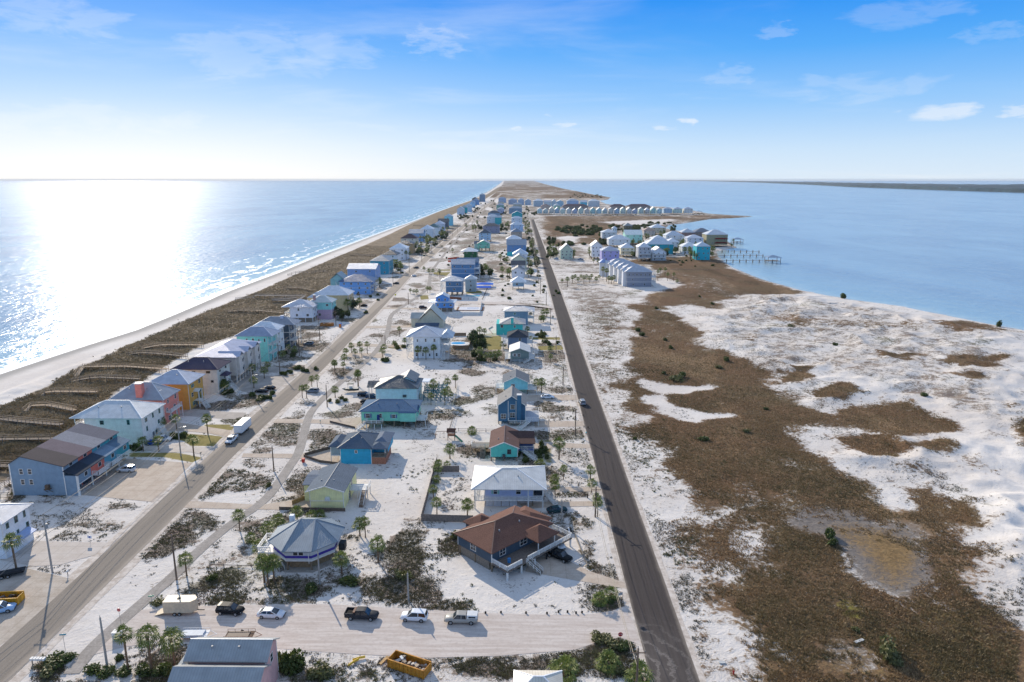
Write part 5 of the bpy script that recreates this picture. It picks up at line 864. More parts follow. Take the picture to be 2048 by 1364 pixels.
# -- Gulf side row
T = H('beach_house', 'white three-storey house with blue ribbed hip roof at left edge', 'white house at left edge', (G(14, 1118)[0] - 6.5, G(14, 1118)[1], 13, 1115), '#dfe3e8', '#8fa6cf', he=8.0, D=G(60, 1078)[1] - G(14, 1118)[1], rise=2.0, nF=[1, 1, 1], nR=[0, 3, 3], ov=.7, floors=[0, 2.6, 5.4], ww=.6, frame=paint('#2f6f68'), dr=False)
fix(roof_mesh('shedR', 6.4, 8.3, -.3, 7.0, 2.9, .7).build('skirt_roof', metal_roof('#a9bce0'), T)); gd = MB().box(6.5, 6.62, .6, 6.0, .02, 2.3).build('garage_door', paint('#e8eaec'), T)
def townhouse():
    T = thing('townhouse_row', (-116.7, 156.1, 0), 'row of four joined townhouses in blue, coral and teal with grey roofs', 'townhouses'); landmark(-114, 167, 'blue and coral townhouses')
    cols = ['#8199ad', '#dd7564', '#4b9fae', '#43a0a6']; cols2 = ['#8199ad', '#dd7564', '#5a9fb4', '#459fa8']; rc = ['#4b4446', '#6a5f66', '#80828a', '#5d5f6b']; rl = ['#343c46', '#3a4756', '#7b8f9f', '#657b8c']
    for k in range(4):
        y0, y1 = k * 5.8 + .002, k * 5.8 + 5.798; c = cols[k]
        m = MB().loft([[(-6.5, y, 0), (6.5, y, 0), (6.5, y, 7.6), (-3.4, y, 10.1), (-6.5, y, 8.3)] for y in (y1, y0)]); fix(m.build('unit_wall', siding(c), T))
        q = MB()
        for a, b in (((-7.0, 8.05), (-3.4, 10.3)), ((-3.4, 10.3), (7.0, 7.7))):
            yy0, yy1 = y0 - (.35 if k == 0 else 0), y1 + (.35 if k == 3 else 0)
            q.loft([[(a[0], yy0, a[1]), (b[0], yy0, b[1]), (b[0], yy0, b[1] - .16), (a[0], yy0, a[1] - .16)], [(a[0], yy1, a[1]), (b[0], yy1, b[1]), (b[0], yy1, b[1] - .16), (a[0], yy1, a[1] - .16)]])
        fix(q.build('roof', shingle(rc[k]), T))
        MB().box(6.52, 9.4, y0, y1, 2.7, 5.2).build('bay_wall', siding(cols2[k]), T); q = MB(); q.loft([[(6.5, y, 6.5), (9.9, y, 5.35), (9.9, y, 5.2), (6.5, y, 6.35)] for y in (y0 - (.3 if k == 0 else 0), y1 + (.3 if k == 3 else 0))]); fix(q.build('lower_roof', shingle(rl[k]), T))
        for yy, zz, xx in (((y0 + y1) / 2, 6.65, 6.5), ((y0 + y1) / 2 + .8, 3.7, 9.4)): 
            w = link('window', wingwin(), T, (xx, yy, zz), math.pi / 2, (1.3, 1, .62 if zz > 6 else .85))
        post('post', WHITE_T, T, 9.25, y0 + .25, 0, 2.7, .3); MB().box(6.6, 6.7, y0 + .6, y1 - .6, .02, 2.4).build('garage_door', paint('#3c4650'), T)
        MB().box(9.4, 9.46, y0, y1, 2.6, 2.8).build('trim_band', WHITE_T, T)
        if k == 1 or k == 2:
            d = MB().box(9.42, 11.0, y0 + .3, y1 - .3, 2.6, 2.75).build('balcony', WHITE_T, T); r = MB(); rail(r, [(9.45, y0 + .35), (10.95, y0 + .35), (10.95, y1 - .35), (9.45, y1 - .35)], 2.75, 1, .07, .3, 2); r.build('railing', WHITE_T, d)
    MB().box(6.52, 9.4, -.0, .16, 0, 2.7).build('end_wall', siding(cols[0]), T); post('post', WHITE_T, T, 9.55, .1, 0, 5.2, .4)
    for x in (-3.8, -1.7):
        for z in (2.9, 5.6): window(T, x, z, .8, 1.25, 'F', 1, 13)
    MB().box(-6.62, -6.35, -.08, .05, 0, 8.2).build('downpipe', WHITE_T, T); MB().box(6.36, 6.54, -.08, .05, 0, 7.6).build('downpipe', WHITE_T, T)
    ac = MB().box(1.9, 3.3, -1.3, -.3, 2.0, 2.15).box(2.1, 3.0, -1.1, -.4, 2.15, 3.1).bar((2, -1.2, 2), (2, -.02, .9), .09).bar((3.2, -1.2, 2), (3.2, -.02, .9), .09).build('air_conditioner', wood('#6b5a4a'), T)
    m = MB(); rail(m, [(-6.5, 24), (-12, 24), (-12, -2), (-6.5, -2)], 0, 1.6, .08, 0, 4); m.build('patio_fence', wood('#8f8474'), T)
townhouse()
T = H('beach_house', 'big pale mint house with broad pale blue hip roof and teal shutters', 'pale mint hip house', (-117.0, 189.2, 16.4, 890), '#e9e6e0', '#a9bdd2', he=8.4, D=12.5, rise=3.2, nF=[0, 0, 2], nR=[1, 2, 3], ov=.7, extra=(3.2, 0, 0, 0), porch=[('L', 3.0, 0, .8, [3.0, 5.8])], frame=paint('#4f8f8a'), ww=.8)
stairs(T, (8.8, 8.5, 2.6), (12.2, 6.0, 0), 1.2, WHITE_T); MB().box(8.25, 9.6, 7.5, 10, 2.4, 2.6).build('stoop', WHITE_T, T)
T = H('beach_house', 'coral pink house with steep blue-grey metal roof and coral chimney', 'coral chimney house', (-118.0, 206.6, 13.6, 852), '#ef8c7c', '#7c92b8', he=8.3, D=9.6, rise=4.2, nF=[0, 0], nR=[2, 2], ov=.7, hl=.8, chimney=(-.5, .9, 1.9, 13.2, '#ef8c7c'), extra=(2.5, 0, 0, 0), porch=[('R', 1.6, .1, .9, [3.8], {'top': 3.8})])
MB().box(3.2, 4.6, 2.2, 4.2, 9.0, 10.3).build('dormer', metal_roof('#93a9cc'), T)
T = H('beach_house', 'orange-yellow house with periwinkle metal roof and white entry stair', 'orange-yellow house', (-116.6, 221.0, 13.2, 828), '#e2a448', '#94abdc', he=9.2, D=10.8, rise=3.3, nF=[0, 1, 0], nR=[2, 2, 2], ov=.8, hl=.7, frame=paint('#e7e2cf'), shut=paint('#4f9c92'))
fix(roof_mesh('gx', 6.6, 8.6, 3.0, 6.0, 5.6, .7).build('entry_roof', WHITE_T, T)); MB().box(6.62, 8.4, 3.2, 5.8, 2.2, 2.4).build('stoop', WHITE_T, T); post('post', WHITE_T, T, 8.3, 3.3, 0, 5.6, .3); post('post', WHITE_T, T, 8.3, 5.7, 0, 5.6, .3); stairs(T, (8.6, 4.5, 2.4), (11.6, 2.2, 0), 1.5, WHITE_T)
T = H('beach_house', 'cream stucco house with dark plum-grey hip roof and blue shutters', 'cream plum-roofed house', (-115.6, 238.5, 15.6, 808), '#dcd9cc', '#4c4656', he=9.4, D=10.6, rise=3.0, mat_r='s', nF=[0, 3, 3], nR=[1, 1, 2], ov=.8, floors=[0, 3.2, 6.6], win_h=.7, ww=1.0, frame=paint('#5c5a52'))
fix(roof_mesh('hip', 7.6, 10.6, 2.0, 6.0, 6.4, 1.2).build('bay_roof', shingle('#4c4656'), T)); dk = MB().box(7.82, 10.2, 2.4, 5.6, 3.0, 3.25).build('balcony', DARK, T); r = MB(); rail(r, [(7.9, 2.45), (10.1, 2.45), (10.1, 5.55), (7.9, 5.55)], 3.25, 1, .06, .3, 2); r.build('railing', DARK, dk); post('post', WHITE_T, T, 10, 2.6, 0, 6.4, .28); post('post', WHITE_T, T, 10, 5.4, 0, 6.4, .28)
stairs(T, (10.3, 4, 3.0), (14.5, 1.2, 0), 1.4, WHITE_T)
def beige_row():
    T = thing('townhouse_row', (-114.2, 252.5, 0), 'long beige townhouse row with lavender metal roof and open ground-floor bays', 'townhouses'); landmark(-114, 264, 'beige townhouse row')
    W_, L = 15.0, 25.0; h = 10.2
    MB().box(-W_ / 2, W_ / 2, 0, L, 3.0, h - .1).build('wall', siding('#dbd0c4'), T); MB().box(-W_ / 2, W_ / 2 - 2, .4, L - .4, 0, 2.98).build('lower_wall', siding('#a79a90'), T)
    fix(roof_mesh('hip', -W_ / 2 - .7, W_ / 2 + .7, -.7, L + .7, h, 3.2, .9).build('roof', metal_roof('#b9bdcf'), T))
    for k in range(3): fix(roof_mesh('gx', 0, W_ / 2 + 1.3, 3 + k * 8 - 2.2, 3 + k * 8 + 2.2, h + .05, 1.5).build('cross_gable', metal_roof('#c3c7d6'), T)); MB().box(W_ / 2 + .002, W_ / 2 + .9, 3 + k * 8 - 1.8, 3 + k * 8 + 1.8, 3.0, h).build('bay', siding('#e2d8cd'), T)
    for i in range(10): post('pillar', paint('#ddd4ca'), T, W_ / 2 - .2, .3 + i * 2.7, 0, 3.0, .5)
    for z in (4.2, 7.4):
        for i in range(9): link('window', wingwin(), T, (W_ / 2 + (.92 if i % 3 == 1 else .01), 1.6 + i * 2.7, z), math.pi / 2)
    for x in (-4, 3): link('window', wingwin(), T, (x, -.01, 7.4), 0)
beige_row()
T = H('beach_house', 'tall aqua house with deep blue hip roof and white front balconies', 'tall aqua house', (-112.4, 284.5, 13, 742), '#86e0d8', '#6d93d2', he=11.2, D=9.5, rise=3.0, nF=[0, 0, 5], nR=[0, 2, 2], ov=.8, extra=(0, 1.6, 0, 0), porch=[('R', 1.9, 0, 1, [3.8, 7.4])], floors=[0, 3.8, 7.4], ww=.6)
T = H('beach_house', 'white-walled house with pale silvery roof tucked behind tall aqua house', 'pale silvery-roofed house', (-112.8, 297.5, 12.6, 725), '#dfe3e4', '#b9cbe8', he=11.0, D=8.5, rise=2.8, nF=[0], nR=[1, 2, 2], ov=.7)
T = H('beach_house', 'dark slate three-storey house with white balconies by vacant lot', 'dark slate house', (-110.8, 309.5, 11.6, 706), '#45586a', '#7388ac', he=10.9, D=9, rise=2.8, nF=[0, 0, 0], nR=[1, 2, 2], ov=.8, band=True, porch=[('R', 2.4, 0, 1, [3.6, 7.2])], extra=(3, 2, 0, 0), floors=[0, 3.6, 7.2]); MB().box(1, 2.4, 3, 4.4, 11.5, 14.3).build('chimney', siding('#a9b6cf'), T)
T = H('beach_house', 'white weathered house raised on high timber pilings above dark lattice', 'white house on high pilings', (-117.4, 367, 12.2, 650), '#dcdde4', '#b3b9d6', he=8.6, D=11, rise=3.2, stilt=2.6, nF=[2, 1], nR=2, ov=.9, hl=.4, extra=(3.4, 0, 0, 0), porch=[('L', 3.2, 0, 1, [2.6, 5.6], {'rail': GREYW})], enc='wood')
T = H('beach_house', 'mint and pink house with pale green metal hip roof and shrubs', 'mint and pink house', (-109.5, 376, 12.2, 645), '#8fd8d2', '#a3bcc4', he=9.6, D=9.5, rise=3.0, wall2='#c8a9bd', zsplit=5.4, nF=[1, 2], nR=2, ov=.7, chimney=(-3.5, 1.5, 1.2, 13.2, '#b58f8a'), floors=[0, 5.4])
T = H('beach_house', 'tan stucco house with large pale silver metal roof', 'tan silver-roofed house', (-108.0, 398, 16.5, 630), '#c9b28a', '#b9c8e4', he=10.0, D=14, rise=4.4, nF=[0, 0], nR=[2, 3], ov=.8, extra=(3, 0, 0, 0)); wing(T, 'hip', -14, -6, -3, 8, 0, 9.0, 2.6, '#c9b28a', '#a9b9d8')
T = H('beach_house', 'sky blue duplex with vivid royal blue roof and white bands', 'royal-blue-roofed duplex', (-110.6, 462, 20.5, 588), '#6fa8e6', '#1f64c8', he=8.6, D=16, rise=4.0, nF=[4, 4], nR=[2, 2], ov=.9, band=True, hl=.8, extra=(0, 1.5, 0, 0), porch=[('R', 2.5, 0, 1, [3.0, 5.8]), ('L', 2.5, 0, .6, [3.0, 5.8])], z0=.0)
wing(T, 'gy', -17, -8, 3, 15, 0, 9.6, 4.2, '#7fb3b8', '#6f9ab0', nF=1)
GULF = [('sky blue house with white trim and flat-looking blue roof beyond royal-blue duplex', 'white-trimmed sky blue house', (696, 752, 566), '#7f9fd0', '#86a4dc', 10.5, 18, 'gx', 3.2, '#8fb0dc'),
 ('teal-blue walled house with grey weathered roof and round palm mural', 'teal grey-roofed house', (741, 779, 549), '#2c93ae', '#7f8ea0', 11, 18, 'hip', 4.0, None), ('pale house with charcoal roof strip behind teal house', 'pale charcoal-roofed house', (766, 795, 532), '#cfd6dc', '#3c4654', 10, 16, 'hip', 3.5, None),
 ('white house with double white metal roof near seaside bushes', 'white double-roofed house', (780, 813, 520), '#d6dbe2', '#c5d5ea', 11, 18, 'hip', 4.5, None), ('tan house with dark flat roof between white roofs and red roof', 'tan dark-roofed house', (797, 826, 507), '#b9976a', '#39445a', 10, 15, 'hip', 3.5, None),
 ('cream house with dark red tile roof on the dune side', 'cream red-roofed house', (802, 834, 492), '#c9c3b2', '#6a2c33', 9, 15, 'hip', 4.5, None), ('blue house with blue-grey long roof beyond red-roofed house', 'long blue-roofed house', (818, 846, 483), '#7fa6cc', '#6f90be', 10, 22, 'gx', 4.5, None),
 ('white house with white hip roof and many windows, dune side', 'white hip dune house', (841, 866, 477), '#d3dbe2', '#bcd0ec', 12, 20, 'hip', 5, None), ('white house with teal green roof, dune side', 'teal-green-roofed house', (855, 878, 471), '#c9d6de', '#2f7d86', 11, 18, 'hip', 5, None),
 ('house with pale lilac roof sloping to the road, dune side', 'pale lilac-roofed dune house', (869, 888, 463), '#b9c6d6', '#b3c0e2', 11, 18, 'hip', 4.5, None), ('dark weathered grey house with charcoal roof, dune side', 'charcoal dune house', (876, 896, 457), '#59636f', '#4a525e', 10, 18, 'gx', 5, None),
 ('tall aqua box house alone beside white sandy lot', 'lone aqua box house', (889, 905, 451), '#7fcbdc', '#8fb6d6', 15, 16, 'hip', 4, None), ('far white dune house with pointed pale roof', 'far pointed white house', (914, 928, 430), '#bccad6', '#b5c6dc', 12, 18, 'gy', 6, None),
 ('far teal-walled dune house next to pointed white house', 'far teal dune house', (923, 934, 426.5), '#2fa0aa', '#86a8b8', 13, 18, 'hip', 5, None), ('far white dune house with blue side, third of far group', 'far white-blue dune house', (931, 943, 424), '#a9c3d8', '#9fb9d0', 15, 18, 'hip', 5, None),
 ('far sky blue dune house with blue roof, fourth of far group', 'far sky blue dune house', (940, 950, 416), '#8fbfe4', '#86aee0', 15, 18, 'hip', 5, None), ('far blue wide-roofed dune house before brown roof', 'far blue wide dune house', (946, 958, 410), '#6f9ac8', '#6f98cc', 14, 22, 'hip', 6, None),
 ('far dune house with low brown roof at beach edge', 'far brown-roofed dune house', (944, 955, 404.5), '#8f8a84', '#4f3c38', 12, 22, 'hip', 5, None), ('last tall grey-blue dune house before empty beach', 'last grey-blue dune house', (959, 970, 404), '#7f97ae', '#7fa2c2', 24, 25, 'hip', 5, None)]
for lb, sh, p, w, r_, he, D_, rf, ri, w2 in GULF: H('beach_house', lb, sh, p, w, r_, he=he, D=D_, roof=rf, rise=ri, nF=[2, 2] if p[2] > 480 else [1, 1], nR=2 if p[2] > 450 else 1, mat_r='m')
# -- bay-side neighbourhood
g = 'houses of the bay side neighbourhood'
UN = []
for k in range(5):
    y0 = 498 + k * 12.2; lb = ['nearest unit of the grey bay condominium, with five arched windows', 'second unit of the grey bay condominium, saw-tooth roof behind nearest', 'middle unit of the grey bay condominium, third saw-tooth roof back', 'fourth unit of the grey bay condominium, blue saw-tooth roof', 'farthest unit of the grey bay condominium with round white stair turret'][k]
    T = H('condominium_unit', lb, ['grey bay condominium', None, None, None, 'condominium turret'][k], (84.6 - k * 1.6, y0, 17.8 if k == 0 else 17, 573), '#8a8e9c' if k == 0 else '#dfe2e6', '#93a9d2', he=10.7, D=12.0, rise=3.6, nF=[2, 2, 6] if k == 0 else 0, nR=0, nL=[1, 2, 2], ov=.8, band=(k == 0), floors=[0, 3.5, 7.0], ww=.8, roundtop=False, extra=(.8, 0, 0, 0), group='units of the grey bay condominium', porch=[('R', 3.0, 0, .9, [3.5, 7.0])] if k == 0 else [], cat='townhouse')
    wing(T, 'gx', -11.2, -8.2, 3, 9, 0, 10.6, 1.9, '#e3e5e8', '#a9bcde')
    if k == 4: m = MB().tube([(-12.5, 9, 0), (-12.5, 9, 11)], 3.4, 16); m.build('stair_turret', siding('#dadcdc'), T, False); fix(roof_mesh('hip', -16.2, -8.8, 5.3, 12.7, 11, 3).build('turret_roof', metal_roof('#93a9d2'), T))
    if k == 0: stairs(T, (9, -.5, 3.5), (11.5, -4.2, 0), 1.4, WHITE_T)
BAY = [('lilac three-storey house with blue roof behind the condominium', 'lilac bay house', (1203, 1238, 527), '#a9a4dc', '#86a0d6', 11.5, 16, 'hip', 4), ('narrow white tower house left of lilac house', 'narrow white tower house', (1183, 1204, 519), '#dfe2e2', '#b9c9dc', 13, 16, 'gy', 4.5),
 ('pale green cottage with steep white roof beside right road', 'pale green steep cottage', (1121, 1145, 518), '#b9c9b4', '#bccbe4', 8.5, 14, 'gy', 6), ('white house with small square cupola above palms', 'white cupola house', (1204, 1233, 481), '#d3dadf', '#a9c0e0', 10, 18, 'hip', 4),
 ('mint green long house with pale mint roof by palms', 'mint long-roofed house', (1250, 1284, 490), '#a9e0cf', '#b9dcd8', 12, 20, 'gx', 5), ('white house with wide pale roof and twin gables in palms', 'white twin-gable house', (1217, 1260, 495), '#d6dadc', '#b0c4e4', 9, 18, 'hip', 4.5),
 ('cream yellow house with white balconies right of lilac house', 'cream balcony house', (1241, 1268, 514), '#d9d3b0', '#bacbe2', 9, 16, 'hip', 4), ('tall pale grey house with three white balcony levels', 'pale grey three-balcony house', (1276, 1301, 521), '#b9bec4', '#b3c4e0', 12.5, 15, 'hip', 4),
 ('white gabled chalet with sunlit roof edge', 'white chalet', (1304, 1331, 521), '#dfe3e8', '#cfd8e8', 8, 16, 'gy', 4.5), ('long bright turquoise building with broad pale roof', 'long turquoise building', (1292, 1346, 508), '#1fa2b4', '#a9c2e4', 10, 20, 'hip', 6),
 ('pale roofed hip house directly behind long turquoise building', 'house behind turquoise building', (1304, 1332, 494), '#c6ccd2', '#b3c6e2', 9, 18, 'hip', 4), ('small white house with striped pale roofs right of turquoise roof', 'small striped-roof house', (1333, 1359, 499), '#cfd6dc', '#bccbe4', 8, 16, 'hip', 4),
 ('large white hip house with wraparound porch, middle of bay houses', 'large white porch house', (1331, 1367, 489), '#d0d8de', '#a6bfe2', 10.5, 18, 'hip', 5), ('brown-walled house with light blue roof on bay shore', 'brown-walled bay house', (1363, 1389, 479), '#8c6f68', '#9db4d6', 9, 18, 'hip', 4.5),
 ('grey-brown dark-roofed house at far bay shore', 'grey-brown shore house', (1389, 1422, 479), '#8e8076', '#5c6f92', 9.5, 18, 'hip', 4.5), ('white two-storey house with flat blue roof near the point', 'white blue-roofed point house', (1374, 1406, 494), '#ccd4de', '#a3bde6', 10, 16, 'hip', 3.5),
 ('large tan waterfront villa with dark red awning roofs', 'tan waterfront villa', (1412, 1454, 494), '#9d9878', '#a6bfdf', 14, 20, 'hip', 5), ('low white house with twin pale roofs beside palms near point', 'low twin-roofed house', (1364, 1398, 508), '#d3d8dc', '#b6c9e4', 7.5, 18, 'hip', 4.5),
 ('bright turquoise tower house nearest the piers', 'turquoise pier-side house', (1392, 1419, 520), '#22c0d2', '#a3c4e8', 13, 14, 'hip', 4), ('pale cream house with white roof at bay bend', 'cream bay-bend house', (1302, 1331, 470), '#c9c2a8', '#b3c9e6', 10, 20, 'hip', 5),
 ('house with terracotta orange roof among dark trees', 'terracotta-roofed house', (1287, 1310, 475), '#c9bfb2', '#b9775a', 9, 18, 'hip', 4), ('small dark olive house hidden by trees', 'dark olive house', (1248, 1265, 464), '#5f6450', '#7f8f94', 9, 16, 'hip', 4)]
for lb, sh, p, w, r_, he, D_, rf, ri in BAY:
    kw = dict(cupola=(7, 8, 6, 5, 2.5)) if 'cupola' in lb else {}
    T = H('beach_house', lb, sh, p, w, r_, he=he, D=D_, roof=rf, rise=ri, nF=[2, 3], nR=0, nL=1, group=g, stilt=2.6 if he > 8.5 and 'turq' not in lb else 0, porch=[('F', 3, .0, 1, [2.8, 6.2])] if sh in ('cream balcony house', 'pale grey three-balcony house', 'white chalet', 'large white porch house') else [], **kw)
    if 'villa' in lb:
        for z in (4.6, 9.2): fix(roof_mesh('hip', -3, 12.5, -2.5, 3, z, 1.3).build('awning_roof', shingle('#7c2f2c'), T))
# pastel rows beyond the salt flat
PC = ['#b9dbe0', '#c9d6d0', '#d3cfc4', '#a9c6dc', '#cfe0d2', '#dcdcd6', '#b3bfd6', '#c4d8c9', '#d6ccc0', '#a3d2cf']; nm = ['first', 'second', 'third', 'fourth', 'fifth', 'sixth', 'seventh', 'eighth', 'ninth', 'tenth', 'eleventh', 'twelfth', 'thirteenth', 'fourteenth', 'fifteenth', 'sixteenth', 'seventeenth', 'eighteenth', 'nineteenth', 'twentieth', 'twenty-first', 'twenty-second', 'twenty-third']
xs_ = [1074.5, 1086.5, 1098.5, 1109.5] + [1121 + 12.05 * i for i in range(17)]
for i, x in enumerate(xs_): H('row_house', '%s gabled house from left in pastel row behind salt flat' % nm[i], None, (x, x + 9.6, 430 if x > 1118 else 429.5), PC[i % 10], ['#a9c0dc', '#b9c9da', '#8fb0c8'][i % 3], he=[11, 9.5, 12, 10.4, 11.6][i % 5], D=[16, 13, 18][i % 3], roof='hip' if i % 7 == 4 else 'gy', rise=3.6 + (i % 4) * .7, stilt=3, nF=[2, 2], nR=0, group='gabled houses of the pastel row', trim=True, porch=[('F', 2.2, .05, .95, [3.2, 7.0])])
landmark(*[v + 10 for v in G(1200, 430)], 'pastel row')
for i, x in enumerate([1327, 1347, 1368]): H('row_house', ['wide blue-roofed', 'wide white-roofed', 'end white hip-roofed'][i] + ' house at right end of pastel row', None, (x, x + 17, 429), PC[(i + 3) % 10], '#8fabd6', he=12, D=18, roof='hip', rise=4, stilt=3, nF=[3, 3], nR=0, group='gabled houses of the pastel row')
for i, (a, b) in enumerate([(1125, 1176), (1220, 1250), (1255, 1300)]): H('row_house', ['long dark red roof left behind pastel row', 'dark red roof in middle behind pastel row', 'dark red roof right behind pastel row'][i], None, (a, b, 421), '#9c8f88', '#6c2f3a', he=11, D=22, roof='hip', rise=4.5, nF=[2, 2], nR=0, group='red-roofed houses behind the pastel row')
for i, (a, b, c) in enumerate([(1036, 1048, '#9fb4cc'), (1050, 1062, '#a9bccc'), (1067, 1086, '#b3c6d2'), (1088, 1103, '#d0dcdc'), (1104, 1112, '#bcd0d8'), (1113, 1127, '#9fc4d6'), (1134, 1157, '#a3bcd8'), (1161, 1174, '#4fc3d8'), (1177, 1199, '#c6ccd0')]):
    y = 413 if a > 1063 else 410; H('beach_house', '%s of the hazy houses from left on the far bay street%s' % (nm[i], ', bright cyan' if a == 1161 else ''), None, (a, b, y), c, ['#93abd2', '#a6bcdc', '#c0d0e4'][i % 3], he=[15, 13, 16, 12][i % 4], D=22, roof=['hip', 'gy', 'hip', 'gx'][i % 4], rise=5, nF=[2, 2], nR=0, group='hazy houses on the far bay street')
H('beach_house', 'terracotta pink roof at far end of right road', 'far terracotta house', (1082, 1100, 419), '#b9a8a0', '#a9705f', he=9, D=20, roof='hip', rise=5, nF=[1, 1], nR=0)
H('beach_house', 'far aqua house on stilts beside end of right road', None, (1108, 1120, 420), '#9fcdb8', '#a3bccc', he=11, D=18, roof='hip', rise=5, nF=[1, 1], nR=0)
# ---------------------------------------------------------------- vegetation
PALM = leafmat('#46592a', '#8a9248', 'palm'); SHRUB = leafmat('#33401f', '#5f6a35', 'shrub'); PINE = leafmat('#26331d', '#475530', 'pine'); OLIVE = leafmat('#4d4f30', '#7d7a4c', 'olive'); TRUNK = wood('#7d6a56', 6.); DEAD = leafmat('#6e5637', '#9a8054', 'deadfrond')
def crown_mesh(seed, n=36, drop=0.):
    r = random.Random(seed); m = MB()
    for i in range(n):
        az = i * 2.39996 + r.uniform(-.25, .25); el = math.radians(78 - 118 * ((i + .5) / n) ** .9 + r.uniform(-8, 8)); L = r.uniform(.65, 1.15)
        d = Vector((math.cos(az) * math.cos(el), math.sin(az) * math.cos(el), math.sin(el))); p = d * L; p.z -= .1 * (1 - abs(d.z)); s = d.cross(Vector((0, 0, 1))).normalized() if abs(d.z) < .99 else Vector((1, 0, 0)); u = s.cross(d).normalized()
        b = m.vs([(0, 0, 0), p + s * .025, p - s * .025]); m.face([b, b + 1, b + 2])
        for k in range(7):
            a = (k - 3) * .42; q = (d * math.cos(a) + s * math.sin(a)); w = s * math.cos(a) - d * math.sin(a); ll = r.uniform(.85, 1.25) * (1 - .08 * abs(k - 3)); mid = p + q * ll * .55 + u * .05; tip = p + q * ll + Vector((0, 0, -.34 - .2 * r.random()))
            b = m.vs([p, mid + w * .085, tip, mid - w * .085]); m.face([b, b + 1, b + 2, b + 3])
    return m.mesh('crown', [PALM])
def skirt_mesh(seed):
    r = random.Random(seed); m = MB()
    for i in range(16):
        az = i * 2.4 + r.uniform(-.3, .3); d = Vector((math.cos(az), math.sin(az), 0)); s = Vector((-d.y, d.x, 0)); L = r.uniform(.8, 1.4); a = d * .15; c = d * r.uniform(.35, .6) + Vector((0, 0, -L * .5)); t = d * r.uniform(.25, .5) + Vector((0, 0, -L)); b = m.vs([a, c + s * .22, t, c - s * .22]); m.face([b, b + 1, b + 2, b + 3])
    return m.mesh('dead_fronds', [DEAD])
def trunk_mesh(seed):
    r = random.Random(seed); m = MB(); n = 9; dx, dy = r.uniform(-.05, .05), r.uniform(-.05, .05)
    m.tube([(dx * math.sin(3 * t / n) * t / n, dy * t / n, t / n) for t in range(n + 1)], [.21, .17, .16, .155, .16, .15, .16, .15, .17, .19], 8); return m.mesh('trunk', TRUNK)
CRN = [crown_mesh(i) for i in range(5)]; SKT = [skirt_mesh(i) for i in range(3)]; TRK = [trunk_mesh(i) for i in range(3)]
def palm(x, y, h, sc=1., adj='tall green palm', lean=0, skirt=None, group='palm trees of the beach lots', phrase=''):
    z = max(0, hz(x, y)) if y < 600 and x > 30 else 0
    T = thing('palm_tree', (x, y, z), '', 'palm', group, random.uniform(0, 6)); k = random.randrange(30)
    t = link('trunk', TRK[k % 3], T, (0, 0, 0)); t.scale = (sc * (.8 + h * .05), sc * (.8 + h * .05), h); c = link('crown', CRN[k % 5], T, (0, 0, h)); c.scale = (sc, sc, sc)
    if skirt or (skirt is None and k % 3 == 0): s = link('dead_fronds', SKT[k % 3], T, (0, 0, h)); s.scale = (sc, sc, sc)
    if lean: T.rotation_euler = (lean * .6, lean, T.rotation_euler.z)
    later(T, adj, 'palm' if False else '', x, y); return T
def blob_mesh(name, mat, seed, n=520, lobes=7, size=.17, flat=.75, core=True):
    r = random.Random(seed); m = MB(); L = []
    for i in range(lobes): a = r.uniform(0, 6.28); d = r.uniform(.1, .62) if i else 0; L.append((Vector((math.cos(a) * d, math.sin(a) * d, r.uniform(.25, .8) * flat)), r.uniform(.28, .5)))
    for i in range(n):
        c, rr = L[i % lobes]; v = Vector((r.gauss(0, 1), r.gauss(0, 1), r.gauss(0, 1))).normalized(); p = c + v * rr * r.uniform(.7, 1.08) * Vector((1, 1, flat)).length / 1.6
        if p.z < .02: p.z = r.uniform(.02, .2)
        u = Vector((r.gauss(0, 1), r.gauss(0, 1), r.gauss(0, 1))).normalized(); w = u.cross(v).normalized(); u = v.lerp(u, .5).normalized(); s = size * r.uniform(.6, 1.3); b = m.vs([p - w * s * .5, p + u * s, p + w * s * .5, p - u * s * .6]); m.face([b, b + 1, b + 2, b + 3])
    return m.mesh(name, mat)
SHR = {'g': [blob_mesh('shrub', SHRUB, i) for i in range(3)], 'o': [blob_mesh('shrub', OLIVE, 10 + i) for i in range(3)]}; CRP = [blob_mesh('crown', PINE, 20 + i, 620, 9, .16, .9) for i in range(3)]; CRO = [blob_mesh('crown', SHRUB, 30 + i, 620, 9, .16, .8) for i in range(2)]
TKS = MB().tube([(0, 0, 0), (.02, .01, .35), (-.02, .03, .7), (.03, 0, 1)], [.05, .04, .03, .02], 6)
for a in range(4): TKS.tube([(0, 0, .45), (math.cos(a * 1.6) * .2, math.sin(a * 1.6) * .2, .7), (math.cos(a * 1.6) * .34, math.sin(a * 1.6) * .34, .85)], [.025, .018, .008], 5)
TKS = TKS.mesh('trunk', TRUNK)
def shrub(x, y, w, h, kind='g', adj='dark green shrub', group='shrubs of the beach lots', name='shrub'):
    o = link(name, random.choice(SHR[kind]), None, (x, y, hz(x, y) - .05), random.uniform(0, 6), (w / 1.7, w / 1.7 * random.uniform(.8, 1.15), h)); tag(o, '', 'shrub', group); later(o, adj, '', x, y); return o
def tree(x, y, w, h, adj='dark green tree', kind='p', group='trees among the beach houses'):
    T = thing('tree', (x, y, 0), '', 'tree', group, random.uniform(0, 6)); t = link('trunk', TKS, T); t.scale = (h * .8, h * .8, h * .75); c = link('crown', random.choice(CRP if kind == 'p' else CRO), T, (0, 0, h * .3)); c.scale = (w / 1.7, w / 1.7, h * .72); later(T, adj, '', x, y); return T
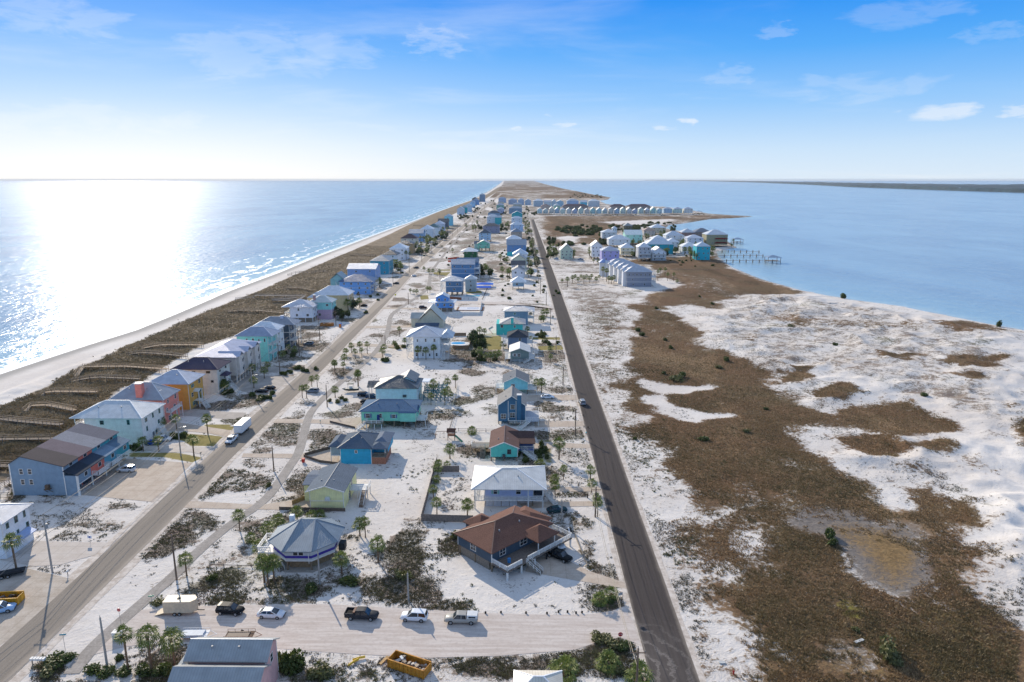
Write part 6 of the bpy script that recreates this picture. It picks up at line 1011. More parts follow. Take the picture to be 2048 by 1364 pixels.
PALMS = [(33, 1139, 1082, 1.5), (480, 1063, 1030, 1.25), (373.5, 1152, 1118, 1.3), (257, 1344, 1268, 1.2), (304, 1344, 1271, 1.6), (349.5, 1336, 1279, 1.7), (557, 1060, 1039, 1.3), (537, 1077, 1056, 1.4), (595, 1047, 1023, 1.3), (624, 1043, 1032, 1.2), (640, 1038, 1030, 1.2), (501, 1084, 1076, 1.0), (519, 1109, 1092, 1.3), (565, 1058, 1054, 1.1), (536, 1084, 1077, .9), (529, 1165, 1124, 1.5), (537, 1171, 1128, 1.4), (549, 1164, 1124, 1.4), (684, 1148, 1117, 1.4), (720, 1072, 1048, 1.35), (731, 1075, 1043, 1.0), (757, 1125, 1087, 1.5), (874, 1032, 1004, 1.1), (935, 1033, 1009, 1.4), (867, 998, 978, 1.0), (1110, 999, 971, 1.05), (1183, 985, 966, 1.1), (1195, 1034, 1004, 1.0), (1193, 1005, 994, .95), (1223, 1196, 1188, 1.2), (1199, 1208, 1200, 1.3), (1128, 1353, 1340, 2.0), (1217, 1335, 1329, 1.7), (1278, 1362, 1352, 1.9),
 (900, 917, 898, 1.5), (876, 952, 935, 1.1), (877, 936, 927, 1.0), (873, 966, 958, 1.0), (894, 940, 929, .9), (944, 868, 861, 1.3), (1118, 919, 886, 1.6), (1081, 934, 927, 1.3), (1127, 959, 937, .9), (1110, 968, 957, 1.1), (1181, 957, 940, 1.2), (1079, 966, 954, 1.2), (867, 795, 768, 1.6), (895, 781, 763, 1.3), (911, 776, 755, 1.1), (890, 810, 784, 1.2), (896, 802, 779, 1.1), (902, 807, 788, .9), (862, 810, 791, 1.0), (1074, 781, 764, 1.3), (1083, 786, 764, 1.5),
 (670, 745, 726, 1.1), (717, 773, 746, 1.3), (624, 775, 757, 1.1), (635, 775, 755, 1.0), (605, 796, 776, 1.1), (613.5, 796, 775, 1.1), (670.5, 795, 779, 1.3), (326, 863, 842, 1.3), (354, 861, 837, 1.3), (416, 869, 837, 1.4), (388, 912, 879, 1.5), (287, 903, 882, 1.3), (318, 903, 880, 1.3), (291, 863, 840, 1.3), (427, 785, 768, 1.4), (450, 785, 767, 1.6), (396, 807, 791, 1.4), (506, 752, 735, 1.5), (529, 757, 740, 1.4), (508, 776, 760, 1.4), (449.6, 784, 768, 1.6), (428, 782, 770, 1.3), (536, 743, 729, 1.2), (566, 720, 707, 1.3), (578, 707, 693, 1.1), (590, 712, 697, 1.1),
 (669.6, 744, 725, 1.2), (687, 746, 728, .9), (689, 729, 714, 1.3), (690.6, 711, 701, 1.0), (694, 718, 701, .9), (703, 706, 691, 1.2), (710.6, 718, 702, 1.1), (720, 706, 688, 1.2), (724, 718, 699, .9), (735, 708, 688, 1.1), (765, 714, 701, 1.3), (768, 705, 694, 1.3), (799, 673, 657, 1.1), (789, 693, 686, 1.2), (810, 692, 680, 1.1), (836, 719, 699, 1.4), (852, 719, 700, 1.3), (868, 719, 695, 1.3), (716, 773, 747, 1.2), (959, 669, 659, 1.5), (969, 670, 661, 1.2), (960, 722, 701, 1.6), (981, 724, 709, 1.3), (990, 725, 708, 1.3), (998, 726, 707, 1.3), (972, 722, 711, 1.3), (1006, 697, 688, 1.5), (1101, 724, 712, 1.0), (1100, 704, 697, 1.1), (1062, 682, 676, 1.1), (1055, 664, 657, 1.2), (1082, 645, 636, 1.5), (1087, 644, 635, 1.5), (1086, 632, 624, 1.4), (1093.5, 633, 623, 1.6),
 (1134.7, 574, 558, 1.6), (1124, 568, 560, 1.0), (1145, 566, 554.5, 1.5), (1156, 567, 557, 1.4), (1167.7, 567, 554.5, 1.5), (1178.6, 566, 556, 1.5), (1192, 567.7, 557, 1.4), (1198, 557, 553, 1.2), (1205.7, 556, 538, 1.7), (1213, 563, 541, 1.7), (1217.5, 567.7, 556, 1.5), (1222.6, 568.4, 557, 1.5), (1227.7, 566, 554.5, 1.6), (1196, 529.6, 522, 1.5), (1208, 529.6, 522, 1.5), (1187, 526.7, 520, 1.3), (1315.5, 561.6, 543, 1.2), (1320, 553.5, 538, 1.2), (1330, 552, 538, 1.3), (1335, 561.6, 548, 1.2), (1347, 561.6, 548, 1.2), (1354, 566, 562, 1.1), (1150, 561, 552, 1.3), (1162, 560, 552, 1.2), (1173, 560, 552, 1.3), (1183, 559, 551, 1.3),
 (905, 507, 499, 1.5), (858, 548, 541, 1.6), (866, 548, 541, 1.5), (879, 549, 542, 1.6), (848, 543, 536, 1.3), (834, 589, 582, 1.2), (821, 587, 580, 1.1), (828, 590, 582, 1.1), (855, 586, 576, 1.2), (860, 585, 576, 1.2), (1466, 493, 480, 1.4), (1463, 495, 489, 1.3), (1244, 547, 538, 1.5), (936, 552, 545, 1.4)]
for i, (px, yb, yc, sc) in enumerate(PALMS):
    x, y = G(px, yb); h = max(1.0, hgt(yb, yc)); adj = ('very tall' if h > 8.5 else 'tall' if h > 5.5 else 'medium' if h > 3 else 'short') + (' broad-crowned' if sc >= 1.5 else ' slim' if sc <= 1.0 else '') + ' palm'
    palm(x, y, h, sc * .68 + .06, adj)
random.seed(99)
def scatter(rect, n, kind):                                   # (x0, y0, x1, y1) in photograph pixels
    x0, y0, x1, y1 = rect
    for _ in range(n):
        px = random.uniform(x0, x1); py = random.uniform(y0, y1); x, y = G(px, py)
        if kind == 'palm': palm(x, y, random.uniform(4, 7.5), random.uniform(1.0, 1.3), 'green palm')
        elif kind == 'tree': tree(x, y, random.uniform(3.5, 6), random.uniform(3.5, 6))
        elif kind == 'bush': shrub(x, y, random.uniform(1.8, 3.4), random.uniform(1, 2), 'g', 'dark green bush')
        elif kind == 'thick': shrub(x, y, random.uniform(6, 12), random.uniform(2.5, 4.5), 'g', 'dark coastal thicket', 'thickets north of the bay houses', 'thicket')
        elif kind == 'mix':
            q = random.random(); (palm(x, y, random.uniform(4, 7.5), random.uniform(1.2, 1.6), 'green palm') if q < .5 else tree(x, y, random.uniform(4, 7), random.uniform(4, 6.5)) if q < .8 else shrub(x, y, random.uniform(2.5, 4.5), random.uniform(1.4, 2.4), 'g', 'dark green bush'))
for rect, n, k in [((860, 470, 960, 560), 16, 'bush'), ((985, 440, 1020, 600), 18, 'bush'), ((1060, 560, 1092, 640), 8, 'bush'), ((930, 400, 1010, 440), 16, 'tree'), ((1340, 520, 1440, 536), 8, 'bush'), ((1085, 560, 1130, 600), 5, 'bush'), ((640, 590, 760, 606), 8, 'bush'), ((1000, 520, 1020, 560), 5, 'mix'), ((662, 632, 698, 645), 7, 'tree'), ((690, 612, 720, 625), 5, 'mix'), ((722, 622, 742, 628), 3, 'bush'), ((730, 560, 760, 575), 6, 'mix'), ((1056, 520, 1078, 556), 9, 'mix'), ((1054, 500, 1074, 520), 11, 'mix'), ((1052, 478, 1068, 498), 7, 'mix'), ((1050, 455, 1064, 476), 10, 'mix'), ((1046, 438, 1060, 454), 7, 'mix'), ((1044, 415, 1058, 436), 9, 'mix'), ((1094, 478, 1118, 518), 16, 'tree'), ((1096, 500, 1116, 520), 8, 'palm'), ((826, 497, 858, 514), 12, 'mix'), ((800, 505, 822, 526), 8, 'palm'), ((782, 535, 805, 548), 8, 'mix'), ((850, 480, 872, 494), 10, 'mix'), ((872, 462, 896, 482), 14, 'mix'), ((840, 478, 860, 490), 6, 'palm'), ((925, 452, 962, 464), 9, 'mix'), ((995, 448, 1018, 464), 12, 'mix'), ((906, 432, 938, 440), 12, 'tree'), ((940, 415, 962, 424), 8, 'tree'), ((1000, 412, 1016, 432), 9, 'tree'), ((958, 536, 985, 556), 7, 'mix'), ((1000, 500, 1016, 520), 3, 'bush'),
                    ((1110, 452, 1200, 468), 42, 'thick'), ((1150, 458, 1215, 474), 26, 'thick'), ((1215, 450, 1300, 464), 40, 'thick'), ((1300, 446, 1345, 452), 8, 'thick'), ((1120, 486, 1180, 492), 8, 'thick'), ((1283, 470, 1345, 486), 22, 'mix'), ((1200, 484, 1222, 492), 7, 'tree'), ((1258, 488, 1292, 496), 8, 'palm'), ((1264, 505, 1278, 520), 7, 'mix'), ((1298, 510, 1306, 520), 5, 'mix'), ((1328, 500, 1392, 514), 24, 'mix'), ((1336, 492, 1366, 500), 8, 'mix'), ((1366, 484, 1374, 492), 4, 'palm'), ((1408, 478, 1416, 492), 5, 'mix'), ((1418, 505, 1430, 520), 6, 'palm'), ((1374, 512, 1394, 521), 6, 'palm'), ((1340, 452, 1350, 466), 5, 'tree'), ((1176, 505, 1186, 520), 4, 'mix'), ((1146, 505, 1152, 518), 3, 'palm'), ((1120, 428, 1330, 432), 26, 'bush'), ((1064, 425, 1076, 432), 6, 'tree'), ((1385, 427, 1410, 430), 6, 'bush'), ((1140, 386, 1205, 396), 30, 'thick'),
                    ((470, 788, 545, 800), 7, 'bush'), ((425, 782, 470, 795), 6, 'bush'), ((585, 735, 640, 745), 5, 'bush'), ((555, 742, 600, 752), 4, 'bush'), ((345, 873, 380, 880), 5, 'bush'), ((258, 895, 280, 905), 4, 'bush'), ((555, 705, 600, 715), 5, 'bush'), ((765, 716, 795, 725), 5, 'bush'), ((790, 690, 810, 700), 4, 'bush'), ((940, 680, 965, 720), 9, 'tree'), ((950, 715, 1000, 724), 5, 'bush'), ((1078, 890, 1100, 925), 6, 'bush'), ((1030, 905, 1052, 925), 5, 'bush'), ((1072, 665, 1092, 690), 6, 'bush'), ((1085, 682, 1120, 690), 5, 'bush')]: scatter(rect, n if rect[3] > 560 or k == 'thick' else int(n * 1.45), k)
# shrubs one can point at
for px, py, w, h, k, adj in [(592, 1340, 3.2, 3.4, 'g', 'glossy broadleaf bush'), (572, 1338, 3.0, 3.3, 'g', 'glossy broadleaf bush'), (650, 1352, 3.4, 2.0, 'o', 'grey-green spreading bush'), (625, 1358, 2.5, 1.6, 'o', 'grey-green spreading bush'), (340, 1347, 2.2, 1.9, 'g', 'dark hedge bush'), (185, 1342, 2.6, 1.2, 'g', 'dark hedge bush'), (215, 1346, 2.6, 1.2, 'g', 'dark hedge bush'), (250, 1347, 2.6, 1.2, 'g', 'dark hedge bush'), (290, 1347, 2.6, 1.3, 'g', 'dark hedge bush'), (320, 1346, 2.4, 1.2, 'g', 'dark hedge bush'), (110, 1330, 3.4, 1.3, 'g', 'low dark bush'), (95, 1345, 3., 1.2, 'o', 'low dark bush'), (135, 1320, 2.6, 1.1, 'g', 'low dark bush'), (240, 1318, 1.4, 1.0, 'g', 'spiky sago plant'),
    (537, 973, 1.8, 1.1, 'o', 'lone rounded dry bush'), (617, 1182, 2.6, 1.5, 'g', 'dark dune bush'), (697, 1168, 3.2, 1.8, 'g', 'dark dune bush'), (805, 1155, 2.6, 1.4, 'o', 'yellow-green dune bush'), (423, 1160, 1.8, 1.2, 'g', 'small dark bush'), (318, 1207, 2.2, 1.0, 'o', 'yellowish roadside bush'), (910, 1075, 2.6, 1.7, 'o', 'tall weed clump'), (655, 1043, 1.8, 1.0, 'o', 'low palmetto bush'), (1275, 662, 3.2, 1.9, 'g', 'dark marsh-edge bush'), (1285, 671, 3.0, 1.8, 'g', 'dark marsh-edge bush'), (1330, 681, 2.2, 1.4, 'g', 'small marsh bush'), (1341, 697, 2.2, 1.5, 'g', 'small marsh bush'), (1455, 722, 3.2, 2.0, 'g', 'rounded marsh bush'), (1440, 736, 3.6, 1.2, 'o', 'rounded marsh bush'), (1352, 759, 5.2, 1.8, 'o', 'wide pale green bush'), (1362, 753, 3, 2, 'g', 'dark marsh bush'), (1328, 748, 2, 1.2, 'g', 'dark marsh bush'), (1533, 819, 1.4, .9, 'g', 'lone small green shrub'), (1409, 879, 3.2, 1.2, 'g', 'low dark marsh bush'), (1493, 864, 2.2, 1, 'o', 'low marsh bush'), (1655, 1072, 2.6, 1.9, 'g', 'green bush beside grey flat'), (1664, 1088, 2.2, 1.5, 'g', 'green bush beside grey flat'), (1778, 1314, 4.4, 2.7, 'o', 'large yellow-green bush'), (1790, 1326, 3, 1.5, 'o', 'large yellow-green bush'), (1714, 1262, 1.6, .8, 'o', 'yellow flowering bush'), (1848, 796, 2.8, 1.3, 'g', 'dark bush in white dunes'), (1998, 653, 3.0, 3.2, 'g', 'shore bush'), (1687, 596, 3.4, 3.6, 'g', 'shore bush with open crown'), (1580, 658, 4, 1.4, 'o', 'dune-top bush'), (1668, 692, 2.6, 1.4, 'g', 'dune-top bush'), (1270, 879, 1.4, .9, 'g', 'small roadside shrub'), (1425, 609, 2.6, 1.4, 'g', 'dark marsh bush'), (1399, 594, 2, 1.2, 'g', 'dark marsh bush'), (1312, 618, 2.8, 1.5, 'g', 'dark marsh bush'), (1200, 1280, 3.0, 1.0, 'o', 'mounded corner bush'), (1225, 1290, 3.4, 1.1, 'o', 'mounded corner bush'), (1250, 1300, 2.8, 1.0, 'g', 'mounded corner bush'), (1215, 1318, 2.6, 1.0, 'o', 'mounded corner bush'), (1235, 1345, 3.0, 1.0, 'o', 'mounded corner bush'), (1220, 1206, 2, 1.1, 'g', 'small corner bush'),
    (660, 803, 1.8, 1.3, 'o', 'prickly garden bush'), (675, 806, 2, 1.4, 'o', 'prickly garden bush'), (690, 803, 1.8, 1.3, 'g', 'prickly garden bush'), (683, 798, 1.8, 1.2, 'o', 'prickly garden bush'), (1088, 905, 3, 1.4, 'g', 'dark lawn-side bush'), (1052, 925, 2.2, 1.6, 'g', 'dark lawn-side bush')]:
    x, y = G(px, py); shrub(x, y, w * 1.15, h, k, adj)
# ---------------------------------------------------------------- tufts of grass and scrub: countless, one object per kind
def tufts(name, label, n, region, ch, thr, mat, hgt_, wid, seed, blades=4):
    r = np.random.default_rng(seed); x0, x1, y0, y1 = region; X = []; tot = 0
    while tot < n:
        k = n * 3; u = r.random(k); y = 1 / (1 / y0 + u * (1 / y1 - 1 / y0)); x = r.uniform(x0, x1, k); ok = np.abs(x + .0125 * y) < .76 * y + 6; x, y = x[ok], y[ok]
        m = masks(x, y)[ch]; v = vnoise(x, y, 1.5, seed + 3, 4, .7); v2 = vnoise(x, y, 9, seed + 4, 2); pv = np.zeros(len(x), bool)
        for pg in PAVED:
            bx = [q[0] for q in pg]; by = [q[1] for q in pg]; se = (x > min(bx)) & (x < max(bx)) & (y > min(by)) & (y < max(by))
            if se.any(): pv[se] |= sdist(x[se], y[se], pg) > -.3
        for (ax, ay), (bx_, by_) in zip(pw[:-1], pw[1:]):
            ex_, ey_ = bx_ - ax, by_ - ay; tt = np.clip(((x - ax) * ex_ + (y - ay) * ey_) / (ex_ * ex_ + ey_ * ey_), 0, 1); pv |= (x - ax - tt * ex_) ** 2 + (y - ay - tt * ey_) ** 2 < 2.6
        keep = ~pv & (m * .75 + (v - .5) * .8 + (v2 - .5) * .7 > thr) & (np.abs(x + 83) > 5.2) & (np.abs(x - 23.9) > 5.0); X.append(np.stack([x[keep], y[keep]], 1)); tot += keep.sum()
        if len(X) > 12: break
    P = np.concatenate(X)[:n]; n = len(P); z = height(P[:, 0], P[:, 1]) - .03
    B = blades; base = np.repeat(P, B, 0); zb = np.repeat(z, B); a = r.uniform(0, 6.283, n * B); rad = r.uniform(0, wid, n * B); lean = r.uniform(.1, .9, n * B); hh_ = hgt_ * r.uniform(.5, 1.25, n * B) * np.repeat(r.uniform(.6, 1.3, n), B); w = wid * r.uniform(.18, .4, n * B)
    cx = base[:, 0] + np.cos(a) * rad; cy = base[:, 1] + np.sin(a) * rad; px_, py_ = -np.sin(a) * w, np.cos(a) * w
    v = np.empty((n * B, 3, 3)); v[:, 0] = np.stack([cx - px_, cy - py_, zb], 1); v[:, 1] = np.stack([cx + px_, cy + py_, zb], 1); v[:, 2] = np.stack([cx + np.cos(a) * lean * hh_, cy + np.sin(a) * lean * hh_, zb + hh_], 1)
    me = bpy.data.meshes.new(name); me.vertices.add(n * B * 3); me.vertices.foreach_set('co', v.astype(np.float32).ravel()); me.loops.add(n * B * 3); me.loops.foreach_set('vertex_index', np.arange(n * B * 3, dtype=np.int32)); me.polygons.add(n * B); me.polygons.foreach_set('loop_start', np.arange(0, n * B * 3, 3, dtype=np.int32)); me.update(calc_edges=True); me.materials.append(mat)
    tag(link(name, me), label, 'plants', None, 'stuff')
tufts('marsh_grass', 'brown sedge and rush covering the marsh east of the road', 70000, (30, 260, 88, 420), 'M', .42, leafmat('#6a5239', '#bd9c72', 'marsh', (.3, .2, .1), ('#6b633f', '#ad946a')), .29, .30, 5)
tufts('dune_grass', 'olive and straw sea oats on the dunes behind the beach', 42000, (-192, -105, 170, 800), 'D', .42, leafmat('#786b52', '#c2b091', 'oats', (.3, .22, .12), ('#5f5a42', '#a08c74')), .5, .5, 6)
tufts('scrub', 'low grey-brown scrub scattered over the sandy lots', 110000, (-175, 110, 86, 420), 'S', .33, leafmat('#453f31', '#7c6f57', 'scrubleaf', (.2, .16, .09), ('#3f4428', '#6f5148')), .17, .26, 6)
tufts('ground_cover', 'dark olive leafy ground cover in the denser scrub patches', 9000, (-175, 60, 86, 420), 'S', .42, leafmat('#4c4a33', '#84805a', 'cover', (.14, .15, .06), ('#66563f', '#6a6a42')), .22, .45, 31, 11)
# ---------------------------------------------------------------- vehicles
TYRE = paint('#17181a', .8); RIM = paint('#a9abad', .35, metal=.6); LAMPW = paint('#dfe6ea', .2); LAMPR = paint('#a3201c', .3)
def ring(x, zb, zt, hw, r=.16): return [(x, y, z) for y, z in ((-hw * .92, zb), (-hw, zb + r), (-hw, zt - r), (-hw * .88, zt), (hw * .88, zt), (hw, zt - r), (hw, zb + r), (hw * .92, zb))]
_vc = {}
def wheel(T, x, y, r=.34, w=.24):
    k = ('wh', r)
    if k not in _vc:
        def disc(rad, y0, y1, n=14): return [[(rad * math.cos(a), yy, rad * math.sin(a)) for a in [2 * math.pi * i / n for i in range(n)]] for yy in (y0, y1)]
        _vc[k] = (fixme(MB().loft(disc(r, -w / 2, w / 2)).mesh('wheel', TYRE)), fixme(MB().loft(disc(r * .6, -w / 2 - .02, w / 2 + .02)).mesh('rim', RIM)))
    o = link('wheel', _vc[k][0], T, (x, y, r)); link('rim', _vc[k][1], o); return o
def fixme(me):
    import bmesh; bm = bmesh.new(); bm.from_mesh(me); bmesh.ops.recalc_face_normals(bm, faces=bm.faces); bm.to_mesh(me); bm.free(); return me
SPEC = {'sedan': dict(L=4.75, st=[(-2.37, .38, .80, .74), (-2.2, .26, .96, .86), (-1.5, .22, 1.0, .91), (0, .22, .97, .92), (1.2, .22, .94, .91), (2.05, .25, .80, .86), (2.37, .36, .64, .72)], gh=[(-1.95, 1.0, .98, .70), (-1.15, 1.38, .98, .62), (.25, 1.42, .96, .62), (1.25, .98, .94, .72)], wb=(-1.4, 1.42), r=.33),
        'suv': dict(L=4.75, st=[(-2.35, .45, 1.02, .82), (-2.25, .32, 1.10, .90), (-1.2, .28, 1.12, .94), (0, .28, 1.08, .94), (1.2, .28, 1.06, .93), (2.1, .3, .96, .88), (2.35, .4, .78, .76)], gh=[(-2.22, 1.12, 1.08, .78), (-1.95, 1.68, 1.08, .68), (.35, 1.72, 1.06, .68), (1.15, 1.10, 1.04, .78)], wb=(-1.4, 1.42), r=.37),
        'pickup': dict(L=5.7, st=[(-2.85, .5, 1.05, .90), (-2.78, .42, 1.08, .96), (-.9, .38, 1.10, .97), (.6, .38, 1.12, .97), (1.6, .38, 1.10, .96), (2.6, .42, 1.02, .92), (2.85, .5, .85, .84)], gh=[(-.95, 1.12, 1.06, .82), (-.8, 1.74, 1.06, .72), (.75, 1.78, 1.05, .72), (1.5, 1.14, 1.03, .80)], wb=(-1.75, 1.8), r=.40)}
def vehicle(kind, px, rz, col, label, cat='car', group=None, name=None, cap=None, bed=None, z=0., pos=None, landm=None):
    sp = SPEC[kind]; x, y = pos or G(*px); T = thing(name or {'sedan': 'parked_car', 'suv': 'parked_suv', 'pickup': 'pickup_truck'}[kind], (x, y, z + .045), label, cat, group, math.radians(rz))
    key = (kind, col)
    if key not in _vc:
        cm = carpaint(col); body = fixme(MB().loft([ring(*s) for s in sp['st']]).mesh('body', cm, True)); g = sp['gh']
        gl = fixme(MB().loft([[(x_, -w0 + (w0 - w1) * 0, zb), (x_, -w1, zt), (x_, w1, zt), (x_, w0, zb)] for x_, zt, zb, w1 in [(g[0][0] - .02, g[0][2] + .02, g[0][2] - .1, g[0][3]), (g[1][0], g[1][1], g[1][2] - .1, g[1][3]), (g[2][0], g[2][1], g[2][2] - .1, g[2][3]), (g[3][0] + .02, g[3][2] + .02, g[3][2] - .1, g[3][3])] for w0 in [sp['st'][3][3] * .93]]).mesh('windows', GLASS))
        rf = fixme(MB().loft([[(x_, -w, z_ - .03), (x_, -w * .9, z_ + .035), (x_, w * .9, z_ + .035), (x_, w, z_ - .03)] for x_, z_, w in ((g[1][0] - .08, g[1][1] - .01, g[1][3] + .02), (g[1][0] + .4, g[1][1] + .02, g[1][3] + .03), (g[2][0] - .3, g[2][1] + .02, g[2][3] + .03), (g[2][0] + .08, g[2][1] - .01, g[2][3] + .02))]).mesh('roof', cm))
        m = MB(); w0 = sp['st'][3][3] * .9
        for s in (-1, 1):
            for a in ((g[0], g[1]), (g[3], g[2])): m.bar((a[0][0], s * w0, a[0][2] - .02), (a[1][0], s * (a[1][3] + .02), a[1][1]), .09, .07)
            mx = (g[1][0] + g[2][0]) / 2; m.bar((mx, s * (w0 + .035), g[1][2] - .02), (mx, s * (g[1][3] + .03), g[1][1]), .1, .05)
        _vc[key] = (body, gl, rf, fixme(m.mesh('pillars', cm)))
    b, gl, rf, pl = _vc[key]; link('body', b, T); link('windows', gl, T); link('roof', rf, T); link('pillars', pl, T)
    for sx in sp['wb']:
        for s in (-1, 1): wheel(T, sx, s * (sp['st'][3][3] - .1), sp['r'])
    f, bk = sp['st'][-1], sp['st'][0]
    for s in (-1, 1):
        MB().box(f[0] - .18, f[0] + .0, s * .62 - .16, s * .62 + .16, f[2] - .2, f[2] - .04).build('headlight', LAMPW, T); MB().box(bk[0] - .03, bk[0] + .12, s * .66 - .12, s * .66 + .12, bk[2] - .28, bk[2] - .06).build('taillight', LAMPR, T)
    MB().box(f[0] - .05, f[0] + .08, -.75, .75, f[1] + .02, f[1] + .2).build('bumper', paint('#3a3c3f', .5), T)
    if kind == 'pickup' and not cap:
        m = MB().box(-2.76, -1.0, -.82, .82, 1.085, 1.13); m.build('bed_liner', paint('#141414', .9), T)
        for s in (-1, 1): MB().box(-2.82, -.98, s * .9 - .07, s * .9 + .07, 1.05, 1.36).build('bed_side', carpaint(col), T)
        MB().box(-2.88, -2.78, -.9, .9, 1.0, 1.36).build('tailgate', carpaint(col), T)
        if bed: MB().box(-1.4, -1.02, -.8, .8, 1.13, 1.55).build('tool_box', paint(bed), T)
    if cap: c = fixme(MB().loft([ring(-2.8, 1.08, 1.72, .84, .1), ring(-1.0, 1.08, 1.76, .86, .1)]).mesh('bed_cap', carpaint(cap))); o = link('bed_cap', c, T); MB().box(-2.5, -1.3, -.87, .87, 1.3, 1.58).build('cap_window', GLASS, o)
    return T
gs = 'vehicles parked along the sand street'
vehicle('suv', (461, 1226), -6, '#15181c', 'black crossover parked beside the box trailer on the sand street', group=gs); vehicle('sedan', (543, 1233), -4, '#dfe4e8', 'white sedan parked facing right on the sand street', group=gs)
vehicle('pickup', (724, 1236), -4, '#34363a', 'dark grey pickup truck with tool box in its bed on sand street', 'pickup', gs, bed='#6e4a3a'); vehicle('suv', (829, 1239), 176, '#e6e9ec', 'white hatchback parked between dark pickup and capped pickup', group=gs)
vehicle('pickup', (923, 1244), 179, '#a9a59c', 'silver-tan pickup truck with white bed cap on sand street', 'pickup', gs, cap='#dfdfdc')
gb = 'vehicles parked in driveways'
vehicle('suv', (1117, 1092), 285, '#d9dbdd', 'white minivan under the corner of the railed deck', group=gb); vehicle('pickup', (1118, 1117), 322, '#101114', 'black long utility vehicle by the brown-roofed house', 'pickup', gb, cap='#101114'); vehicle('sedan', (1114, 1024), 14, '#1f3f44', 'dark green sedan on sand behind the brown-roofed house', group=gb)
vehicle('sedan', (1095, 797), 2, '#dfe5ea', 'white sedan on concrete drive beside the cyan stilt house', group=gb); vehicle('suv', (1164, 808), 97, '#9aa0a5', 'grey crossover with roof rack driving on the new road', name='moving_car')
vehicle('suv', (253, 943), 178, '#dcdfe2', 'white crossover parked by the blue and coral townhouses', group=gb); vehicle('sedan', (309, 889), 10, '#1f4f94', 'blue hatchback parked by the mint house', group=gb); vehicle('suv', (327, 882), 8, '#dadcde', 'white crossover beside the blue hatchback', group=gb)
vehicle('sedan', (523, 785), 176, '#1c2126', 'dark sedan, left of two in the grey parking lot', group=gb); vehicle('sedan', (538, 779), 176, '#14171a', 'black sedan, right of two in the grey parking lot', group=gb); vehicle('suv', (625, 785), 176, '#7f8994', 'grey crossover parked between palms beside the path', group=gb)
vehicle('suv', (729, 793), 0, '#20252c', 'dark vehicle, upper one beside the pale aqua house', group=gb); vehicle('suv', (745, 797), 0, '#27405e', 'navy crossover nosed against the pale aqua house', group=gb); vehicle('sedan', (735, 806), 0, '#0f1012', 'black sedan half behind the mint green house', group=gb)
vehicle('suv', (846, 617), 0, '#3a1f26', 'dark maroon crossover beside the steep-roofed cottage', group=gb); vehicle('sedan', (792, 568), 180, '#2a2d30', 'small dark car by the edge of the main road', group=gb); vehicle('sedan', (828, 553), 60, '#e6eaee', 'white car driving far up the main road', name='moving_car'); vehicle('suv', (832, 537), 180, '#2f3f4c', 'dark crossover left of the main road', group=gb)
vehicle('pickup', (1161, 520), 180, '#7f93a8', 'blue-grey pickup near the pale green cottage', 'pickup', gb); vehicle('suv', (1112, 519), 180, '#a9b9c9', 'pale crossover left of the pale green cottage', group=gb); vehicle('sedan', (818, 692), 90, '#22302a', 'dark green car beside the tall white house', group=gb); vehicle('sedan', (727, 613), 170, '#1b1c1f', 'black car in the shrubs by the tan silver-roofed house', group=gb)
vehicle('sedan', (948, 439), 80, '#202428', 'dark car far up the main road', name='moving_car'); vehicle('sedan', (932, 448), 80, '#1a1d22', 'second dark car far up the main road', name='moving_car'); vehicle('suv', (1, 1224), 20, '#9fc0e0', 'pale blue vehicle cut by the left edge', group=gb); vehicle('suv', (617, 690), 178, '#6b7580', 'grey car by the vacant lot left of main road', group=gb)
# truck with box trailer on the main road
T = vehicle('pickup', None, 270, '#e4e7e9', 'white pickup truck towing the white box trailer', 'pickup', pos=(-84.6, 192.2), name='moving_truck', z=.02)
T = thing('box_trailer', (-84.6, 197.2, .06), 'tall white box trailer behind white pickup on main road', 'trailer'); WB = paint('#e7e9ea', .4)
MB().box(-1.2, 1.2, 0, 7.6, .75, 3.2).build('cargo_box', WB, T); MB().box(-1.23, 1.23, -.02, 7.63, .66, .78).build('chassis', paint('#3b3d40'), T); MB().bar((0, 0, .8), (0, -1.6, .8), .14).build('tongue', DARK, T); MB().box(-.35, .35, 3, 3.6, 3.2, 3.36).build('roof_vent', RIM, T)
for y in (4.3, 5.3):
    for s in (-1, 1): w = wheel(T, s * 1.05, y, .36); w.rotation_euler = (0, 0, math.pi / 2)
# enclosed trailer on the sand street
x, y = G(362, 1225); T = thing('enclosed_trailer', (x, y, .05), 'cream enclosed trailer with its rear ramp down on the sand street', 'trailer', None, math.radians(2)); CT = paint('#d6c5a8', .5)
MB().box(-2.5, 2.3, -1.1, 1.1, .55, 2.75).build('cargo_box', CT, T); m = MB(); m.prism([(2.3, -1.1), (3.0, -.3), (3.0, .3), (2.3, 1.1)], .55, 2.75); m.build('nose', CT, T)
q = MB(); b = q.vs([(-2.5, -1, .58), (-2.5, 1, .58), (-4.2, 1, .05), (-4.2, -1, .05), (-2.5, -1, .5), (-2.5, 1, .5), (-4.2, 1, .0), (-4.2, -1, .0)]); [q.face([b + i for i in f]) for f in ((0, 1, 2, 3), (7, 6, 5, 4), (0, 4, 5, 1), (1, 5, 6, 2), (2, 6, 7, 3), (3, 7, 4, 0))]; fix(q.build('ramp', CT, T)); MB().bar((2.9, 0, .5), (4.2, 0, .45), .12).build('tongue', DARK, T); MB().box(-.3, .2, -.2, .2, 2.75, 2.85).build('roof_vent', DARK, T)
for xx in (-.6, .25):
    for s in (-1, 1): wheel(T, xx, s * 1.08, .33)
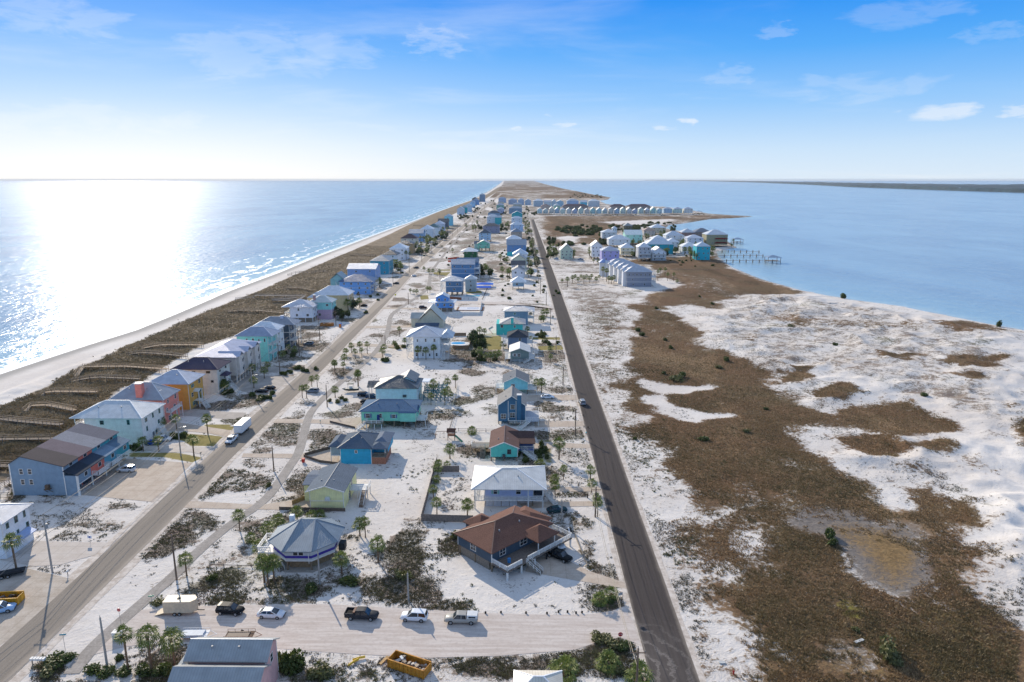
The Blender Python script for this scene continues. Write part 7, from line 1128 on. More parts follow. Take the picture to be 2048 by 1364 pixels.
for i, (px, py, c, lb) in enumerate([(390, 1274, '#cfd3d6', 'open white utility trailer loaded with sheets behind the pink house'), (480, 1276, '#7d5a48', 'rusty open utility trailer behind the pink house')]):
    x, y = G(px, py); T = thing('utility_trailer', (x, y, .05), lb, 'trailer', None, math.radians(2)); fm = paint(c, .6)
    MB().box(-2.3, 2.3, -1, 1, .5, .58).build('trailer_bed', wood('#6d5a4a') if i else fm, T)
    for s in (-1, 1):
        m = MB(); m.bar((-2.3, s, .98), (2.3, s, .98), .06); [m.bar((xx, s, .55), (xx, s, 1.0), .05) for xx in (-2.3, -1.1, 0, 1.1, 2.3)]; m.build('side_rail', fm, T); wheel(T, 0, s * 1.15, .32)
    m = MB(); m.bar((2.3, -.9, .52), (3.7, 0, .5), .08).bar((2.3, .9, .52), (3.7, 0, .5), .08); m.build('tongue', fm, T)
    MB().box(-2.0, 1.6, -.8, .8, .6, .86 if not i else .7).build('load', paint('#c3cbd2' if not i else '#5f4f45'), T)
def dumpster(pos, rz, L, col, lb, junk=True):
    T = thing('dumpster', (*pos, .03), lb, 'dumpster', 'roll-off dumpsters', math.radians(rz)); cm = paint(col, .6, .3); W_, Hh = 2.3, 1.5
    for s in (-1, 1):
        m = MB(); m.box(-L / 2, L / 2, s * W_ / 2 - .04, s * W_ / 2 + .04, .1, Hh); [m.box(x_ - .05, x_ + .05, s * (W_ / 2 + .1) - .06, s * (W_ / 2 + .1) + .06, .1, Hh) for x_ in [-L / 2 + .1 + (L - .2) * i / 9 for i in range(10)]]; m.box(-L / 2, L / 2, s * W_ / 2 - .1, s * W_ / 2 + .1, Hh - .05, Hh + .08); m.build('side_panel', cm, T)
    for s in (-1, 1): MB().box(s * L / 2 - .05, s * L / 2 + .05, -W_ / 2, W_ / 2, .1, Hh).build('end_panel', cm, T)
    MB().box(-L / 2, L / 2, -W_ / 2, W_ / 2, .05, .14).build('floor', paint('#4a3028'), T)
    r = random.Random(5)
    for i in range(26):
        x_, y_ = r.uniform(-L / 2 + .6, L / 2 - .6), r.uniform(-.8, .8); a, bb = r.uniform(.2, .7), r.uniform(.1, .35); o = MB().box(-a, a, -bb, bb, 0, r.uniform(.05, .25)).build('rubble', paint(r.choice(['#d8d8d4', '#b9b0a4', '#8a7a68', '#e4e4e0', '#5f5650'] if junk else ['#4a443e', '#6b6056', '#3c3834'])), T); o.location = (x_, y_, r.uniform(.5, 1.25)); o.rotation_euler = (r.uniform(-.5, .5), r.uniform(-.5, .5), r.uniform(0, 6))
    return T
dumpster(G(819, 1338), -24, 6.6, '#c98a2e', 'long yellow-orange dumpster heaped with white debris by the sand street'); dumpster(G(8, 1206), 6, 6.0, '#e0a32a', 'yellow dumpster in the lot at the left edge', False); T = dumpster(G(654, 652), 0, 6.8, '#c07a34', 'orange dumpster in front of the white house on pilings')
T = thing('flatbed_trailer', (*G(14, 1152), .05), 'flat dark trailer parked at the left edge beside shrubs', 'trailer', None, math.radians(25)); MB().box(-3, 3, -1.1, 1.1, .6, .75).build('trailer_bed', DARK, T); MB().box(-3, 3, -1.15, -1.05, .7, 1.0).build('side_rail', DARK, T)
for xx in (-.6, .4):
    for s in (-1, 1): wheel(T, xx, s * 1.15, .33)
# boat on a trailer, tarped motorcycles, barrow, toilet
x, y = G(702, 784); T = thing('motor_boat', (x, y, .4), 'dark green-hulled boat on a stand near the pale aqua house', 'boat', None, math.radians(185)); HB = paint('#22302a', .35)
st = [(-2.9, .2, 1.0), (-1.5, .1, 1.15), (.5, .1, 1.15), (2.0, .25, .9), (3.1, .8, .12)]; fix(MB().loft([[(a, -w, 1.0), (a, -w * .8, zb + .2), (a, 0, zb), (a, w * .8, zb + .2), (a, w, 1.0)] for a, zb, w in st]).build('hull', HB, T)); MB().box(-2.6, 1.9, -.85, .85, 1.0, 1.06).build('deck', paint('#b9b5aa'), T); MB().box(-.6, .5, -.4, .4, 1.06, 1.9).build('console', paint('#dcdcd8'), T); m = MB(); [m.bar((a, s * .8, 1), (a, s * .8, 2.7), .06) for a in (-1, 1) for s in (-1, 1)]; m.build('t_top_frame', RIM, T); MB().box(-1.2, 1.2, -.9, .9, 2.7, 2.76).build('t_top', paint('#2b3a36'), T)
x, y = G(1126, 1068); 
for k in range(2):
    T = thing('covered_motorcycle', (x - .9 + 1.9 * k, y + .5 * k, .03), ['left of two', 'right of two'][k] + ' black and white tarp-covered motorcycles on the sand', 'motorcycle', 'tarp-covered motorcycles', .5); st = [(-1.1, .35, .2), (-.8, .85, .36), (0, 1.05, .42), (.6, 1.25, .45), (.95, .8, .3), (1.15, .3, .15)]
    fix(MB().loft([[(a, -w - .15, 0), (a, -w, z_ * .6), (a, -.1, z_), (a, .1, z_), (a, w, z_ * .6), (a, w + .15, 0)] for a, z_, w in st]).build('tarp', paint('#16181b', .5), T)); fix(MB().loft([[(a, -w - .17, 0.01), (a, -w - .02, z_ * .6), (a, -.1, z_ + .02), (a, .1, z_ + .02), (a, w + .02, z_ * .6), (a, w + .17, 0.01)] for a, z_, w in [(.0, 1.05, .42), (.35, 1.16, .44)]]).build('pale_tarp_stripe', paint('#cfd2d4'), T))
T = thing('portable_toilet', (*G(681, 655), .02), 'blue portable toilet beside the orange dumpster', 'portable toilet'); MB().box(-.6, .6, -.6, .6, 0, 2.1).build('cabin', paint('#c9762f'), T); fix(roof_mesh('hip', -.66, .66, -.66, .66, 2.2, .25).build('roof', paint('#4f8fd0'), T)); MB().box(.6, .64, -.4, .4, .1, 1.95).build('door', paint('#4f8fd0'), T)
# ---------------------------------------------------------------- poles and cables
PW = wood('#7a6a5c', 2.)
PTRUNK = {}
def pole(pos, h, arms=True, tr=False, lamp=False, adj='wooden utility pole', grey=False):
    T = thing('utility_pole', (*pos, 0), '', 'utility pole', 'utility poles along the roads'); mt = paint('#a5a29c', .8) if grey else PW
    if grey not in PTRUNK: PTRUNK[grey] = MB().tube([(0, 0, 0), (0, 0, .5), (0, 0, 1)], [.19, .165, .13], 8).mesh('pole', mt)
    o = link('pole', PTRUNK[grey], T); o.scale = (1, 1, h)
    if arms: a = MB().box(-1.1, 1.1, -.06, .06, h - .75, h - .62).build('crossarm', mt, T); [MB().tube([(xx, 0, h - .62), (xx, 0, h - .4)], .05, 6).build('insulator', paint('#6b6f72'), a) for xx in (-1.0, 1.0)]
    MB().tube([(0, 0, h), (0, 0, h + .35)], .05, 6).build('insulator', paint('#6b6f72'), T)
    if tr: MB().tube([(.34, 0, h - 2.7), (.34, 0, h - 1.7)], .22, 10).build('transformer', paint('#8e9498', .5), T)
    if lamp: l = MB().bar((0, 0, h - 3), (1.8, 0, h - 2.6), .07).build('lamp_arm', RIM, T); MB().box(1.6, 2.2, -.15, .15, h - 2.72, h - 2.58).build('lamp_head', RIM, l)
    later(T, adj, '', *pos); return T
LP = []
for px, py, top, kw in [(105, 1145, 1031, dict(tr=True, grey=True)), (362, 912, 835, dict(grey=True, lamp=True)), (506, 790, 735, dict(grey=True, lamp=True)), (560, 747, 688, dict()), (599, 712, 659, dict()), (640, 682, 636, dict()), (672, 651, 622, dict()), (720, 609, 587, dict()), (750, 591, 571, dict()), (353.5, 1160, 1072, dict(arms=False)), (215, 1336, 1235, dict(arms=False, grey=True)), (548, 943, 893, dict(arms=False)), (654.6, 814, 770, dict(arms=False)), (770.6, 690, 671, dict(arms=False)), (817, 609, 586, dict(arms=False)), (880, 557, 540, dict(arms=False))]:
    p = G(px, py); h = min(13.5, hgt(py, top)); pole(p, h, **kw); LP.append((p, h))
xx_, yy_ = -92.0, 500.
while yy_ < 1900: pole((xx_, yy_), 11.5, arms=False, adj='slender utility pole'); LP.append(((xx_, yy_), 11.5)); yy_ += 75 if yy_ < 1000 else 130
RP = [((16.6, 86.0), 11.0)]
pole((16.6, 86.0), 11.0)
for px, py, top in [(1190.5, 1034, 974), (1150.5, 870, 820), (1126, 770, 735), (1112, 700, 672), (1101, 650, 617), (1092.5, 610, 584)]: p = G(px, py); h = hgt(py, top); pole(p, h); RP.append((p, h))
y_ = RP[-1][0][1] + 42
while y_ < 1400: pole((13.2, y_), 10.5, adj='slender utility pole'); RP.append(((13.2, y_), 10.5)); y_ += 46 if y_ < 800 else 90
for px, py, top, lb in [(817, 1201, 1146, ''), (640, 1169, 1105, ''), (1123, 1047, 1000, '')]: p = G(px, py); pole(p, min(8, hgt(py, top)), arms=False, adj='short leaning service pole', grey=True)
WIRE = paint('#8d8578', .6)
def cable(pts, sag, label, r=.03, dx=0, dz=0, mat=None):
    m = MB()
    for (p, h), (q, k) in zip(pts[:-1], pts[1:]):
        L = math.hypot(q[0] - p[0], q[1] - p[1]); n = 8; P = [(p[0] + (q[0] - p[0]) * t + dx, p[1] + (q[1] - p[1]) * t, h + (k - h) * t + dz - sag * L * 4 * t * (1 - t) * .01) for t in [i / n for i in range(n + 1)]]; m.tube(P, r, 4)
    tag(m.build('power_cable', mat or WIRE), label, 'cable', 'overhead power cables')
L1 = [((-92, 60.), 11.8)] + sorted([q for q in LP if q[0][0] < -86], key=lambda q: q[0][1])
for k, (dx, dz, r) in enumerate([(-1.0, -.4, .028), (0, .3, .028), (1.0, -.4, .028), (.1, -3.2, .045), (-.1, -4.0, .045)]): cable(L1, 1.6 + .3 * k, ['left outer high cable', 'topmost cable', 'right outer high cable', 'thick upper service cable', 'thick lower service cable'][k] + ' along the main road', r, dx, dz)
for k, (dx, dz, r) in enumerate([(-1.0, -.4, .026), (1.0, -.4, .026), (0, -3.0, .04)]): cable(RP, 1.8 + .3 * k, ['left high cable', 'right high cable', 'lower thick cable'][k] + ' along the new dark road', r, dx, dz, paint('#b3a58c', .6) if k != 1 else None)
# ---------------------------------------------------------------- boardwalks over the dunes
BW = wood('#b09a80', 4.); BWG = wood('#8d7f70', 4.)
def boardwalk(pts, label, w=1.5, mat=BW, stairs_end=True, rise=1.2):
    P = [G(a, b, 2.0) for a, b in pts]; P = seg(P, 3.0); T = thing('boardwalk', (P[0][0], P[0][1], 0), label, 'boardwalk', 'wooden boardwalks over the dunes'); ox, oy = P[0]
    zz = height(np.array([p[0] for p in P]), np.array([p[1] for p in P])); k = np.ones(15) / 15; zs = np.convolve(np.pad(np.maximum(zz, .3), 7, mode='edge'), k, 'valid') + rise
    if stairs_end: zs[0] = zz[0] + .15; zs[1] = (zz[0] + zs[2]) / 2 + .2 if len(zs) > 2 else zs[1]
    dk = MB(); L_, R_ = [], []; posts = []
    for i, (x, y) in enumerate(P):
        a = P[max(i - 1, 0)]; b = P[min(i + 1, len(P) - 1)]; d = Vector((b[0] - a[0], b[1] - a[1])).normalized(); n = Vector((-d.y, d.x)) * w / 2; L_.append((x + n.x - ox, y + n.y - oy, zs[i])); R_.append((x - n.x - ox, y - n.y - oy, zs[i]))
    dk.loft([[l, r_, (r_[0], r_[1], r_[2] - .18), (l[0], l[1], l[2] - .18)] for l, r_ in zip(L_, R_)]); d = fix(dk.build('walkway_deck', mat, T))
    for side, S_ in (('l', L_), ('r', R_)):
        m = MB()
        for a, b in zip(S_[:-1], S_[1:]):
            for h in (.5, 1.0): m.bar((a[0], a[1], a[2] + h), (b[0], b[1], b[2] + h), .07 if h < 1 else .16, .07)
        for a in S_: m.box(a[0] - .06, a[0] + .06, a[1] - .06, a[1] + .06, a[2], a[2] + 1.0)
        m.build('railing', mat, T)
        for i, a in enumerate(S_):
            if i % 1 == 0: post('post', mat, T, a[0], a[1], zz[i] - oy * 0 - .3, a[2] - .1, .16)
    return T
boardwalk([(-60, 931), (25, 930)], 'short boardwalk left of the townhouse patio', 1.6, BWG, False); boardwalk([(-40, 882), (105, 879)], 'boardwalk ending at the back of the townhouses', 1.5, BWG); boardwalk([(-30, 838), (40, 846), (124, 853)], 'boardwalk reaching the balcony corner of the mint house', 1.5, BWG)
boardwalk([(50, 822), (62, 814), (95, 814), (150, 824)], 'curved pale boardwalk behind the mint house', 1.5); boardwalk([(84, 790), (90, 787), (195, 788)], 'straight double-railed boardwalk behind the coral house'); boardwalk([(140, 762), (200, 757), (280, 760)], 'low thin boardwalk behind the orange house', 1.1, BWG); boardwalk([(152, 750), (168, 736), (250, 735), (335, 740)], 'long pale boardwalk with bend at beach, behind the cream house')
boardwalk([(255, 706), (310, 709), (374, 716)], 'narrow boardwalk toward the beige townhouse row', 1.1, BWG); boardwalk([(285, 694), (340, 692), (405, 693)], 'pale boardwalk toward the tall aqua house', 1.6); boardwalk([(455, 622), (510, 622), (565, 627)], 'pale boardwalk behind the white house on pilings', 1.3); boardwalk([(565, 576), (604, 577), (625, 581)], 'thin pale boardwalk toward the royal-blue-roofed duplex', 1.2); boardwalk([(575, 545), (655, 543)], 'faint boardwalk beyond the duplex', 1.2, BWG); boardwalk([(700, 510), (752, 512)], 'faint boardwalk behind the teal house', 1.2, BWG); boardwalk([(826, 450), (868, 453)], 'pale boardwalk before the lone aqua box house', 1.2)
T = thing('beach_access_ramp', (*G(545, 606), 0), 'weathered grey zigzag beach access ramp with angled stairs', 'boardwalk'); GW2 = wood('#8e8883', 4.)
for k, (x0, y0, x1, y1, z) in enumerate([(-14, 8, 18, 8, 3.4), (18, 8, 18, -6, 3.2), (18, -6, 2, -6, 2.8), (2, -6, 14, 4, 3.0), (-14, 8, -24, 2, 2.2)]):
    m = MB().bar((x0, y0, z), (x1, y1, z - .2), 1.6, .15); d = m.build('walkway_deck', GW2, T); r = MB(); dx, dy = x1 - x0, y1 - y0; l = math.hypot(dx, dy); nx, ny = -dy / l * .8, dx / l * .8
    for s in (-1, 1): [r.bar((x0 + nx * s, y0 + ny * s, z + h), (x1 + nx * s, y1 + ny * s, z - .2 + h), .09) for h in (.5, 1.0)]
    r.build('railing', GW2, d)
    for i in range(int(l / 3) + 1): t = i / max(1, int(l / 3)); post('post', GW2, T, x0 + dx * t, y0 + dy * t, 0, z, .2)
# ---------------------------------------------------------------- piers in the sound
def pier(pts, lb, roof=False, w=1.8):
    P = seg([G(a, b, .6) for a, b in pts], 6); ox, oy = P[0]; T = thing('pier', (ox, oy, 0), lb, 'pier', 'wooden piers in the sound'); m = MB()
    for a, b in zip(P[:-1], P[1:]): m.bar((a[0] - ox, a[1] - oy, .6), (b[0] - ox, b[1] - oy, .6), w, .2)
    m.build('pier_deck', GW2, T)
    for i, p in enumerate(P[1:]):
        for s in (-1, 1): post('piling', PILE, T, p[0] - ox, p[1] - oy + s * w / 2, -3, 1.7, .35)
    e = (P[-1][0] - ox, P[-1][1] - oy)
    if roof:
        MB().box(e[0] - 6, e[0] + 6, e[1] - 5, e[1] + 5, .5, .7).build('platform', GW2, T); fix(roof_mesh('hip', e[0] - 6.5, e[0] + 6.5, e[1] - 5.5, e[1] + 5.5, 4.2, 1.8).build('roof', metal_roof('#8fa4b8'), T))
        for sx in (-5.8, 5.8):
            for sy in (-4.8, 4.8): post('post', PILE, T, e[0] + sx, e[1] + sy, -3, 4.2, .35)
    return T
pier([(1432, 502), (1518, 503)], 'farthest of the three long piers'); T = pier([(1436, 511), (1526, 511)], 'middle one of the three long piers'); pier([(1440, 521), (1545, 521.5)], 'nearest long pier with roofed boathouse at its end', True)
pier([(1456, 486), (1474, 484)], 'short pier with small roofed boat shelter off the villa point', True, 1.4)
T = pier([(1385, 426), (1398, 426)], 'dark boathouse standing off the end of the pastel row', True)
# ---------------------------------------------------------------- fences
def fence(px, h, mat, lb, name='fence', z=0, picket=False, cap=False):
    P = [G(a, b) for a, b in px]; ox, oy = P[0]; T = thing(name, (ox, oy, 0), lb, 'fence'); 
    for a, b in zip(P[:-1], P[1:]):
        m = MB(); A = (a[0] - ox, a[1] - oy); B_2 = (b[0] - ox, b[1] - oy)
        if picket:
            for hh_ in (.35, h - .1): m.bar((*A, hh_), (*B_2, hh_), .06, .09)
        else: m.bar((*A, h / 2 + .03), (*B_2, h / 2 + .03), .06, h)
        m.build('fence_panel', mat, T)
    for (x, y) in [q for a, b in zip(P[:-1], P[1:]) for q in seg([a, b], 2.6)]: post('post', mat, T, x - ox, y - oy, 0, h + .08, .13)
    return T
WF = wood('#8c8076')
fence([(866, 946), (874, 922)], 1.2, WF, 'short weathered fence stub left of the periwinkle house'); fence([(946, 1045), (900, 1044), (843, 1042), (869, 944), (918, 944)], 1.7, WF, 'weathered wooden privacy fence enclosing the periwinkle house yard', 'privacy_fence'); fence([(585, 1010), (622, 995)], 1.1, wood('#a58a5c'), 'yellowish retaining fence along the yellow house drive'); fence([(559, 1020), (690, 1023)], .8, wood('#6e6257'), 'low dark retaining fence in front of the yellow house')
fence([(420, 1132), (560, 1136)], .45, WF, 'low sunken rope fence left of the octagonal house', picket=True); fence([(610, 912), (680, 893)], .9, wood('#6e6257'), 'dark retaining wall left of bright blue house'); fence([(608, 914), (640, 925), (680, 930)], .7, wood('#6e6257'), 'lower retaining wall near red cart'); fence([(660, 845), (710, 857)], .6, wood('#6e6257'), 'small dark retaining wall beside mint house drive')
fence([(905, 812), (912, 792), (914, 770)], .9, wood('#cfc4a8'), 'low pale fence right of the palm sandpit', picket=True); fence([(838, 811), (905, 811)], .9, wood('#cfc4a8'), 'low pale front fence of the palm sandpit', picket=True); fence([(899, 862), (908, 832)], 1.2, WF, 'left fence of the square sand yard', picket=True); fence([(899, 862), (990, 864)], 1.0, WF, 'front wire fence of the square sand yard', picket=True)
fence([(906, 697), (937, 699), (950, 668)], 1.6, wood('#8f7a64'), 'wooden garden fence right of tall white house'); fence([(905, 672), (932, 672)], 1.6, wood('#8f7a64'), 'rear wooden garden fence behind small pool'); fence([(898, 623), (898, 630), (959, 630), (964, 606)], 1.6, WHITE_T, 'white vinyl fence around the sunken pool yard'); fence([(900, 598), (923, 600)], 1.6, wood('#8a5a44'), 'reddish wood fence below three-storey slate house'); fence([(928, 599), (965, 600), (975, 577)], 1.2, DARK, 'dark picket fence round a small lawn pool', picket=True); fence([(896, 519), (918, 517)], 1.6, paint('#d8573a'), 'bright orange construction fence beside the wide steel blue house', picket=False); fence([(896, 524), (906, 524)], 1.4, paint('#d8573a'), 'shorter orange construction fence nearer the bike path')
fence([(985, 654), (977, 659), (985, 668)], .5, paint('#b9b2aa'), 'low curved edging by the turquoise chimney house'); fence([(1105, 530.5), (1200, 531)], .7, WF, 'low post-and-rail line, upper of two by the palms', picket=True); fence([(1110, 544), (1205, 541)], .7, WF, 'low post-and-rail line, lower of two by the palms', picket=True); fence([(1290, 539.5), (1440, 541)], 1.0, WF, 'faint long fence across the marsh', picket=True)
# pools, covers, playground, small things
T = thing('swimming_pool', (*G(941, 618), .05), 'small pool with wooden surround inside the white fence', 'pool'); MB().box(-8, 8, -6, 6, 0, .25).build('surround', wood('#8a6a54'), T); MB().box(-6.8, 6.8, -4.9, 4.9, .1, .28).build('pool_cover', paint('#d9dbe0'), T); MB().box(-2, 5, .6, 1.2, .28, .42).build('cover_fold', paint('#8fb4d8'), T)
T = thing('swimming_pool', (*G(946, 592), .05), 'pale lawn pool with white loungers inside dark fence', 'pool'); MB().box(-6, 6, -3.4, 3.4, 0, .12).build('surround', paint('#cfd3d2'), T); MB().box(-4.5, 4.5, -2.2, 2.2, .05, .15).build('water', paint('#5fb4c8', .1), T)
T = thing('tarp_shelter', (*G(960, 577), 0), 'bright royal blue tarps beside three-storey slate house', 'tarp'); fix(roof_mesh('shedF', -9, 8, -4, 1, 1.1, .7).build('tarp', paint('#1d58c4', .4), T)); fix(roof_mesh('hip', -3, 9, 4, 12, 2.2, 1.0).build('tarp', paint('#2f6fd8', .4), T))
for x, y in ((-2.8, 4.2), (8.8, 4.2), (8.8, 11.8)): post('post', WHITE_T, T, x, y, 0, 2.2, .15)
T = thing('garden_pool', (*G(916, 688), .05), 'round white-edged pool behind the tall white house', 'pool'); MB().prism([(6 * math.cos(a) , 4 * math.sin(a)) for a in [2 * math.pi * i / 20 for i in range(20)]], 0, .2).build('surround', paint('#dfe2e2'), T); MB().prism([(3.4 * math.cos(a), 2.2 * math.sin(a) + .8) for a in [2 * math.pi * i / 16 for i in range(16)]], .1, .24).build('water', paint('#3fa3d0', .1), T)
T = thing('playground', (*G(903, 878), 0), 'wooden play tower with green slide and swings', 'playground'); PB = wood('#6b4a3c')
for x in (-1, 1):
    for y in (-1, 1): post('post', PB, T, x, y, 0, 2.6, .14)
MB().box(-1.1, 1.1, -1.1, 1.1, 1.3, 1.42).build('platform', PB, T); fix(roof_mesh('gx', -1.3, 1.3, -1.3, 1.3, 2.6, .8).build('roof', PB, T)); MB().bar((1.1, -.5, 1.4), (3.4, -2.4, .1), .7, .1).build('slide', paint('#2f7a5a', .4), T); m = MB(); m.bar((-1, 0, 2.4), (-4.5, 0, 2.4), .12).bar((-4.5, 0, 2.4), (-4.9, -1, 0), .1).bar((-4.5, 0, 2.4), (-4.9, 1, 0), .1); m.build('swing_frame', PB, T)
for x in (-2.2, -3.4): MB().bar((x - .2, 0, 2.4), (x - .2, 0, .5), .03).bar((x + .2, 0, 2.4), (x + .2, 0, .5), .03).box(x - .25, x + .25, -.1, .1, .45, .5).build('swing_seat', DARK, T)
def sign(name, pos, h, w, hh_, col, lb, text=None, face=0, octa=False, cat='sign', tcol='#f2f2f2'):
    T = thing(name, (*pos, 0), lb, cat, None, math.radians(face)); MB().tube([(0, 0, 0), (0, 0, h)], .035, 6).build('sign_post', RIM, T); m = MB()
    if octa: m.loft([[(w / 2 * 1.08 * math.cos(a), y, h - hh_ / 2 + w / 2 * 1.08 * math.sin(a)) for a in [math.pi / 8 + math.pi / 4 * i for i in range(8)]] for y in (-.05, -.02)])
    else: m.box(-w / 2, w / 2, -.05, -.02, h - hh_, h)
    p = fix(m.build('sign_panel', paint(col, .4), T))
    if text:
        c = bpy.data.curves.new('sign_text', 'FONT'); c.body = text; c.size = w * .36; c.align_x = 'CENTER'; c.align_y = 'CENTER'; c.extrude = .004; c.materials.append(paint(tcol)); tt = bpy.data.objects.new('tmp_text', c); tm = bpy.data.meshes.new_from_object(tt); bpy.data.objects.remove(tt); t = link('sign_text', tm, p); t.location = (0, -.056, h - hh_ / 2); t.rotation_euler = (math.pi / 2, 0, 0)
    return T
sign('stop_sign', G(1240, 1290), 2.4, .75, .75, '#c8302a', 'red octagonal stop sign at the end of the sand street', 'STOP', 0, True); sign('stop_sign', G(243, 1258), 4.0, .6, .6, '#c8302a', 'red stop sign on a tall thin post by the bike path', 'STOP', 0, True)
sign('street_sign', G(304, 1206), 1.6, 1.0, .26, '#5fae93', 'green street name sign beside the cream enclosed trailer', None, 10); sign('street_sign', G(131, 1302), 3.2, 1.0, .26, '#4f9fb0', 'blue-green street name sign near the bottom left corner', None, 10); sign('street_sign', G(1240, 1218), 3.3, .8, .5, '#9aa0a2', 'grey street sign by the corner bushes', None, 20)
T = sign('yard_sign', G(181, 1086), 1.8, .9, .7, '#e8eaee', 'white real estate yard sign with blue square by a sandy drive', None, 0); MB().box(-.2, .2, -.07, -.055, 1.25, 1.55).build('blue_square', paint('#4a5fb0'), T); sign('road_sign', G(791, 596), 2.6, .9, .9, '#e8e832', 'bright yellow warning sign beside the main road', None, 0)
for px, py, c, lb in [(136, 1152, '#dfe0de', 'white mailbox on a post beside the left parking lot'), (641, 848, '#6f8f86', 'grey-green mailbox at the mint house drive'), (1118, 831, '#5f6f70', 'grey mailbox on sand by teal-blue house'), (1172, 872, '#4fb8c8', 'turquoise mailbox beside the new road'), (684, 796, '#3a3c40', 'dark mailbox beside the main road palms'), (402, 913, '#33363a', 'black mailbox at the townhouse lot corner')]:
    T = thing('mailbox', (*G(px, py), 0), lb, 'mailbox'); MB().box(-.05, .05, -.05, .05, 0, 1.0).build('mailbox_post', GREYW, T); m = MB(); m.loft([[(-.14, y, 1.0), (.14, y, 1.0), (.14, y, 1.18), (.08, y, 1.27), (-.08, y, 1.27), (-.14, y, 1.18)] for y in (-.28, .28)]); fix(m.build('mailbox_body', paint(c), T))
T = thing('mailbox_cluster', (*G(78, 1330), 0), 'row of white mailboxes on a wooden rail at bottom left', 'mailboxes'); MB().box(-1.2, 1.2, -.08, .08, .85, .95).build('rail', GREYW, T)
for i in range(5): MB().box(-1.15 + i * .48, -.8 + i * .48, -.3, .3, .96, 1.3).build('mailbox_body', WHITE_T, T)
for x in (-1, 1): post('post', GREYW, T, x, 0, 0, .85, .12)
T = thing('utility_cabinet', (*G(236, 1279), 0), 'white utility cabinet beside the bike path', 'cabinet'); MB().box(-.65, .65, -.5, .5, 0, 1.5).build('cabinet', WHITE_T, T); MB().box(-.7, .7, -.55, .55, 1.5, 1.58).build('cabinet_lid', WHITE_T, T); MB().box(-.3, .3, -.52, -.49, .2, 1.3).build('cabinet_door', paint('#cfd2d4'), T)
T = thing('fire_hydrant', (*G(1467, 1348), hz(*G(1467, 1348))), 'red fire hydrant at the sandy edge bottom right', 'hydrant'); MB().tube([(0, 0, 0), (0, 0, .55), (0, 0, .7)], [.13, .12, .05], 10).build('barrel', paint('#b5302a', .4), T); MB().tube([(-.22, 0, .42), (.22, 0, .42)], .06, 8).build('nozzle', paint('#b5302a', .4), T)
for px, py, a, L_, lb in [(1718, 1283, 25, 1.9, 'pale wooden board lying on the marsh'), (1444, 1326, 0, 1.0, 'pale slab lying on sand beside the road')]:
    x, y = G(px, py); o = MB().box(-L_ / 2, L_ / 2, -.25, .25, 0, .12).build('board', paint('#c9c9c4')); o.location = (x, y, hz(x, y) + .05); o.rotation_euler = (0, 0, math.radians(a)); tag(o, lb, 'board')
for i, (px, py, a, L_) in enumerate([(707, 1327, 50, 2.0), (718, 1319, 22, 2.0)]): x, y = G(px, py); o = MB().tube([(-L_ / 2, 0, .16), (0, .05, .18), (L_ / 2, 0, .16)], .17, 8).build('plastic_duct', paint('#e3b93a', .4)); o.location = (x, y, 0.1); o.rotation_euler = (0, 0, math.radians(a)); tag(o, ['lower', 'upper'][i] + ' yellow plastic duct lying in the scrub', 'duct', 'yellow ducts in the scrub')
o = MB().box(-.25, .25, -1.0, 1.0, 0, .1).build('timber_board', wood('#c9a878')); o.location = (*G(768, 1322), .1); o.rotation_euler = (.05, 0, -.5); tag(o, 'light timber board leaning in scrub left of orange dumpster', 'board')
random.seed(3)
for i in range(8): x, y = G([1002, 1052, 1094, 1117, 1152, 1164, 971, 1135][i], 1226 + [0, 1, 2, -1, 1, 0, 1, -1][i]); o = MB().tube([(0, 0, 0), (0, 0, .35), (0, 0, .42)], [.17, .17, .12], 8).build('timber_stub', wood('#3f3a35')); o.location = (x, y, 0); tag(o, '%s timber stub of the line edging the sand street' % ['second', 'third', 'fourth', 'fifth', 'seventh', 'eighth and rightmost', 'leftmost', 'sixth'][i], 'timber stub', 'timber stubs edging the sand street')
for i in range(9): x, y = G([1098, 1108, 1120, 1135, 1150, 1166, 1168, 1172, 1176][i], [842, 842, 841, 838, 836, 832, 855, 868, 856][i]); o = MB().tube([(0, 0, 0), (0, 0, .6)], [.14, .14], 8).build('bollard', wood('#3f3a35')); o.location = (x, y, 0); tag(o, '%s short timber bollard along the teal-blue house drive' % nm[i], 'bollard', 'timber bollards by the drive')
for i, (px, py) in enumerate([(1170, 992), (1175, 996), (1187, 1012), (1191, 1014)]): o = MB().tube([(0, 0, 0), (0, 0, 1.1)], [.15, .15], 8).build('bollard', wood('#5f564c')); o.location = (*G(px, py), 0); tag(o, '%s thick timber post from left near the periwinkle house drive' % nm[i], 'bollard', 'thick timber posts by periwinkle drive')
o = MB().box(0, 9.5, -.1, .1, 0, .3).build('timber_kerb', GREYW); a, b = G(1150, 1070), G(1175, 1132); o.location = (a[0], a[1], 0); o.rotation_euler = (0, 0, math.atan2(b[1] - a[1], b[0] - a[0])); o.scale = (math.hypot(b[0] - a[0], b[1] - a[1]) / 9.5, 1, 1); tag(o, 'timber kerb line along the drive of the brown-roofed house', 'kerb')
for px, py, c, lb in [(607, 925, '#b5302a', 'red garden cart left of bright blue house'), (1106, 636, '#2f5a44', 'dark green wheeled bin beside the new road')]: T = thing('wheeled_bin', (*G(px, py), 0), lb, 'bin'); fix(MB().loft([[(-.3, -.35, .1), (.3, -.35, .1), (.3, .35, .1), (-.3, .35, .1)], [(-.38, -.45, 1.1), (.38, -.45, 1.1), (.38, .45, 1.1), (-.38, .45, 1.1)]]).build('bin_body', paint(c), T)); MB().box(-.4, .4, -.48, .48, 1.1, 1.17).build('lid', paint(c), T)
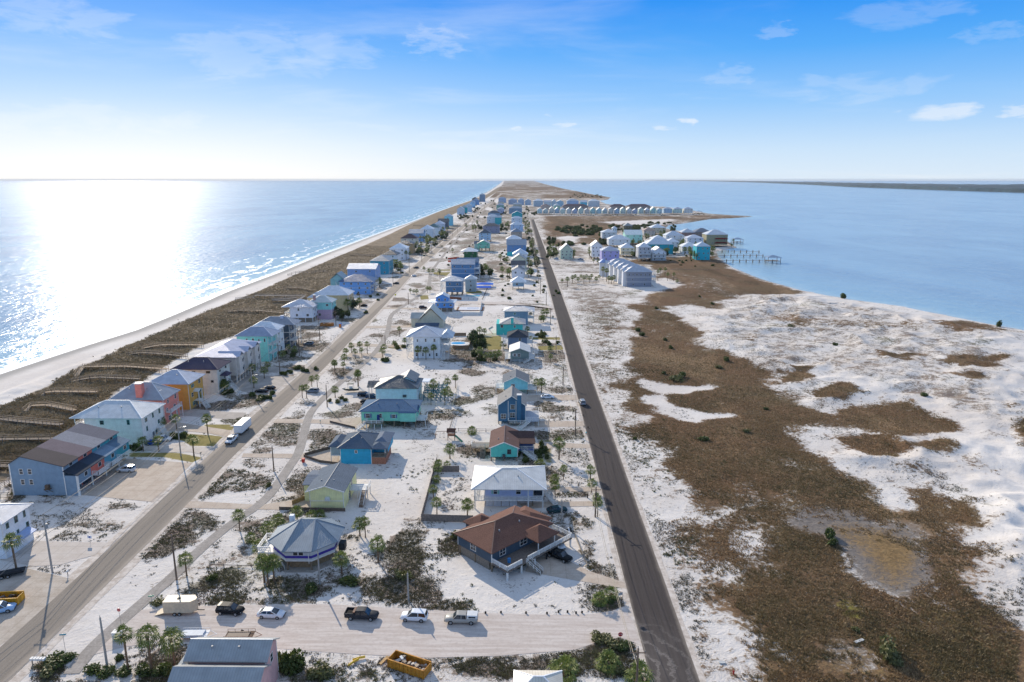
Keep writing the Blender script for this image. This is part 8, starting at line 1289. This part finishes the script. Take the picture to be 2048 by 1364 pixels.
# a walker on the beach
def person(x, y, lb, shirt, trousers):
    import bmesh
    me = bpy.data.meshes.new('person'); V = [(0, 0, .95), (0, 0, 1.2), (0, 0, 1.42), (0, 0, 1.52), (0, 0, 1.68), (.1, 0, .88), (.12, .12, .48), (.13, -.05, .05), (.13, .1, .03), (-.1, 0, .88), (-.12, -.12, .48), (-.13, -.3, .08), (-.13, -.18, .03), (.19, 0, 1.4), (.26, .05, 1.12), (.25, .18, .9), (-.19, 0, 1.4), (-.26, -.05, 1.12), (-.25, .06, .88)]
    E_ = [(0, 1), (1, 2), (2, 3), (3, 4), (0, 5), (5, 6), (6, 7), (7, 8), (0, 9), (9, 10), (10, 11), (11, 12), (2, 13), (13, 14), (14, 15), (2, 16), (16, 17), (17, 18)]
    me.from_pydata(V, E_, []); me.materials.append(paint(shirt)); o = link('person', me, None, (x, y, hz(x, y))); sk = o.modifiers.new('skin', 'SKIN'); me.skin_vertices[0].data[0].use_root = True
    R_ = [.14, .14, .13, .055, .1, .085, .06, .045, .04, .085, .06, .045, .04, .055, .04, .035, .055, .04, .035]
    for i, r in enumerate(R_): me.skin_vertices[0].data[i].radius = (r, r)
    o.modifiers.new('sub', 'SUBSURF').levels = 1; tag(o, lb, 'person')
person(*G(670, 516), 'person in dark clothes walking on the beach near dune edge', '#3a3f48', '#2a2d33'); person(*G(797, 454), 'tiny distant person standing on the far beach', '#4a4f58', '#2a2d33')
# ---------------------------------------------------------------- the mainland across the sound
def mainland():
    top = [(1290, 360.6), (1400, 361.8), (1519, 365.2), (1610, 369), (1702, 374), (1800, 377.5), (1900, 381), (2048, 385.5), (2200, 390)]
    near = [G(a, b, ZW) for a, b in top]; ys_n = [p[1] for p in near]; xs_n = [p[0] for p in near]
    n, m_ = 420, 26; P = seg(near, 60); P = [P[int(i * (len(P) - 1) / (n - 1))] for i in range(n)]; V = []; F = []
    r = np.random.default_rng(4)
    for i, (x, y) in enumerate(P):
        d = Vector((x, y)).normalized()
        for j in range(m_):
            t = (j / (m_ - 1)) ** 1.6 * 5200; xx, yy = x + d.x * t, y + d.y * t; h = 0 if j == 0 else 13 + 9 * r.random() + 6 * math.sin(i * .11 + j) ; V.append((xx + r.uniform(-6, 6), yy + r.uniform(-6, 6), ZW + (h if j < m_ - 1 else 0)))
    for i in range(n - 1):
        for j in range(m_ - 1): k = i * m_ + j; F.append((k, k + m_, k + m_ + 1, k + 1))
    me = bpy.data.meshes.new('forest'); me.from_pydata(V, [], F); a = NT('far_forest'); Pp = a.n('ShaderNodeNewGeometry').outputs['Position']; a.base(a.mix(a.step(a.noise(.02, 4, .7, Pp), .35, .65), hexc('#16303a'), hexc('#264550'))); a.rough(.95); me.materials.append(a.m); me.update()
    tag(link('forest', me), 'dark pine forest along the mainland shore across the sound', 'forest', None, 'stuff')
    rr = random.Random(8)
    for i, px in enumerate([1595, 1601, 1678, 1690, 1700, 1830, 1838, 1846, 1862, 1880, 1888, 1896, 1918, 1926, 1944, 1952, 1968, 1985]):
        yb = np.interp(px, [a for a, b in top], [b for a, b in top]) ; x, y = G(px, yb - .3, ZW); w = rr.uniform(22, 40); T = thing('shore_house', (x, y - 14, ZW), '%s of the tiny pale houses from left on the mainland shore' % nm[i], 'house', 'tiny houses on the mainland shore')
        MB().box(-w / 2, w / 2, 0, 18, 0, 13).build('wall', paint(rr.choice(['#e4e6e8', '#dcd5cc', '#c9b3a8'])), T); fix(roof_mesh('hip', -w / 2 - 1, w / 2 + 1, -1, 19, 13, 7).build('roof', paint(rr.choice(['#b9c2cc', '#a98f86', '#8f98a3'])), T))
mainland()
resolve()
# ---------------------------------------------------------------- sea air: distant things pale towards blue
hb = MB().box(-42500, 42500, -700, 40500, -9, 83).build('haze', [], None); tag(hb, 'pale sea air that veils the far shore', 'haze', None, 'stuff')
hm = bpy.data.materials.new('sea_haze'); hm.use_nodes = True; hn = hm.node_tree.nodes; hn.clear(); pv = hn.new('ShaderNodeVolumePrincipled'); pv.inputs['Color'].default_value = (.86, .93, 1, 1); pv.inputs['Density'].default_value = 2.2e-5; ho = hn.new('ShaderNodeOutputMaterial'); hm.node_tree.links.new(pv.outputs[0], ho.inputs['Volume']); hb.data.materials.append(hm)
